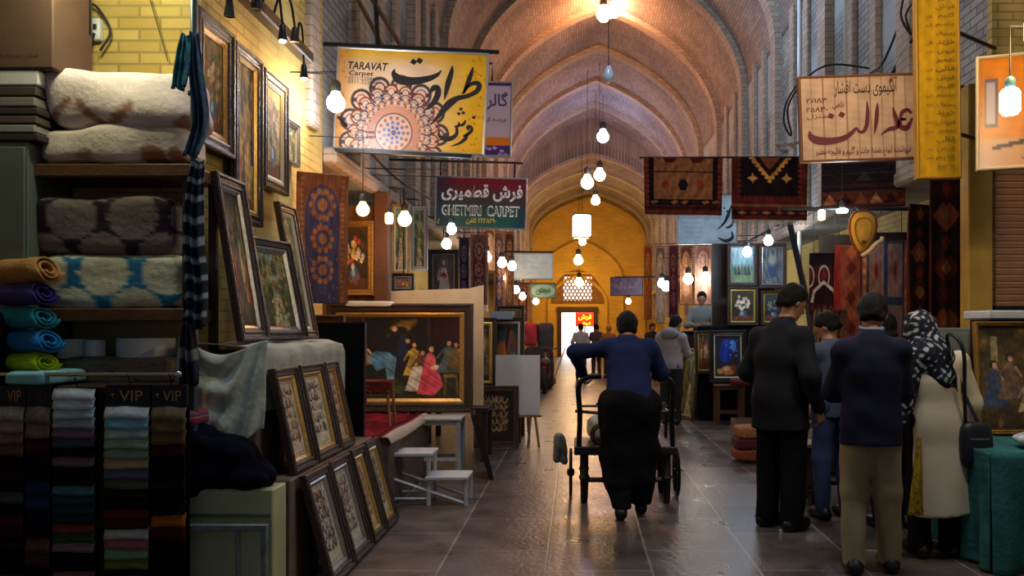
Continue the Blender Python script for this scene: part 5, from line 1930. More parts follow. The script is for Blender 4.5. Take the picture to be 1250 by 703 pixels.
B.text('TARAVAT', 425, 76, 474, 85.5, INK, bold=.02, rot=0, shear=.2)
B.text('Carpet', 426, 86.5, 456, 94, INK, bold=.015, shear=.15)
B.text('0311-2228460', 425, 94, 464, 98, INK)
B.text('0311-2228461', 425, 98.5, 464, 102.5, INK)
B.text('0913 319 4488', 424, 159, 457, 163, INK)
B.text('0913 109 4487', 424, 165, 458, 169, INK)
MB().box((-.1, .02, .485), (1.75, .03, .03)).build('bracket', DSTEEL, o)
MB().box((-.05, .0, -.475), (1.25, .05, .03)).build('lower_rail', DSTEEL, o)

gm = Img(40, 90, (196, 180, 196)).rect(0, 0, 1, .05, (80, 40, 120)).rect(0, .74, 1, .86, (226, 130, 30)).rect(0, .86, 1, 1, (74, 50, 130))
for i in range(10):
    gm.ell(random.Random(i).uniform(.1, .9), random.Random(i + 50).uniform(.88, .98), .06, .02, (190, 170, 210))
o, B = sign('shop_sign', 'lilac gallery sign with orange and purple base, half hidden behind the yellow sign', 574, 99, 625, 191, 8.8, gm.a, ALU, R(1.2), lit=SLIT)
B.text(fa('گالری'), 581, 112, 620, 134, INKP, bold=.012)
B.text(fa('عرضه کننده'), 583, 143, 619, 150, INKR)
MB().tube([(0, .02, .41), (0, .02, .6), (-1.35, .02, .6)], .012, 6).build('bracket', DSTEEL, o)

gf = Img(60, 40)
a_ = np.clip(gf.y * 1.5 - .15 + .3 * (.5 - gf.x), 0, 1)[..., None]
gf.a = np.array((126, 28, 44)) * (1 - a_) + np.array((16, 96, 84)) * a_
gf.mix(np.clip((.2 - gf.x) / .25, 0, 1) * .85, (20, 40, 80)).mix(np.clip((gf.x - .82) / .2, 0, 1) * np.clip((gf.y - .3), 0, 1) * 1.2, (50, 40, 90))
o, B = sign('shop_sign', 'red and green carpet sign with white Persian and Latin lettering', 531, 216, 643, 279, 10, gf.a, ALU, R(1.6), lit=SLIT)
WTXT = mat('white_lettering', (236, 240, 240), .5)
YTXT = mat('yellow_lettering', (230, 214, 60), .5)
B.text(fa('فرش قطمیری'), 539, 225, 638, 246, WTXT, bold=.03)
B.text('GHETMIRI  CARPET', 539, 250.5, 634, 264, WTXT, bold=.035)
B.text('GHETMIRI  CARPET', 540.5, 252.5, 632.5, 262, mat('green_lettering', (24, 90, 84), .5), bold=.0)
B.text(fa('تلفن') + ' ۲۲۲۸۲۹۰'[::1], 569, 266, 606, 274, YTXT, bold=.02)
B.text('۵', 534, 267, 538, 273, YTXT)
for x in (-.5, .4):
    MB().tube([(x, .02, .31), (x, .02, .5)], .012, 6).build('drop_rod', DSTEEL, o)
MB().tube([(-1.2, .02, .5), (.5, .02, .5)], .016, 6).build('bracket', DSTEEL, o)

o, B = sign('shop_sign', 'plain pale blue white lit sign deep in the passage past the bulbs', 627, 309, 675, 341, 17, Img(20, 14, (196, 212, 222)).mott(.03).a, ALU, R(.5), lit=SLIT)
for y_, x0, x1 in ((318, 634, 668), (324, 638, 664), (331, 642, 660)):
    B.text(fa('فرش دستباف ایران'), x0, y_, x1, y_ + 4, mat('faded_lettering', (150, 172, 186), .6))
MB().tube([(-1.45, .02, .3), (.4, .02, .3)], .02, 6).build('bracket', DSTEEL, o)
ov = Img(30, 18, (126, 140, 96)).ell(.5, .5, .48, .48, (190, 204, 160), soft=.1).ell(.5, .5, .3, .2, (110, 140, 90), soft=.5)
o, B = sign('shop_sign', 'small green oval patterned sign beneath the plain white one', 647, 346, 679, 364, 20, ov.a, mat('green_edge', (80, 100, 60), .5), lit=SLIT)
B.text(fa('فرش'), 654, 350, 672, 360, mat('dark_green_lettering', (50, 80, 50), .6))
MB().tube([(-1.5, .02, .18), (.3, .02, .18)], .02, 6).build('bracket', DSTEEL, o)
o, B = sign('shop_sign', 'dull purple sign hung before the yellow end wall', 745, 338, 785, 361, 20, Img(20, 12, (110, 78, 92)).mott(.12).a, DWOOD, R(-.5), lit=SLIT)
B.text(fa('گلیم و گبه'), 751, 344, 779, 355, mat('pale_mauve_lettering', (160, 130, 140), .6))
MB().tube([(-.3, .02, .23), (2.0, .02, .23)], .02, 6).build('bracket', DSTEEL, o)

wf = Img(40, 30, (176, 196, 206)).mott(.04)
o, B = sign('shop_sign', 'pale blue sign with black calligraphy behind the hanging kilims', 826, 238, 900, 298, 14, wf.a, ALU, R(-.4), lit=SLIT)
B.strokes([[(893, 250, 1), (889, 262, 4), (884, 272, 3), (876, 280, 1)], [(896, 268, 1), (892, 276, 3), (886, 278, 2)], [(893, 282, 1), (894, 290, 4), (886, 294, 4), (876, 290, 1)]], conv(0, 0, 1), INK, dots=[(888, 258, 4), (884, 254, 3)])
for i in range(4):
    B.text(fa('فرش دستبافت'), 832, 270 + i * 6, 856, 273 + i * 6, mat('grey_lettering', (120, 140, 150), .6))
MB().tube([(-.4, .02, .42), (1.3, .02, .42)], .016, 6).build('bracket', DSTEEL, o)

# cream plank sign
pf = Img(145, 100, (196, 160, 128)).mott(.05)
for i in range(1, 10):
    pf.rect(i * .1 - .004, 0, i * .1 + .004, 1, (150, 112, 80))
o, B = sign('shop_sign', 'cream plank sign with large maroon calligraphy above the hanging kilims', 976, 91, 1121, 196, 6.6, pf.a, mat('brown_sign_edge', (120, 76, 46), .5), R(-2.0), lit=SLIT)
cv = conv(960, 70, 4.687)
B.strokes([[(134, 420, 6), (138, 452, 34), (180, 476, 46), (260, 478, 38), (330, 462, 32), (375, 430, 24), (400, 405, 12), (414, 424, 16), (440, 424, 20), (458, 390, 24), (464, 320, 22), (460, 250, 6)],
           [(520, 262, 6), (518, 310, 22), (512, 380, 22), (502, 438, 6)],
           [(608, 286, 6), (620, 330, 24), (636, 375, 26), (625, 402, 26), (585, 412, 22), (540, 444, 6)],
           [(716, 320, 14), (690, 300, 20), (660, 318, 24), (655, 350, 16), (682, 352, 10), (650, 362, 24), (652, 395, 30), (690, 402, 30), (720, 345, 8)]], cv, INKR,
          dots=[(254, 336, 44), (316, 328, 44)])
B.text(fa('آبگیموی دست افشار'), 1018, 95, 1095, 118, INK, bold=.006)
B.text('۲۶۱۸۳', 984, 119, 1009, 126, INKR, bold=.02)
B.text('۲۵۸۳۰', 984, 130, 1010, 137, INKR, bold=.02)
B.text(fa('منزل'), 985, 139, 1009, 146, INKR)
B.text(fa('تلفن'), 1016, 124, 1030, 133, INKR, bold=.01)
B.text(fa('فروشنده انواع نقشه جات و گلیم و قالیچه معتبر'), 995, 178, 1112, 191, INKR, bold=.006)
for z in (-.3, .3):
    MB().tube([(.3, .06, z), (1.25, .4, z)], .015, 6).build('bracket', DSTEEL, o)

yf = Img(24, 100, (200, 150, 20)).mott(.06)
o, B = sign('shop_sign', 'tall narrow yellow sign covered in small dark handwriting', 1118, -60, 1172, 218, 6.3, yf.a, mat('yellow_edge', (170, 124, 20), .5), R(-.6), lit=SLIT)
YB = mat('brown_handwriting', (110, 76, 20), .7)
wds = ['قالی', 'فرش', 'گلیم', 'جاجیم', 'دستباف', 'خرید', 'فروش', 'تعمیر']
for i in range(20):
    g = random.Random(i)
    y_ = -6 + i * 10.8
    B.text(fa(wds[i % 8]), 1141 + g.uniform(0, 4), y_, 1165, y_ + 7.5, YB)
    if i % 3 != 1:
        B.text(fa(wds[(i * 3 + 1) % 8]), 1128 + g.uniform(0, 3), y_ + 2, 1138, y_ + 8, YB)
for z in (.3, -.5):
    MB().tube([(.1, .05, z), (.8, .6, z)], .016, 6).build('bracket', DSTEEL, o)

of = Img(80, 60, (206, 116, 8)).mott(.05)
of.poly([(.5, 0), (1, 0), (1, .62), (.75, .5), (.6, .3)], (88, 40, 44)).ell(.75, .25, .2, .2, (150, 60, 40), soft=.6).rect(.06, .2, .17, .64, (90, 74, 84)).rect(.08, .24, .15, .6, (170, 150, 150))
of.rect(0, .74, 1, 1, (196, 140, 84)).poly([(.12, .8), (.9, .66), (.9, .7), (.12, .84)], (70, 40, 30))
c = P(1192, 139, 5.35)
o = thing('shop_sign', 'orange shop sign with tilted corner behind the bare bright bulb', 'sign', c, R(-20))
MB().box((.35, .03, 0), (.68, .05, .72)).build('casing', _M['sign_casing'], o)
mb = MB()
sweep_rect(mb, .7, .74, [(0, -.055), (0, .008), (.01, .012), (.018, .006), (.018, -.003)])
mb.build('edge_frame', mat('cream_edge', (200, 176, 130), .5), o).location = (.35, 0, -.37)
grid_mesh('face', of.a, lambda u, v: (.01 + u * .68, 0 * u, (v - .5) * .72), SLIT, o, smooth=False)
t = finish(text_mesh(fa('قالی'), .3, .1), 'lettering', mat('orange_lettering', (226, 150, 60), .6), o)
t.location = (.5, -.004, .16)
t = finish(text_mesh(fa('فرش'), .08, .06), 'lettering', INKP, o)
t.location = (.3, -.004, -.28)
MB().tube([(.5, .06, .2), (1.3, .5, .2)], .016, 6).build('bracket', DSTEEL, o)

# ================================================================== kilims hung from rods overhead
for (px, Y, v, lab, ang) in (((786, 193, 882, 262), 11.3, 0, 'brown kilim with three medallions hung nearest the middle of the passage', 0),
                             ((893, 193, 986, 268), 10.2, 1, 'dark kilim with yellow chevron hung between two other kilims', 0),
                             ((1003, 197, 1106, 254), 8.6, 2, 'black and rust kilim hung below the cream plank sign', 0)):
    a, b = P(px[0], px[1], Y), P(px[2], px[3], Y)
    wd, ht = b.x - a.x, a.z - b.z
    rug('hanging_kilim', lab, ((a.x + b.x) / 2, Y, a.z), wd, ht, rug_kilim(v), R(ang), 1, .02, 'kilims hung from overhead rods', .06, 'kilim', .04 if v == 2 else -.02, seed=v)
    o = MB().tube([(a.x - .06, Y + .03, a.z + .012), (XR + .02, Y + .03, a.z + .02)], .014, 6).build('rod', DSTEEL)
    tag(o, ['metal rod carrying the brown kilim with three medallions', 'metal rod carrying the kilim with the yellow chevron', 'metal rod carrying the black and rust kilim'][v], 'rod', 'rods of the hanging kilims')

# ================================================================== lamps
lamp(737, 18, 19.0, .17, (255, 206, 120), 230, 'big warm yellow bulb hanging highest in the vault', 3.6, light_col=(255, 138, 60), estr=30)
lamp(749, 13, 19.3, .17, WHITE, 90, 'white bulb touching the big warm yellow one in the vault', 3.6, estr=30, light_col=(255, 190, 130))
lamp(736, 167, 27.0, .2, COOL, 120, 'cool blue white bulb hanging alone in the middle of the vault', 3.2, light_col=(120, 168, 255))
CG = 'bulbs in a chain along the passage'
lamp(732, 214, 24.0, .17, COOL, 80, 'cool bulb just above and beside the warm white pair', 3, light_col=(255, 196, 160), group=CG)
lamp(717, 223, 24.5, .19, WHITE, 110, 'warm white bulb beside the slightly higher cool one', 3, light_col=(255, 160, 96), group=CG)
lamp(727, 245, 27.0, .15, (255, 214, 160), 140, 'small warm bulb below the pair, above the box lantern', 3.2, light_col=(255, 150, 70), group=CG)
lamp(711, 295, 32.5, .15, WHITE, 160, 'bulb directly beneath the box lantern', 2, light_col=(255, 184, 96), group=CG)
lamp(706, 318, 35.5, .2, (255, 236, 196), 260, 'bulb before the end wall between lantern and fanlight', 4, light_col=(255, 190, 90), group=CG)
lamp(707, 345, 39.8, .2, (255, 216, 120), 150, 'golden bulb in front of the lattice fanlight', 4, light_col=(255, 196, 96), group=CG)
o = thing('box_lantern', 'bright white box lantern hanging in the vault', 'lantern', P(710, 276, 31), R(12))
MB().box((0, 0, 0), (.6, .5, .82), bev=.03).build('glass', mat('lantern_glass', (255, 255, 255), .4, emit=(238, 242, 255), estr=5), o)
MB().box((0, 0, .43), (.64, .54, .05), bev=.01).box((0, 0, -.43), (.64, .54, .05), bev=.01).build('rim', DSTEEL, o)
hanger(o, .45, CORD)
o = thing('hanging_bulb', 'unlit grey bulb hanging in the vault above the blue one', 'light bulb', P(743, 92, 14.2))
MB().lathe([(.02, -.13), (.09, -.09), (.1, 0), (.06, .1), (.04, .16)], 10).build('bulb', mat('unlit_glass', (190, 195, 205), .15), o, True)
hanger(o, .15, CORD)

lamp(410, 126, 6.7, .075, (240, 246, 255), 26, 'large white bulb hanging at the corner of the yellow sign', .5, 'round', estr=24)
o = MB().tube([P(345, 88, 6.5), P(411, 88, 6.7)], .006, 6).build('lamp_arm', DSTEEL)
tag(o, 'thin metal arm reaching from the wall to the large white bulb', 'arm')
SG = 'warm bulbs under the yellow sign'
lamp(443, 256, 7.0, .055, WARM, 15, 'warm bulb nearest the gold framed flowers', .55, group=SG, light_col=(255, 170, 80))
lamp(475, 266, 7.6, .036, WARM, 9, 'warm tube shaped bulb in the middle of three warm bulbs', .55, 'tube', group=SG, light_col=(255, 170, 80))
lamp(494, 268, 8.4, .07, WARM, 12, 'warm bulb nearest the red and green sign', .55, group=SG, light_col=(255, 170, 80))
lamp(551, 280, 8.8, .055, COOL, 8, 'upper of two cool bulbs under the red and green sign', .4, group='cool bulbs under the red and green sign')
lamp(545, 298, 8.4, .05, COOL, 8, 'lower of two cool bulbs under the red and green sign', .5, group='cool bulbs under the red and green sign')
FG = 'small bulbs of the shops beside the plain white sign'
for x, y, Y, c, lab in ((594, 314, 14, WHITE, 'first small bulb of the cluster before the plain white sign'), (613, 321, 15, WHITE, 'second small bulb of the cluster, next to the pair'),
                        (625, 325, 16, WHITE, 'brightest small bulb overlapping the plain white sign edge'), (611, 339, 17.5, WHITE, 'small bulb lower in the cluster, below the second one'),
                        (630, 354, 19, COOL, 'small cool bulb below the plain white sign'), (638, 362, 20, WARM, 'small warm bulb lower beside the green oval sign'), (654, 368, 22, WHITE, 'small bulb just under the green oval sign')):
    lamp(x, y, Y, .085, c, 14, lab, .5, group=FG, estr=22, light_col=(255, 196, 120) if c != COOL else None)
RG_ = 'small bulbs of the shops beyond the hanging kilims'
for x, y, Y, c, lab, pw in ((813, 350, 18, COOL, 'large cool bulb lowest in the row beyond the kilims', 30), (808, 346, 19, COOL, 'cool bulb touching the large one beyond the kilims', 10), (840, 341, 16.5, WHITE, 'bulb second in the row, over the seller', 14),
                            (861, 340, 16, WHITE, 'bulb third in the row, above the seller head', 14), (877, 325, 14.5, COOL, 'cool bulb beside the blue green picture frame', 12), (912, 308, 12.4, COOL, 'cool bulb in front of the top picture of two figures', 22),
                            (938, 294, 12.2, (240, 248, 255), 'bright bulb between the two top pictures', 24), (767, 368, 30, WHITE, 'tiny bulb below the dull purple sign', 20)):
    lamp(x, y, Y, .07 if Y < 14 else .1, c, pw, lab, .4, group=RG_, estr=22)
lamp(1003, 262, 7.3, .032, (255, 206, 120), 9, 'warm long bulb hanging beside the black and rust kilim', .45, 'tube', light_col=(255, 176, 90))
lamp(1028, 257, 7.6, .055, (236, 244, 255), 9, 'flat white lamp just under the black and rust kilim', .3, 'disc')
lamp(1233, 123, 4.4, .05, (232, 244, 255), 22, 'long bright white bulb in front of the orange sign', 1.0, 'tube', sock=mat('green_socket', (70, 110, 106), .4), estr=26)
lamp(1262, 36, 4.3, .045, WARM, 62, 'unseen warm bulb added past the frame edge to light the signs', .6, 'tube', light_col=(255, 220, 160))  # out of view, added to brighten the sign boards
lamp(1040, -48, 5.3, .05, WHITE, 75, 'unseen bulb added above the cream plank sign to light it', .5, light_col=(255, 224, 180))  # extra bulb above the view, added because the plank sign stayed dim
# a lamp over the near stall, above the picture
lamp(110, -70, 4.2, .05, (255, 246, 214), 44, 'bulb above the quilt stall', .5, light_col=(240, 240, 190))

# gooseneck spots on a rail over the pictures
o = MB().box((-2.12, 5.7, 3.62), (.09, 1.5, .09), bev=.01).build('spot_rail', DWOOD)
tag(o, 'dark rail carrying the gooseneck spots above the pictures', 'rail')
for i, (hx, hy, Y, on, lab) in enumerate(((280, 20, 5.05, False, 'unlit gooseneck spot nearest the metal pole'), (313, 12, 5.3, False, 'unlit gooseneck spot second from the metal pole'), (345, 50, 5.55, True, 'gooseneck spot glowing faintly in the middle of the rail'),
                                          (360, 52, 5.75, False, 'unlit gooseneck spot beside the faintly glowing one'), (371, 96, 6.25, True, 'brightly lit gooseneck spot at the far end of the rail'))):
    hd = P(hx, hy, Y)
    rl = Vector((-2.12, Y - .05, 3.66))
    o = thing('gooseneck_spot', lab, 'spot lamp', rl, 0, 'gooseneck spots on the rail')
    q = hd - rl
    MB().tube([tuple(p) for p in spline([(0, 0, 0), (q.x * .35, 0, .14), (q.x * .8, q.y * .6, q.z * .2 + .16), (q.x, q.y, q.z + .11)], 6)], .009, 6).build('neck', DSTEEL, o, True)
    MB().lathe([(.012, .11), (.02, .1), (.026, .05), (.034, .0), (.03, .002)], 12, q).build('shade', DSTEEL, o, 'auto')
    shd = o.children[-1]
    if on:
        MB().lathe([(.004, -.012), (.022, -.008), (.028, .01), (.01, .03)], 10, q).build('bulb', glass_m(WHITE, 26 if i == 4 else 10), shd, True)
        l = bpy.data.lights.new('spot_light', 'POINT')
        l.energy = 9 if i == 4 else 3
        l.color = s2l((255, 206, 140))
        l.shadow_soft_size = .03
        lo = bpy.data.objects.new('spot_light', l)
        COL.objects.link(lo)
        lo.parent = o
        lo.location = q + Vector((.01, 0, -.03))

# cables and conduits
o = MB().tube(spline([(XR - .08, 7.2, 4.75), (XR - .1, 8.3, 4.35), (XR - .1, 9.6, 4.0), (XR - .09, 11.5, 4.15), (XR - .08, 14, 4.6)], 8), .022, 6).tube(spline([(XR - .05, 8.3, 4.95), (XR - .12, 8.9, 4.4), (XR - .08, 9.6, 4.4), (XR - .08, 10.6, 3.9)], 8), .014, 6).build('cable_bundle', CORD, None, True)
tag(o, 'sagging bundle of black cables along the grey wall over the plank sign', 'cable')
o = MB().tube(spline([P(1104, -10, 8), P(1100, 20, 8), P(1112, 42, 8), P(1106, 18, 8), P(1120, -5, 8)], 8), .012, 6).build('cable_loop', CORD, None, True)
tag(o, 'black cable loop hanging beside the tall yellow sign', 'cable')
o = MB().tube(spline([P(975, 100, 9.5), P(960, 125, 9.5), P(957, 150, 9.5), P(966, 165, 9.5), P(962, 130, 9.5), P(985, 95, 9.5), (XR - .5, 9.5, 4.55), (XR, 9.5, 4.5)], 8), .012, 6).build('cable_loop', CORD, None, True)
tag(o, 'black cable loop hanging beside the end of the cream plank sign', 'cable')
for x, Y, z0, lab in ((976, 12.5, 2.4, 'shiny white conduit running up the wall beyond the cream plank sign'), (1033, 10.3, 4.6, 'shiny white conduit high on the wall above the cream plank sign'), (944, 14.2, 4.4, 'thin white conduit on the wall rib farther down')):
    xx = P(x, 0, Y).x
    q = MB().tube([(min(xx, XR - .04), Y, z0), (min(xx, XR - .04), Y, 7.6)], .035, 8)
    tag(q.build('conduit', mat('white_conduit', (210, 214, 214), .3), None, True), lab, 'pipe', 'white conduits on the wall')
for (x0, y0, x1, y1, lab) in ((433, -8, 470, 62, 'rusty brace rising above the yellow sign, nearest the pier'), (450, -8, 493, 62, 'dark steel brace above the yellow sign, beside the rusty one'), (458, -8, 462, 60, 'thin upright bar crossing the braces above the yellow sign')):
    o = MB().tube([P(x0, y0, 8.2), P(x1, y1, 7.6)], .022, 6).build('brace', mat('rust_steel', (110, 70, 44), .6, var=.3) if 'rusty' in lab else DSTEEL)
    tag(o, lab, 'brace', 'braces above the yellow sign')
o = MB().tube(spline([(-2.1, 7.2, 3.35), (-2.0, 9, 3.15), (-2.05, 12, 3.3), (-2.1, 16, 3.2), (-2.1, 24, 3.3)], 8), .014, 6).build('cable', CORD, None, True)
tag(o, 'long black cable above the warm bulbs and the carpet signs', 'cable')
o = MB().tube([(XR - .5, 12.0, 3.0), (XR - .5, 20, 3.0)], .014, 6).build('cable', CORD, None, True)
tag(o, 'long black cable carrying the bulbs beyond the kilims', 'cable')
# ================================================================== far end of the left hand shops
def hung(name, label, px, Y, art, group=None, rot=0, fw=.05, fm=F_DARK, sm=F_SLIP, tilt=0):
    cx, wd, z, h = bx(*px, Y)
    o = picture(name, label, wd, h, art, (cx, Y, z), R(rot), tilt, fw, fm, sm, group, slip=.02)
    if cx < 0 and z > 1.2:
        o.rotation_euler.z = 0
        hanger(o, h - .02)
        o.rotation_euler.z = R(rot)
    return o


UG = 'pictures hung under the red and green sign'
hung('framed_picture', 'pale framed mirror like picture hung first past the warm bulbs', (478, 250, 500, 334), 9.6, art_land(24, 80, 21), UG, 14, .03, F_GOLD, F_PALE)
hung('framed_picture', 'pale framed picture with blue slip hung beside the cool bulbs', (501, 252, 522, 330), 10.4, art_land(24, 80, 22), UG, 14, .03, F_SILV, F_PALE)
hung('framed_picture', 'woven lady in pale dress hung below the cool bulbs', (523, 305, 560, 366), 12, art_lady(), UG, 0, .06, F_DARK, F_SILV)
hung('framed_picture', 'small dark picture leaning under the warm bulbs behind the cardboard', (479, 334, 506, 356), 9.5, art_people(30, 30, 8), UG, 0, .03, F_BLACK, F_SILV)
rug_cols = [((104, 54, 60), (150, 90, 80), (180, 140, 120)), ((120, 80, 60), (90, 50, 44), (180, 150, 110)), ((150, 120, 96), (110, 60, 50), (200, 180, 150)), ((84, 40, 40), (130, 80, 60), (190, 150, 110)), ((70, 60, 80), (120, 84, 70), (180, 150, 130))]
LRG = 'carpets hung along the shops past the court scene'
for i, (x0, y0, x1, y1, Y, rt, lab) in enumerate(((574, 286, 596, 372, 13.2, 20, 'rose carpet curving down past the cool bulbs'), (590, 280, 604, 330, 14.5, 0, 'pale tan carpet hung behind the rose one'), (603, 282, 615, 380, 16, 0, 'grey blue carpet hung above the horse picture'),
                                                  (616, 283, 628, 384, 17.5, 0, 'orange brown carpet hung beside the cluster of small bulbs'), (630, 345, 646, 392, 21, 0, 'dark red carpet hung below the plain white sign'), (560, 290, 573, 372, 12.4, 24, 'dark blue carpet hung beside the woven lady'))):
    a, b = P(x0, y0, Y), P(x1, y1, Y)
    c = [rug_cols[0], rug_cols[2], rug_cols[4], rug_cols[1], rug_cols[3], ((36, 40, 62), (60, 50, 70), (110, 100, 110))][i]
    rug('hanging_carpet', lab, ((a.x + b.x) / 2, Y, a.z), b.x - a.x, a.z - b.z, rug_medallion(24, 60, *c), R(rt), 1, .03, LRG, seed=i)
    hanger(bpy.data.objects[[q.name for q in bpy.data.objects if q.get('label') == lab][0]])
for i, (x0, y0, x1, y1, Y, col, lab) in enumerate(((640, 394, 655, 422, 20.2, (150, 30, 44), 'bright red stuffed bag beside the dark stack of textiles'), (656, 394, 675, 428, 20.4, (54, 46, 54), 'dark stack of folded textiles beside the red bag'), (640, 423, 675, 474, 20.2, (50, 36, 34), 'dark bale of rugs carrying the red bag'))):
    cx, wd, z, h = bx(x0, y0, x1, y1, Y)
    if i == 2:
        z, h = 0.0, h + z
    tag(soft_box('textile_bale', (cx, Y + .2, z + h / 2), (wd, .45, h), mat('bale_%d' % i, col, .9, var=.25), None, 9, .012, i, 14), lab, 'bale', 'bales by the walkway')
# parked moped
o = thing('moped', 'dark parked moped in front of the bales, seen from behind', 'moped', (P(666, 0, 19.2).x, 19.2, 0))
TYRE = mat('tyre', (16, 16, 18), .8)
for y in (-.55, .6):
    w_ = MB()
    n = 20
    ring = [(0, y + .27 * math.cos(t), .3 + .27 * math.sin(t)) for t in np.linspace(0, 2 * math.pi, n)]
    w_.tube(ring, .05, 6)
    for t in np.linspace(0, math.pi, 5)[:-1]:
        w_.tube([(0, y + .26 * math.cos(t), .3 + .26 * math.sin(t)), (0, y - .26 * math.cos(t), .3 - .26 * math.sin(t))], .008, 4)
    w_.build('wheel', TYRE, o)
g = SDF((-.3, -.9, .2), (.3, .8, 1.15), .03)
g.cone((0, -.5, .68), (0, .1, .7), .13, .1, .05).cone((0, .1, .55), (0, .5, .85), .09, .07, .05).cone((0, -.4, .5), (0, .1, .4), .1, .12, .05)
g.build('body', mat('moped_body', (44, 20, 24), .4), o)
MB().tube([(-.3, .45, 1.02), (0, .52, .95), (.3, .45, 1.02)], .018, 6).tube([(0, .52, .95), (0, .6, .3)], .025, 6).build('handlebar', DSTEEL, o)
MB().box((0, -.68, .6), (.1, .05, .07), bev=.01).build('tail_lamp', mat('red_lens', (150, 20, 20), .3), o)
o = thing('broom', 'broom leaning near the moped on the walkway', 'broom', (P(676, 0, 22).x, 22, 0))
MB().tube([(0, 0, .1), (.3, .1, .95)], .018, 6).build('handle', LWOOD, o)
MB().tube([(0, 0, .16), (-.04, -.02, .0)], [.05, .11], 8).build('brush', mat('straw', (120, 90, 50), .9), o)

# ================================================================== right hand shops
struct(MB().box((3.3, 6.78, 1.75), (.2, .16, 3.5), bev=.01).build('trim_95', mat('ochre_paint', (184, 146, 60), .7, var=.2, vscale=4), uv=True))
o = thing('roller_shutter', 'brown ribbed roller shutter beside the ochre column', 'shutter', (3.86, 6.77, 1.66))
sh = MB()
for i in range(22):
    sh.box((0, 0, .03 + i * .055), (.82, .03, .05), rx=.25, bev=.006)
sh.build('slats', mat('shutter_brown', (176, 128, 94), .5, var=.1), o)
MB().box((0, -.02, 1.28), (.9, .12, .14), bev=.01).build('housing', mat('shutter_housing', (196, 150, 60), .5), o)
MB().box((0, 0, .0), (.84, .05, .04)).build('bottom_bar', DSTEEL, o)
o = thing('counter', 'wooden counter with thick white top under the roller shutter', 'counter', (3.42, 6.2, 0))
MB().box((0, 0, .78), (.76, .3, 1.56), bev=.005).build('body', DWOOD, o)
MB().box((0, -.02, 1.595), (.84, .4, .065), bev=.01).build('top', WHITE_P, o)
o = thing('cabinet', 'grey green sheet metal cabinet behind the woman in the cream coat', 'cabinet', (2.8, 6.35, 0))
GM2 = mat('grey_cabinet', (120, 126, 118), .5, var=.1)
MB().box((0, 0, .76), (.3, .4, 1.48), bev=.006).build('body', GM2, o)
MB().box((0, -.205, .76), (.26, .012, 1.4), bev=.003).build('door', GM2, o)
for x in (-.12, .12):
    for y in (-.15, .15):
        MB().box((x, y, .01), (.03, .03, .02)).build('foot', DSTEEL, o)
picture('framed_picture', 'gilt edged crowd scene leaning on the counter beneath the white top', .95, .8, art_people(110, 90, 17, (84, 66, 34)), (3.31, 5.82, .745), 0, R(5), .03, F_GOLD, F_BROWN, slip=.012)
o = thing('table', 'table hung with teal cloth beside the woman in the cream coat', 'table', (3.06, 5.4, 0))
MB().box((0, 0, .71), (1.06, .8, .04)).build('top', WOOD, o)
for x in (-.48, .48):
    for y in (-.35, .35):
        MB().box((x, y, .345), (.05, .05, .69)).build('leg', WOOD, o)


def tcl(u, v):
    x = (u - .5) * 1.1
    top = v > .45
    y = np.where(top, -.42 + (v - .45) / .55 * .84, -.43 - .035 * np.sin(u * 23) * (.45 - v) * 2 - .03 * np.sin(u * 11 + 1) * (.45 - v) * 2)
    z = np.where(top, .738 + .004 * np.sin(u * 18 + v * 9), .738 - (.45 - v) / .45 * .72)
    return x, y, z


TEAL = Img(70, 50, (48, 104, 100)).mott(.1)
grid_mesh('cloth', TEAL.a, tcl, cloth_attr_m, o, back=(0, .006, -.006))
def tside(u, v):
    return -.555 - .03 * np.sin(u * 21) * (1 - v), -.42 + u * .84, .738 - (1 - v) * .72
grid_mesh('cloth_side', TEAL.a, tside, cloth_attr_m, o, back=(.006, 0, 0))
tag(soft_box('plastic_bag', (3.0, 5.2, .79), (.46, .3, .09), mat('clear_plastic', (200, 206, 206), .25, var=.15), None, 2.5, .014, 5, 20, freq=20), 'crumpled white plastic wrap lying on the teal table', 'plastic')

# rugs hung in front of the right hand shop, from a rail
o = MB().tube([(1.9, 7.72, 2.62), (4.2, 7.72, 2.62)], .02, 8).build('rug_rail', DSTEEL)
tag(o, 'horizontal rail from which the shop rugs hang', 'rail')
SRG = 'rugs hung in the shop behind the group of shoppers'
for i, (x0, y0, x1, y1, Y, v, fr, lab) in enumerate(((988, 309, 1024, 384, 7.9, 3, 0, 'maroon rug with cream lattice hung beside the red orange rug'), (1018, 300, 1056, 430, 7.86, 4, 0, 'red orange rug hung under the yellow woven bag'),
                                                   (1054, 284, 1108, 470, 7.76, 5, 0, 'rug with blue grid and orange dotted border'), (1104, 250, 1140, 440, 7.5, 6, 0, 'dark diamond rug hung beside the blue grid rug'), (1136, 215, 1174, 470, 7.35, 6, 0, 'long dark red diamond rug nearest the ochre column'))):
    a, b = P(x0, y0, Y), P(x1, y1, Y)
    im = rug_kilim(v, 50, 130)
    if i == 4:
        im = im[::-1] * .9
    rug('hanging_rug', lab, ((a.x + b.x) / 2, Y, a.z), b.x - a.x, a.z - b.z, im, R([-4, 8, -6, 22, -18][i]), [1, 1.5, 1, 2, 2.5][i], .03 if i > 2 else .018, SRG, 0, seed=i)
    ob = [q for q in bpy.data.objects if q.get('label') == lab][0]
    for dx in (-.35, .35):
        MB().tube([(dx * (b.x - a.x), 0, -.01), (dx * (b.x - a.x), 0, 2.63 - a.z)], .004, 5).build('cord', CORD, ob)
rug('hanging_rug', 'cream and maroon striped rug below the lattice rug', (P(1012, 0, 7.6).x, 7.6, P(0, 378, 7.6).z), .34, .62, rug_kilim(7, 50, 60), R(5), 1, .015, SRG)
o = thing('shop_screen', 'dark plank screen behind the hung rugs', 'screen', (3.2, 8.3, 0))
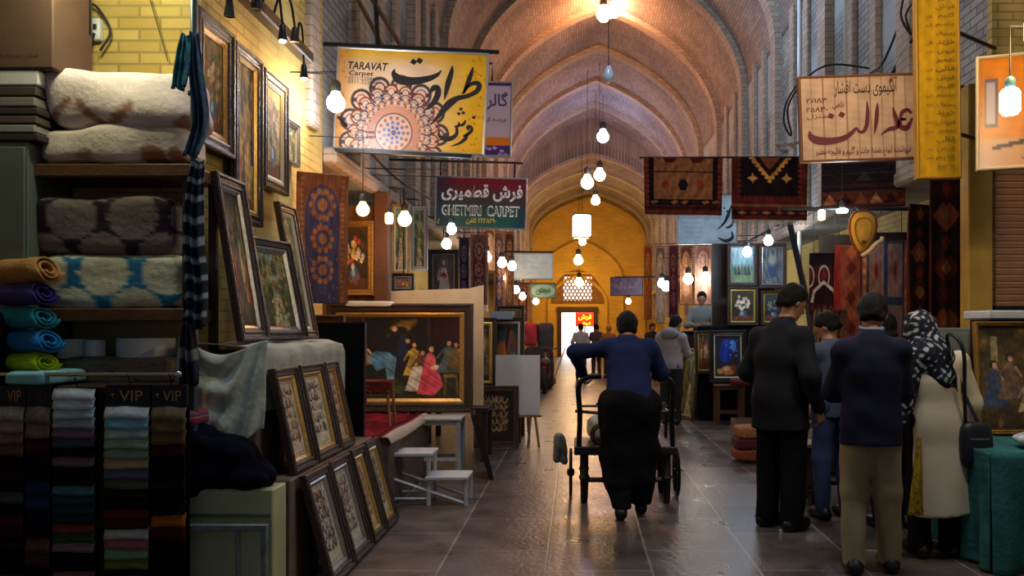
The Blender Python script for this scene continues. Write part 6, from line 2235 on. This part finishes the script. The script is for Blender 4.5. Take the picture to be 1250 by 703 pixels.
MB().box((0, 0, 1.22), (1.5, .04, 2.44)).build('panel', DWOOD, o)
MB().box((0, .04, 1.45), (1.5, .04, .1)).build('batten', WOOD, o)
# yellow woven bag with cream strap
tri = [(-.09, .16), (-.12, .1), (-.125, 0), (-.1, -.1), (-.06, -.17), (-.03, -.2), (.02, -.18), (.08, -.1), (.12, 0), (.125, .09), (.1, .15), (.04, .185), (-.04, .185)]
tri = spline(tri + tri[:1], 4)[:-1]
bm_ = MB()
n = len(tri)
vs, fs = [], []
for y, k_ in ((-.012, .93), (-.024, .6), (-.028, .0), (.012, .93), (.024, .6), (.028, .0)):
    vs += [(a * k_, y, b * k_) for a, b in tri]
vs += [(a, 0, b) for a, b in tri]
for l0, l1 in ((6, 0), (0, 1), (1, 2), (3, 6), (4, 3), (5, 4)):
    fs += [(l0 * n + i, l0 * n + (i + 1) % n, l1 * n + (i + 1) % n, l1 * n + i) for i in range(n)]
o = bm_.add(vs, fs).build('woven_bag', mat('yellow_wool', (212, 168, 66), .9, bump=.5, bscale=120, var=.15), None, True)
MB().tube([(a * .97, -.008, b * .97) for a, b in tri] + [(tri[0][0] * .97, -.008, tri[0][1] * .97)], .011, 6).build('border', mat('brown_patch', (120, 66, 30), .9), o, True)
MB().tube([(a * .62, -.026, b * .62) for a, b in tri] + [(tri[0][0] * .62, -.026, tri[0][1] * .62)], .005, 5).build('motif', mat('ochre_motif', (150, 104, 40), .9), o, True)
o.location = P(1053, 282, 7.45)
tag(o, 'yellow woven bag hung over the red orange rug', 'bag')
MB().tube(spline([(-.02, -.035, -.23), (.04, -.045, -.19), (.11, -.04, -.12), (.16, -.03, -.09), (.17, -.02, -.06)], 6), [.02] * 25, 8).build('strap', mat('cream_wool', (206, 190, 150), .9), o, True)
MB().box((.0, -.03, -.1), (.04, .02, .025), bev=.006).build('patch', mat('brown_patch', (120, 66, 30), .9), o)
MB().tube([(0, 0, .15), (0, .2, .25)], .005, 5).build('cord', CORD, o)
o = MB().tube([P(964, 272, 11.2), P(986, 372, 10.6), P(1012, 545, 10.3)], .045, 4).build('leaning_pole', DSTEEL)
tag(o, 'dark pole leaning beside the picture display, past the first shopper', 'pole')

# picture display past the shoppers
o = thing('display_cabinet', 'black cloth covered cabinet carrying the framed pictures', 'cabinet', (2.62, 13.5, 0))
MB().box((0, 0, .77), (1.35, .5, 1.52), bev=.02).build('body', BLACKCL, o)
MB().box((.15, .2, 2.2), (1.05, .05, 1.4)).build('back_board', DWOOD, o)
DG = 'pictures of the display past the shoppers'
tl = Img(50, 70).vgrad([(0, (196, 216, 220)), (.5, (130, 170, 176)), (.6, (84, 120, 100)), (1, (120, 140, 90))])
for i in range(5):
    tl.fig(.2 + i * .15, .8, .3, [(60, 70, 80), (40, 60, 60), (90, 90, 80)][i % 3])
hung('framed_picture', 'blue green picture of walking figures, top of the display beside the cool bulb', (888, 297, 924, 349), 13.3, tl.mott(.1).a, DG, -4, .05, F_DARK, F_SILV)
tr = Img(50, 70, (92, 100, 104)).mott(.3).ell(.5, .55, .25, .3, (60, 70, 110)).ell(.5, .35, .3, .2, (150, 150, 140), soft=.6)
hung('framed_picture', 'grey blue flower picture at the top of the display, under the bright bulb', (925, 297, 960, 352), 13.3, tr.a, DG, 5, .06, F_DARK, F_SILV)
hung('framed_picture', 'white flower bouquet picture with yellow edge below the walking figures', (888, 350, 925, 397), 13.25, art_flower(50, 60, (50, 44, 26), 12, [(230, 226, 214), (214, 200, 180), (220, 180, 170)]), DG, 0, .05, F_DARK, mat('yellow_slip', (206, 176, 84), .4, metal=.3))
hung('framed_picture', 'dark blue still life with yellow edge below the grey blue flowers', (928, 355, 960, 397), 13.25, art_flower(50, 60, (40, 50, 60), 13, [(90, 120, 140), (150, 120, 90), (70, 80, 100)]), DG, 3, .05, F_DARK, _M['yellow_slip'])
hung('framed_picture', 'blue painting with thick cream inner edge in front of the black cabinet', (866, 403, 911, 467), 12.9, art_blue(), None, -3, .075, F_BLACK, F_PALE, R(4)).children
hung('framed_picture', 'warm red and yellow picture half hidden behind the blue painting', (848, 404, 874, 456), 13.15, art_people(40, 60, 31, (150, 70, 36)), None, 4, .05, F_DARK, _M['yellow_slip'], R(4))
for i, (x, lab) in enumerate(((838, 'thin gilt frame leaning edge on beside the seller stall'), (831, 'brown frame leaning edge on nearest the man in the grey jacket'))):
    picture('framed_picture', lab, .5, 1.15, art_land(20, 40, 40 + i), (P(x, 0, 14.2).x, 13.95 - i * .5, .004), R(-70), R(7), .05, [F_GOLD, F_BROWN][i], F_SLIP)
stool('bench', 'low wooden bench in front of the blue painting', (P(889, 0, 12.85).x, 12.8, 0), .46, .34, .62, WOOD, .05, cat='bench')
stool('stool', 'small white plastic stool beside the low wooden bench', (P(851, 0, 14.2).x, 14.0, 0), .3, .28, .5, WHITE_P, .06, splay=.12, bar=False)
tag(soft_box('cloth_bundle', (P(905, 0, 12.6).x, 12.6, .53), (.3, .25, .12), mat('rust_cloth', (110, 50, 36), .9), None, 3, .012, 3, 14), 'rust coloured cloth bundle lying at the end of the low wooden bench', 'cloth')
bpy.data.objects['cloth_bundle'].location = (P(902, 0, 12.7).x, 12.62, .675)
o = thing('cardboard_box', 'open cardboard box on the floor before the first shopper', 'box', (P(915, 0, 10.6).x, 10.6, 0))
CB2 = mat('dull_cardboard', (120, 100, 84), .8, var=.15)
for x, y, a, b in ((0, -.16, .42, .008), (0, .16, .42, .008), (-.21, 0, .008, .32), (.21, 0, .008, .32)):
    MB().box((x, y, .16), (a, b, .32)).build('side', CB2, o)
MB().box((0, 0, .006), (.42, .32, .01)).build('bottom', CB2, o)
for i, (c, lab) in enumerate((((130, 60, 40), 'folded rust red rug at the bottom of the pile before the first shopper'), ((80, 26, 34), 'folded maroon rug in the middle of the pile before the first shopper'), ((150, 96, 60), 'folded tan rug topping the pile before the first shopper'))):
    tag(soft_box('folded_rug', (P(917, 0, 9.2).x, 9.2, .09 + i * .125), (.42 - .03 * i, .4, .13), mat('rug_pile_%d' % i, c, .95, var=.3, vscale=30), None, 6, .005, i, 14), lab, 'rug', 'folded rugs before the first shopper')
stool('stool', 'wooden stool with pale worn top beside the first shopper', (P(976, 0, 6.75).x, 6.75, 0), .3, .28, .56, WOOD, .045, splay=.15, top_m=mat('worn_top', (190, 180, 160), .6, var=.2))
# low table with rugs that the shoppers look at
stool('table', 'low table of folded rugs in front of the shoppers', (2.42, 7.0, 0), .95, .55, .72, DWOOD, .06, cat='table')
for i, c in enumerate(((90, 30, 34), (70, 60, 84), (150, 120, 84))):
    tag(soft_box('folded_rug', (2.42 + .04 * (i - 1), 7.0, .765 + i * .085), (.8 - .06 * i, .45, .085), mat('table_rug_%d' % i, c, .95, var=.3, vscale=30), None, 6, .004, i + 5, 14),
        ['folded maroon rug lowest on the low table among the shoppers', 'folded blue grey rug in the middle of the low table pile', 'folded tan rug on top of the low table pile'][i], 'rug', 'folded rugs on the low table')

# far right: carpets and pale panels along the shops, seller counter
RRG = 'carpets hung along the shops beyond the seller'
for i, (x0, y0, x1, y1, Y, lab) in enumerate(((786, 300, 796, 390, 24, 'orange carpet hung farthest past the grey jacketed man'), (800, 300, 812, 395, 20, 'tan carpet hung behind the large cool bulb'), (816, 300, 828, 388, 17.5, 'wine red carpet hung beside the large cool bulb'),
                                              (830, 300, 845, 372, 16.8, 'brown carpet hung behind the seller'), (848, 300, 868, 372, 16.2, 'pale pink carpet hung above the seller'), (868, 305, 886, 395, 15.4, 'cream carpet hung next to the picture display'))):
    a, b = P(x0, y0, Y), P(x1, y1, Y)
    c = [((170, 110, 60), (150, 80, 50), (200, 150, 90)), ((150, 120, 90), (120, 80, 60), (190, 160, 120)), ((84, 34, 50), (110, 50, 60), (150, 100, 90)), ((120, 80, 60), (90, 50, 40), (170, 130, 90)), ((170, 130, 120), (150, 100, 90), (200, 170, 150)), ((176, 160, 130), (140, 110, 80), (200, 180, 150))][i]
    rug('hanging_carpet', lab, ((a.x + b.x) / 2, Y, a.z), b.x - a.x, a.z - b.z, rug_medallion(24, 60, *c), R(-6), 1, .03, RRG, seed=i + 3)
    hanger([q for q in bpy.data.objects if q.get('label') == lab][0])
o = thing('counter', 'dark seller counter with pale cloth on top', 'counter', (P(862, 0, 14.6).x, 14.6, 0))
MB().box((0, 0, .7), (.8, .4, 1.4), bev=.01).build('body', DWOOD, o)
MB().box((0, -.02, 1.42), (.84, .46, .04), bev=.01).build('top', BLACKCL, o)
o = thing('neon_sign', 'red lit sign with yellow strokes standing in the court beyond the door', 'sign', P(714, 390, 43.2), 0)
MB().box((0, .05, 0), (1.0, .08, .72), bev=.01).build('panel', mat('neon_panel', (214, 40, 20), .5, emit=(220, 36, 16), estr=.9), o)
YN = mat('neon_yellow', (255, 220, 60), .5, emit=(255, 214, 50), estr=1.6)
t = finish(text_mesh(fa('فرش'), .7, .34, .03), 'lettering', YN, o)
t.location = (0, -.002, .12)
t = finish(text_mesh(fa('فروشی'), .6, .2, .03), 'lettering', YN, o)
t.location = (0, -.002, -.2)
MB().tube([(0, .05, -.36), (0, .05, -1.93)], .04, 6).build('post', DSTEEL, o)
MB().box((0, .05, -1.9), (.5, .4, .04)).build('base', DSTEEL, o)
# ================================================================== the porter with the handcart
BLUE_J = mat('navy_work_jacket', (26, 38, 80), .85, spec=.2, var=.12, bump=.2, bscale=150)
BLACK_T = mat('black_trousers', (18, 18, 22), .9, spec=.15, var=.2)
SHOE_B = mat('black_shoe', (16, 15, 16), .4)


def dressed(fig, h, label, X, Y, rz, group=None, hair=HAIR, eyes=False, hl=0.0):
    b = fig.body(h, 'person')
    place(b, label, X, Y, rz, group=group)
    if hair is not None:
        fig.hair(min(h, .009), b, hair, hl)
    if eyes:
        fig.eyes(b)
    return b


f = Figure(1.72, pelvis=(0, -.06, .9), chest=(.0, .12, 1.2), neck=(0, .2, 1.4), head=(0, .29, 1.5), shL=(-.185, .17, 1.355), shR=(.185, .17, 1.355),
           elL=(-.43, .26, 1.3), elR=(.27, .24, 1.13), haL=(-.365, .5, 1.1), haR=(.31, .5, 1.08), hiL=(-.09, -.06, .88), hiR=(.09, -.06, .88),
           knL=(-.1, .02, .5), knR=(.12, .06, .5), anL=(-.07, -.08, .085), anR=(.1, .12, .085), face=(0, 1, -.25), curl=1.0)
b = dressed(f, .009, 'porter in blue work jacket and baggy black trousers pushing a handcart', .41, 6.5, 0)
f.jacket(.011, b, BLUE_J, hem=.86, add=.03, hemr=.175, waist=.185, sd=2, amp=.006, sleeve=.066, depth=.8)
f.trousers(.012, b, BLACK_T, rk=.125, ra=.085, rt=.16, low=.085, sd=5, amp=.012)
g = SDF((-.35, -.3, .15), (.35, .4, .95), .012)
g.cone((-.06, -.03, .85), (-.075, -.03, .3), .165, .115, .08).cone((.07, -.02, .85), (.09, .02, .3), .165, .12, .08)
g.wrinkle(.012, 7, 18).cut((0, 0, .22), (.1, 0, -1)).cut((0, 0, .93), (0, 0, 1))
g.build('apron', BLACK_T, b)
f.shoes(.009, b, SHOE_B)
hm = MB().tube([(.19 * math.cos(t), -.05 + .16 * math.sin(t), .885 + .004 * math.sin(3 * t)) for t in np.linspace(0, 2 * math.pi, 33)], .011, 6, False)
hm.build('jacket_hem', mat('jacket_hem', (52, 66, 104), .85), b, True)

CART = mat('cart_dark_wood', (32, 24, 20), .5, var=.3, vscale=20)
CIRON = mat('cart_iron', (30, 30, 32), .45, metal=.5)
o = thing('handcart', 'old dark wooden handcart pushed by the porter', 'handcart', (.41, 7.25, 0))
MB().box((0, .0, .455), (.88, .62, .075), bev=.01).build('deck', CART, o)
for s_ in (-1, 1):
    x = s_ * .4
    fr_ = MB().tube(spline([(x, -.28, .46), (x - s_ * .01, -.3, .75), (x - s_ * .0, -.32, 1.0), (x - s_ * .07, -.33, 1.08), (x - s_ * .19, -.33, 1.09)], 6), .023, 8)
    fr_.build('push_frame', CIRON, o, True)
    MB().tube([(x, -.28, .76), (x - s_ * .02, .28, .76)], .014, 6).tube([(x + s_ * .03, -.27, .79), (x - s_ * .22, -.27, .77)], .015, 6).build('side_rail', CART, o)
    MB().tube([(x, .28, .46), (x, .28, .78)], .016, 6).build('front_post', CIRON, o)
    for y in (-.24, .2):
        MB().lathe([(.024, 0), (.032, .05), (.036, .2), (.05, .22), (.036, .25), (.036, .44)], 10, (x * .88, y, 0)).build('leg', CART, o, 'auto')
    wl = MB()
    ring = [(x + s_ * .07, .05 + .2 * math.cos(t), .215 + .2 * math.sin(t)) for t in np.linspace(0, 2 * math.pi, 25)]
    wl.tube(ring, .016, 6)
    for t in np.linspace(0, math.pi, 6)[:-1]:
        wl.tube([(x + s_ * .07, .05 + .2 * math.cos(t), .215 + .2 * math.sin(t)), (x + s_ * .07, .05 - .2 * math.cos(t), .215 - .2 * math.sin(t))], .008, 5)
    wl.lathe([(.03, -.03), (.035, 0), (.03, .03)], 10, (x + s_ * .07, .05, .215))
    wl.build('wheel', CIRON, o)
MB().tube([(-.35, -.24, .2), (.35, -.24, .2)], .024, 6).build('leg_rail', CART, o)
MB().tube([(-.19, -.33, 1.09), (.19, -.33, 1.09)], .018, 8).build('handle', CIRON, o)
MB().tube([(-.24, .29, .8), (.4, .29, .8), (.4, .29, .78), (-.4, .29, .78)], .012, 6).build('front_rail', CIRON, o)
ro = MB()
for i in range(4):
    ro.tube([(-.2 + (.075 + .006 * i) * math.cos(t), -.2 + .012 * i, .575 + (.075 + .006 * i) * math.sin(t)) for t in np.linspace(0, 2 * math.pi, 21)], .012, 5)
ro = ro.build('rope_coil', mat('rope', (70, 56, 40), .9), None, True)
ro.location = (.41, 7.25, .0)
tag(ro, 'coil of rope hung on the handcart beside the white sack', 'rope')
k = soft_box('sack', (.27, 7.42, .6), (.36, .3, .24), mat('white_sack', (176, 172, 160), .85, var=.12), None, 3, .014, 8, 20)
tag(k, 'pale sack lying on the handcart deck', 'sack')
g = SDF((-.2, -.2, -.02), (.2, .2, .34), .012)
g.cone((0, 0, .25), (-.02, 0, .06), .045, .03, .02).cone((.04, 0, .22), (.05, .02, .05), .03, .03, .02)
g.wrinkle(.006, 3, 40)
o = g.build('hanging_rag', mat('grey_rag', (130, 126, 118), .9, var=.3))
o.location = (P(682, 0, 7.2).x, 7.2, .28)
tag(o, 'grey rag dangling at the outer side of the handcart wheel', 'rag')

# ================================================================== the shoppers on the right
DKJ = mat('black_jacket', (20, 22, 30), .8, spec=.25, var=.15, bump=.2, bscale=120)
NVJ = mat('navy_blazer', (26, 28, 48), .8, spec=.2, var=.1, bump=.15, bscale=160)
KHAKI = mat('khaki_trousers', (150, 136, 108), .85, spec=.15, var=.08)
JEANS = mat('blue_jeans', (40, 58, 100), .9, var=.15)
f = Figure(1.83, head=(.03, .12, 1.69), neck=(.01, .05, 1.54), chest=(0, .0, 1.3), face=(.35, .8, -.48), elL=(-.29, .0, 1.16), haL=(-.2, .22, 1.02), elR=(.3, -.06, 1.15), haR=(.29, .06, .9),
           shL=(-.2, .0, 1.45), shR=(.2, .0, 1.45))
b = dressed(f, .008, 'tall man in black jacket and black trousers with bowed head, nearest the walkway', 1.52, 6.15, R(-48), eyes=True)
f.jacket(.011, b, DKJ, hem=.74, add=.05, hemr=.2, waist=.185, sd=11, amp=.008, sleeve=.075, depth=.82)
f.trousers(.012, b, BLACK_T, rk=.09, ra=.082, rt=.115, low=.05, sd=12)
f.shoes(.01, b, SHOE_B)

f = Figure(1.74, head=(.03, .1, 1.58), neck=(.01, .035, 1.45), chest=(0, .0, 1.24), face=(.25, .9, -.4), elL=(-.215, .1, 1.1), haL=(-.12, .32, 1.04), elR=(.215, .1, 1.1), haR=(.12, .32, 1.04), shL=(-.175, .0, 1.375), shR=(.175, .0, 1.375), hiL=(-.08, 0, .9), hiR=(.08, 0, .9),
           anR=(.12, .04, .08), anL=(-.11, -.03, .08))
b = dressed(f, .008, 'man in navy blazer and khaki trousers seen from behind', 1.8, 5.02, R(-6), eyes=True)
f.jacket(.011, b, NVJ, hem=.79, add=.03, hemr=.2, waist=.165, sd=14, amp=.005, sleeve=.06, depth=.78)
MB().tube([(.01 + .064 * math.cos(t), .035 + .064 * math.sin(t), 1.498 + .012 * math.sin(t)) for t in np.linspace(0, 2 * math.pi, 25)], .013, 8, False).build('shirt_collar', mat('pale_blue_shirt', (120, 136, 160), .8), b, True)
f.trousers(.011, b, KHAKI, rk=.08, ra=.068, rt=.098, low=.05, sd=15, amp=.005, top=.95)
f.shoes(.01, b, SHOE_B)

# woman in cream coat
COAT = mat('cream_coat', (206, 192, 164), .8, spec=.2, var=.06, bump=.15, bscale=140)
f = Figure(1.66, head=(-.04, .12, 1.475), neck=(-.02, .04, 1.33), chest=(0, .0, 1.14), pelvis=(.02, -.02, .86), face=(-.2, .9, -.35), elL=(-.25, .12, 1.02), haL=(-.26, .34, .98), elR=(.26, .0, 1.0), haR=(.24, .1, .76),
           shL=(-.17, .02, 1.27), shR=(.17, .0, 1.28), toe={})
b = dressed(f, .008, 'woman in long cream coat and black and white patterned headscarf', 2.35, 5.4, R(5), hair=None, eyes=True)
g = f.grid(.011)
J = f.J
g.cone(J['pelvis'], J['chest'], .165, .15, .06, .8).cone(J['chest'], (J['shL'] + J['shR']) / 2 - [0, 0, .03], .15, .12, .06, .8)
g.cone(J['pelvis'], (.05, -.05, .3), .175, .215, .06, .72)
for S in 'LR':
    g.cone(J['chest'] + [0, 0, .08], J['sh' + S], .1, .066, .05).cone(J['sh' + S], J['el' + S], .068, .058, .04).cone(J['el' + S], J['ha' + S] + .03 * unit(J['el' + S] - J['ha' + S]), .058, .046, .03)
g.cone((J['shL'] + J['shR']) / 2, J['neck'], .08, .06, .03)
g.wrinkle(.006, 21, 14, 7, .35)
g.cut((0, 0, .29), (.12, 0, -1)).cut(J['neck'] + [0, 0, .02], (0, 0, 1))
g.cut((-.235, 0, .6), (-1, 0, .16)) if False else None
g.build('coat', COAT, b)
yl = Img(20, 60, (150, 126, 40)).mott(.15)
for i in range(30):
    yl.ell(random.Random(i).random(), random.Random(i + 99).random(), .08, .02, (100, 80, 30))
grid_mesh('coat_lining', yl.a, lambda u, v: (-.185 + (u - .5) * (.1 - .08 * v) - .012 * (1 - v) + .03 * v, -.105 - .02 * np.sin(u * 3.1) - .035 * (1 - v), .3 + v * .5), cloth_attr_m, b, back=(0, .01, 0))


def scarf_col(V):
    q = np.random.default_rng(3)
    f_ = np.sin(V[:, 0] * 130 + 3 * np.sin(V[:, 2] * 45)) + np.sin(V[:, 2] * 120 + 2.5 * np.sin(V[:, 0] * 60 + V[:, 1] * 40)) + .7 * np.sin(V[:, 1] * 110)
    c = np.tile(np.array((30, 32, 42.)), (len(V), 1))
    c[f_ > 1.0] = (168, 172, 172)
    c[(f_ > .2) & (f_ <= .5)] = (70, 84, 104)
    return c


g = SDF(J['head'] - [.36, .36, .6], J['head'] + [.36, .36, .24], .007)
hd = J['head']
g.ell(hd + [0, -.01, .015], (.105, .125, .128), .02)
g.cone(hd + [0, -.06, -.05], J['neck'] + [.02, -.07, -.03], .085, .1, .05)
g.cone(J['neck'] + [-.03, -.02, -.02], J['neck'] + [.03, -.02, -.02], .11, .11, .05)
g.cone(J['neck'] + [-.05, -.09, -.03], J['neck'] + [.04, -.13, -.16], .1, .07, .05, .8).cone(J['neck'] + [.04, -.13, -.16], J['neck'] + [.1, -.13, -.24], .07, .02, .04, .8)
g.cone(J['neck'] + [-.12, -.03, -.05], J['neck'] + [-.2, -.05, -.3], .085, .075, .05).cone(J['neck'] + [-.2, -.05, -.3], J['neck'] + [-.21, -.09, -.52], .075, .02, .05)
g.cone(J['neck'] + [.05, .02, -.02], J['neck'] + [.14, 0, -.05], .08, .05, .05)
g.wrinkle(.006, 8, 34)
fd = f.face
g.ell(hd + fd * .12 + [0, 0, -.02], (.075, .08, .095), .02, sub=True)
g.build('headscarf', cloth_attr_m, b, scarf_col)
f.trousers(.014, b, BLACK_T, rk=.085, ra=.08, rt=.1, low=.04, sd=25)
f.shoes(.01, b, SHOE_B)
# shoulder bag held by the woman
o = thing('shoulder_bag', 'navy shoulder bag hanging at the side of the cream coat', 'bag', P(1190, 542, 5.25))
soft_box('body', (0, 0, 0), (.2, .12, .3), mat('navy_leather', (20, 24, 36), .5, var=.1), o, 3.5, .008, 3, 20)
MB().tube(spline([(-.06, 0, .12), (-.09, -.05, .35), (-.12, -.1, .6), (-.16, -.04, .7), (-.14, .08, .66), (-.04, .1, .36), (.04, .02, .12)], 6), .012, 6).build('strap', _M['navy_leather'], o, True)
MB().box((0, -.062, .04), (.12, .006, .012)).build('zip', STEEL, o)

# man in jeans half hidden between the two men; dark haired person behind the woman
f = Figure(1.66, head=(0, .1, 1.5), neck=(0, .05, 1.37), face=(-.5, .6, -.6), elL=(-.26, .1, 1.04), haL=(-.16, .3, .95), shL=(-.17, 0, 1.32), shR=(.17, 0, 1.32))
b = dressed(f, .012, 'man in blue jeans half hidden between the black jacket and the navy blazer', 2.02, 6.45, R(12), eyes=True)
f.jacket(.013, b, mat('blue_denim_shirt', (70, 84, 104), .85, var=.15), hem=.8, add=.02, hemr=.16, sd=31)
f.trousers(.013, b, JEANS, low=.05, sd=32)
f.shoes(.012, b, SHOE_B)
f = Figure(1.64, head=(0, .1, 1.49), neck=(0, .05, 1.36), face=(.1, .9, -.4), shL=(-.17, 0, 1.31), shR=(.17, 0, 1.31))
b = dressed(f, .013, 'person with dark hair behind the woman in the cream coat', 2.36, 6.15, R(8), hl=.05)
f.jacket(.014, b, BLACKCL, hem=.7, add=.03, hemr=.17, sd=33)
f.trousers(.014, b, BLACK_T, low=.05, sd=34)
f.shoes(.012, b, SHOE_B)

# man in grey jacket walking ahead
f = Figure(1.72, head=(.06, .08, 1.56), face=(.5, .8, -.3), neck=(.02, .02, 1.42), shL=(-.18, 0, 1.37), shR=(.18, 0, 1.37), elR=(.25, .08, 1.1), haR=(.14, .28, 1.02), anL=(-.08, -.04, .08), anR=(.07, .06, .08))
b = dressed(f, .013, 'man in grey hooded jacket and dark trousers standing past the porter', P(819, 0, 12.7).x, 12.7, R(-20))
f.jacket(.014, b, mat('grey_jacket', (150, 146, 146), .85, var=.1), hem=.86, add=.03, hemr=.165, waist=.17, sd=41)
f.trousers(.015, b, mat('charcoal_trousers', (28, 26, 30), .9), rk=.08, ra=.075, low=.05, sd=42)
f.shoes(.013, b, SHOE_B)
g = SDF((-.25, -.3, 1.2), (.25, .2, 1.6), .014)
g.ell((.0, -.1, 1.41), (.15, .07, .09), .02)
g.wrinkle(.005, 2, 30)
g.build('hood', mat('grey_hood', (132, 134, 140), .85), b)

# people far along the passage
far = [(709, 24.0, 1.62, (150, 156, 166), (30, 28, 34), 0, 'man in pale shirt walking in front of the bright doorway', HAIR, 0),
       (728, 26.0, 1.62, (70, 64, 74), (30, 28, 30), 20, 'person in dark jacket just beside the bright doorway', HAIR, 0),
       (743, 25.0, 1.58, (150, 100, 50), (40, 30, 30), -20, 'person with tawny headcovering past the porter shoulder', mat('tawny_scarf', (176, 120, 56), .9), .1),
       (796, 23.0, 1.62, (40, 36, 44), (30, 28, 30), 200, 'person in dark clothes facing the viewer beyond the grey jacket', HAIR, 0)]
for i, (x, Y, H, c1, c2, rz, lab, hm_, hl) in enumerate(far):
    f = Figure(H, haL=(-.2, .2, .95), elL=(-.25, .0, 1.08))
    b = dressed(f, .02, lab, P(x, 0, Y).x, Y, R(rz), hair=hm_, hl=hl)
    f.jacket(.022, b, mat('far_top_%d' % i, c1, .9), hem=.8, add=.03, hemr=.17, sd=50 + i)
    f.trousers(.022, b, mat('far_legs_%d' % i, c2, .9), low=.06, sd=60 + i)
    f.shoes(.018, b, SHOE_B)
f = Figure(1.72, face=(-.1, 1, -.25), elL=(-.27, .12, 1.1), haL=(-.12, .3, 1.1), elR=(.27, .12, 1.1), haR=(.12, .3, 1.1))
b = dressed(f, .014, 'seller in striped shirt standing behind the dark counter', P(857, 0, 15.3).x, 15.3, R(165), eyes=True)
b.location.z = 0.45
f.jacket(.015, b, mat('striped_shirt', (150, 150, 140), .8, wave=(9, .5, 'X', (80, 90, 90))), hem=.8, add=.02, hemr=.16, sd=71)
f.trousers(.016, b, BLACK_T, low=.05, sd=72)
f.shoes(.014, b, SHOE_B)
o = MB().box((P(857, 0, 15.3).x, 15.35, .225), (1.0, .7, .45), bev=.01).build('raised_floor', DWOOD)
tag(o, 'dark raised platform under the seller behind his counter', 'platform')
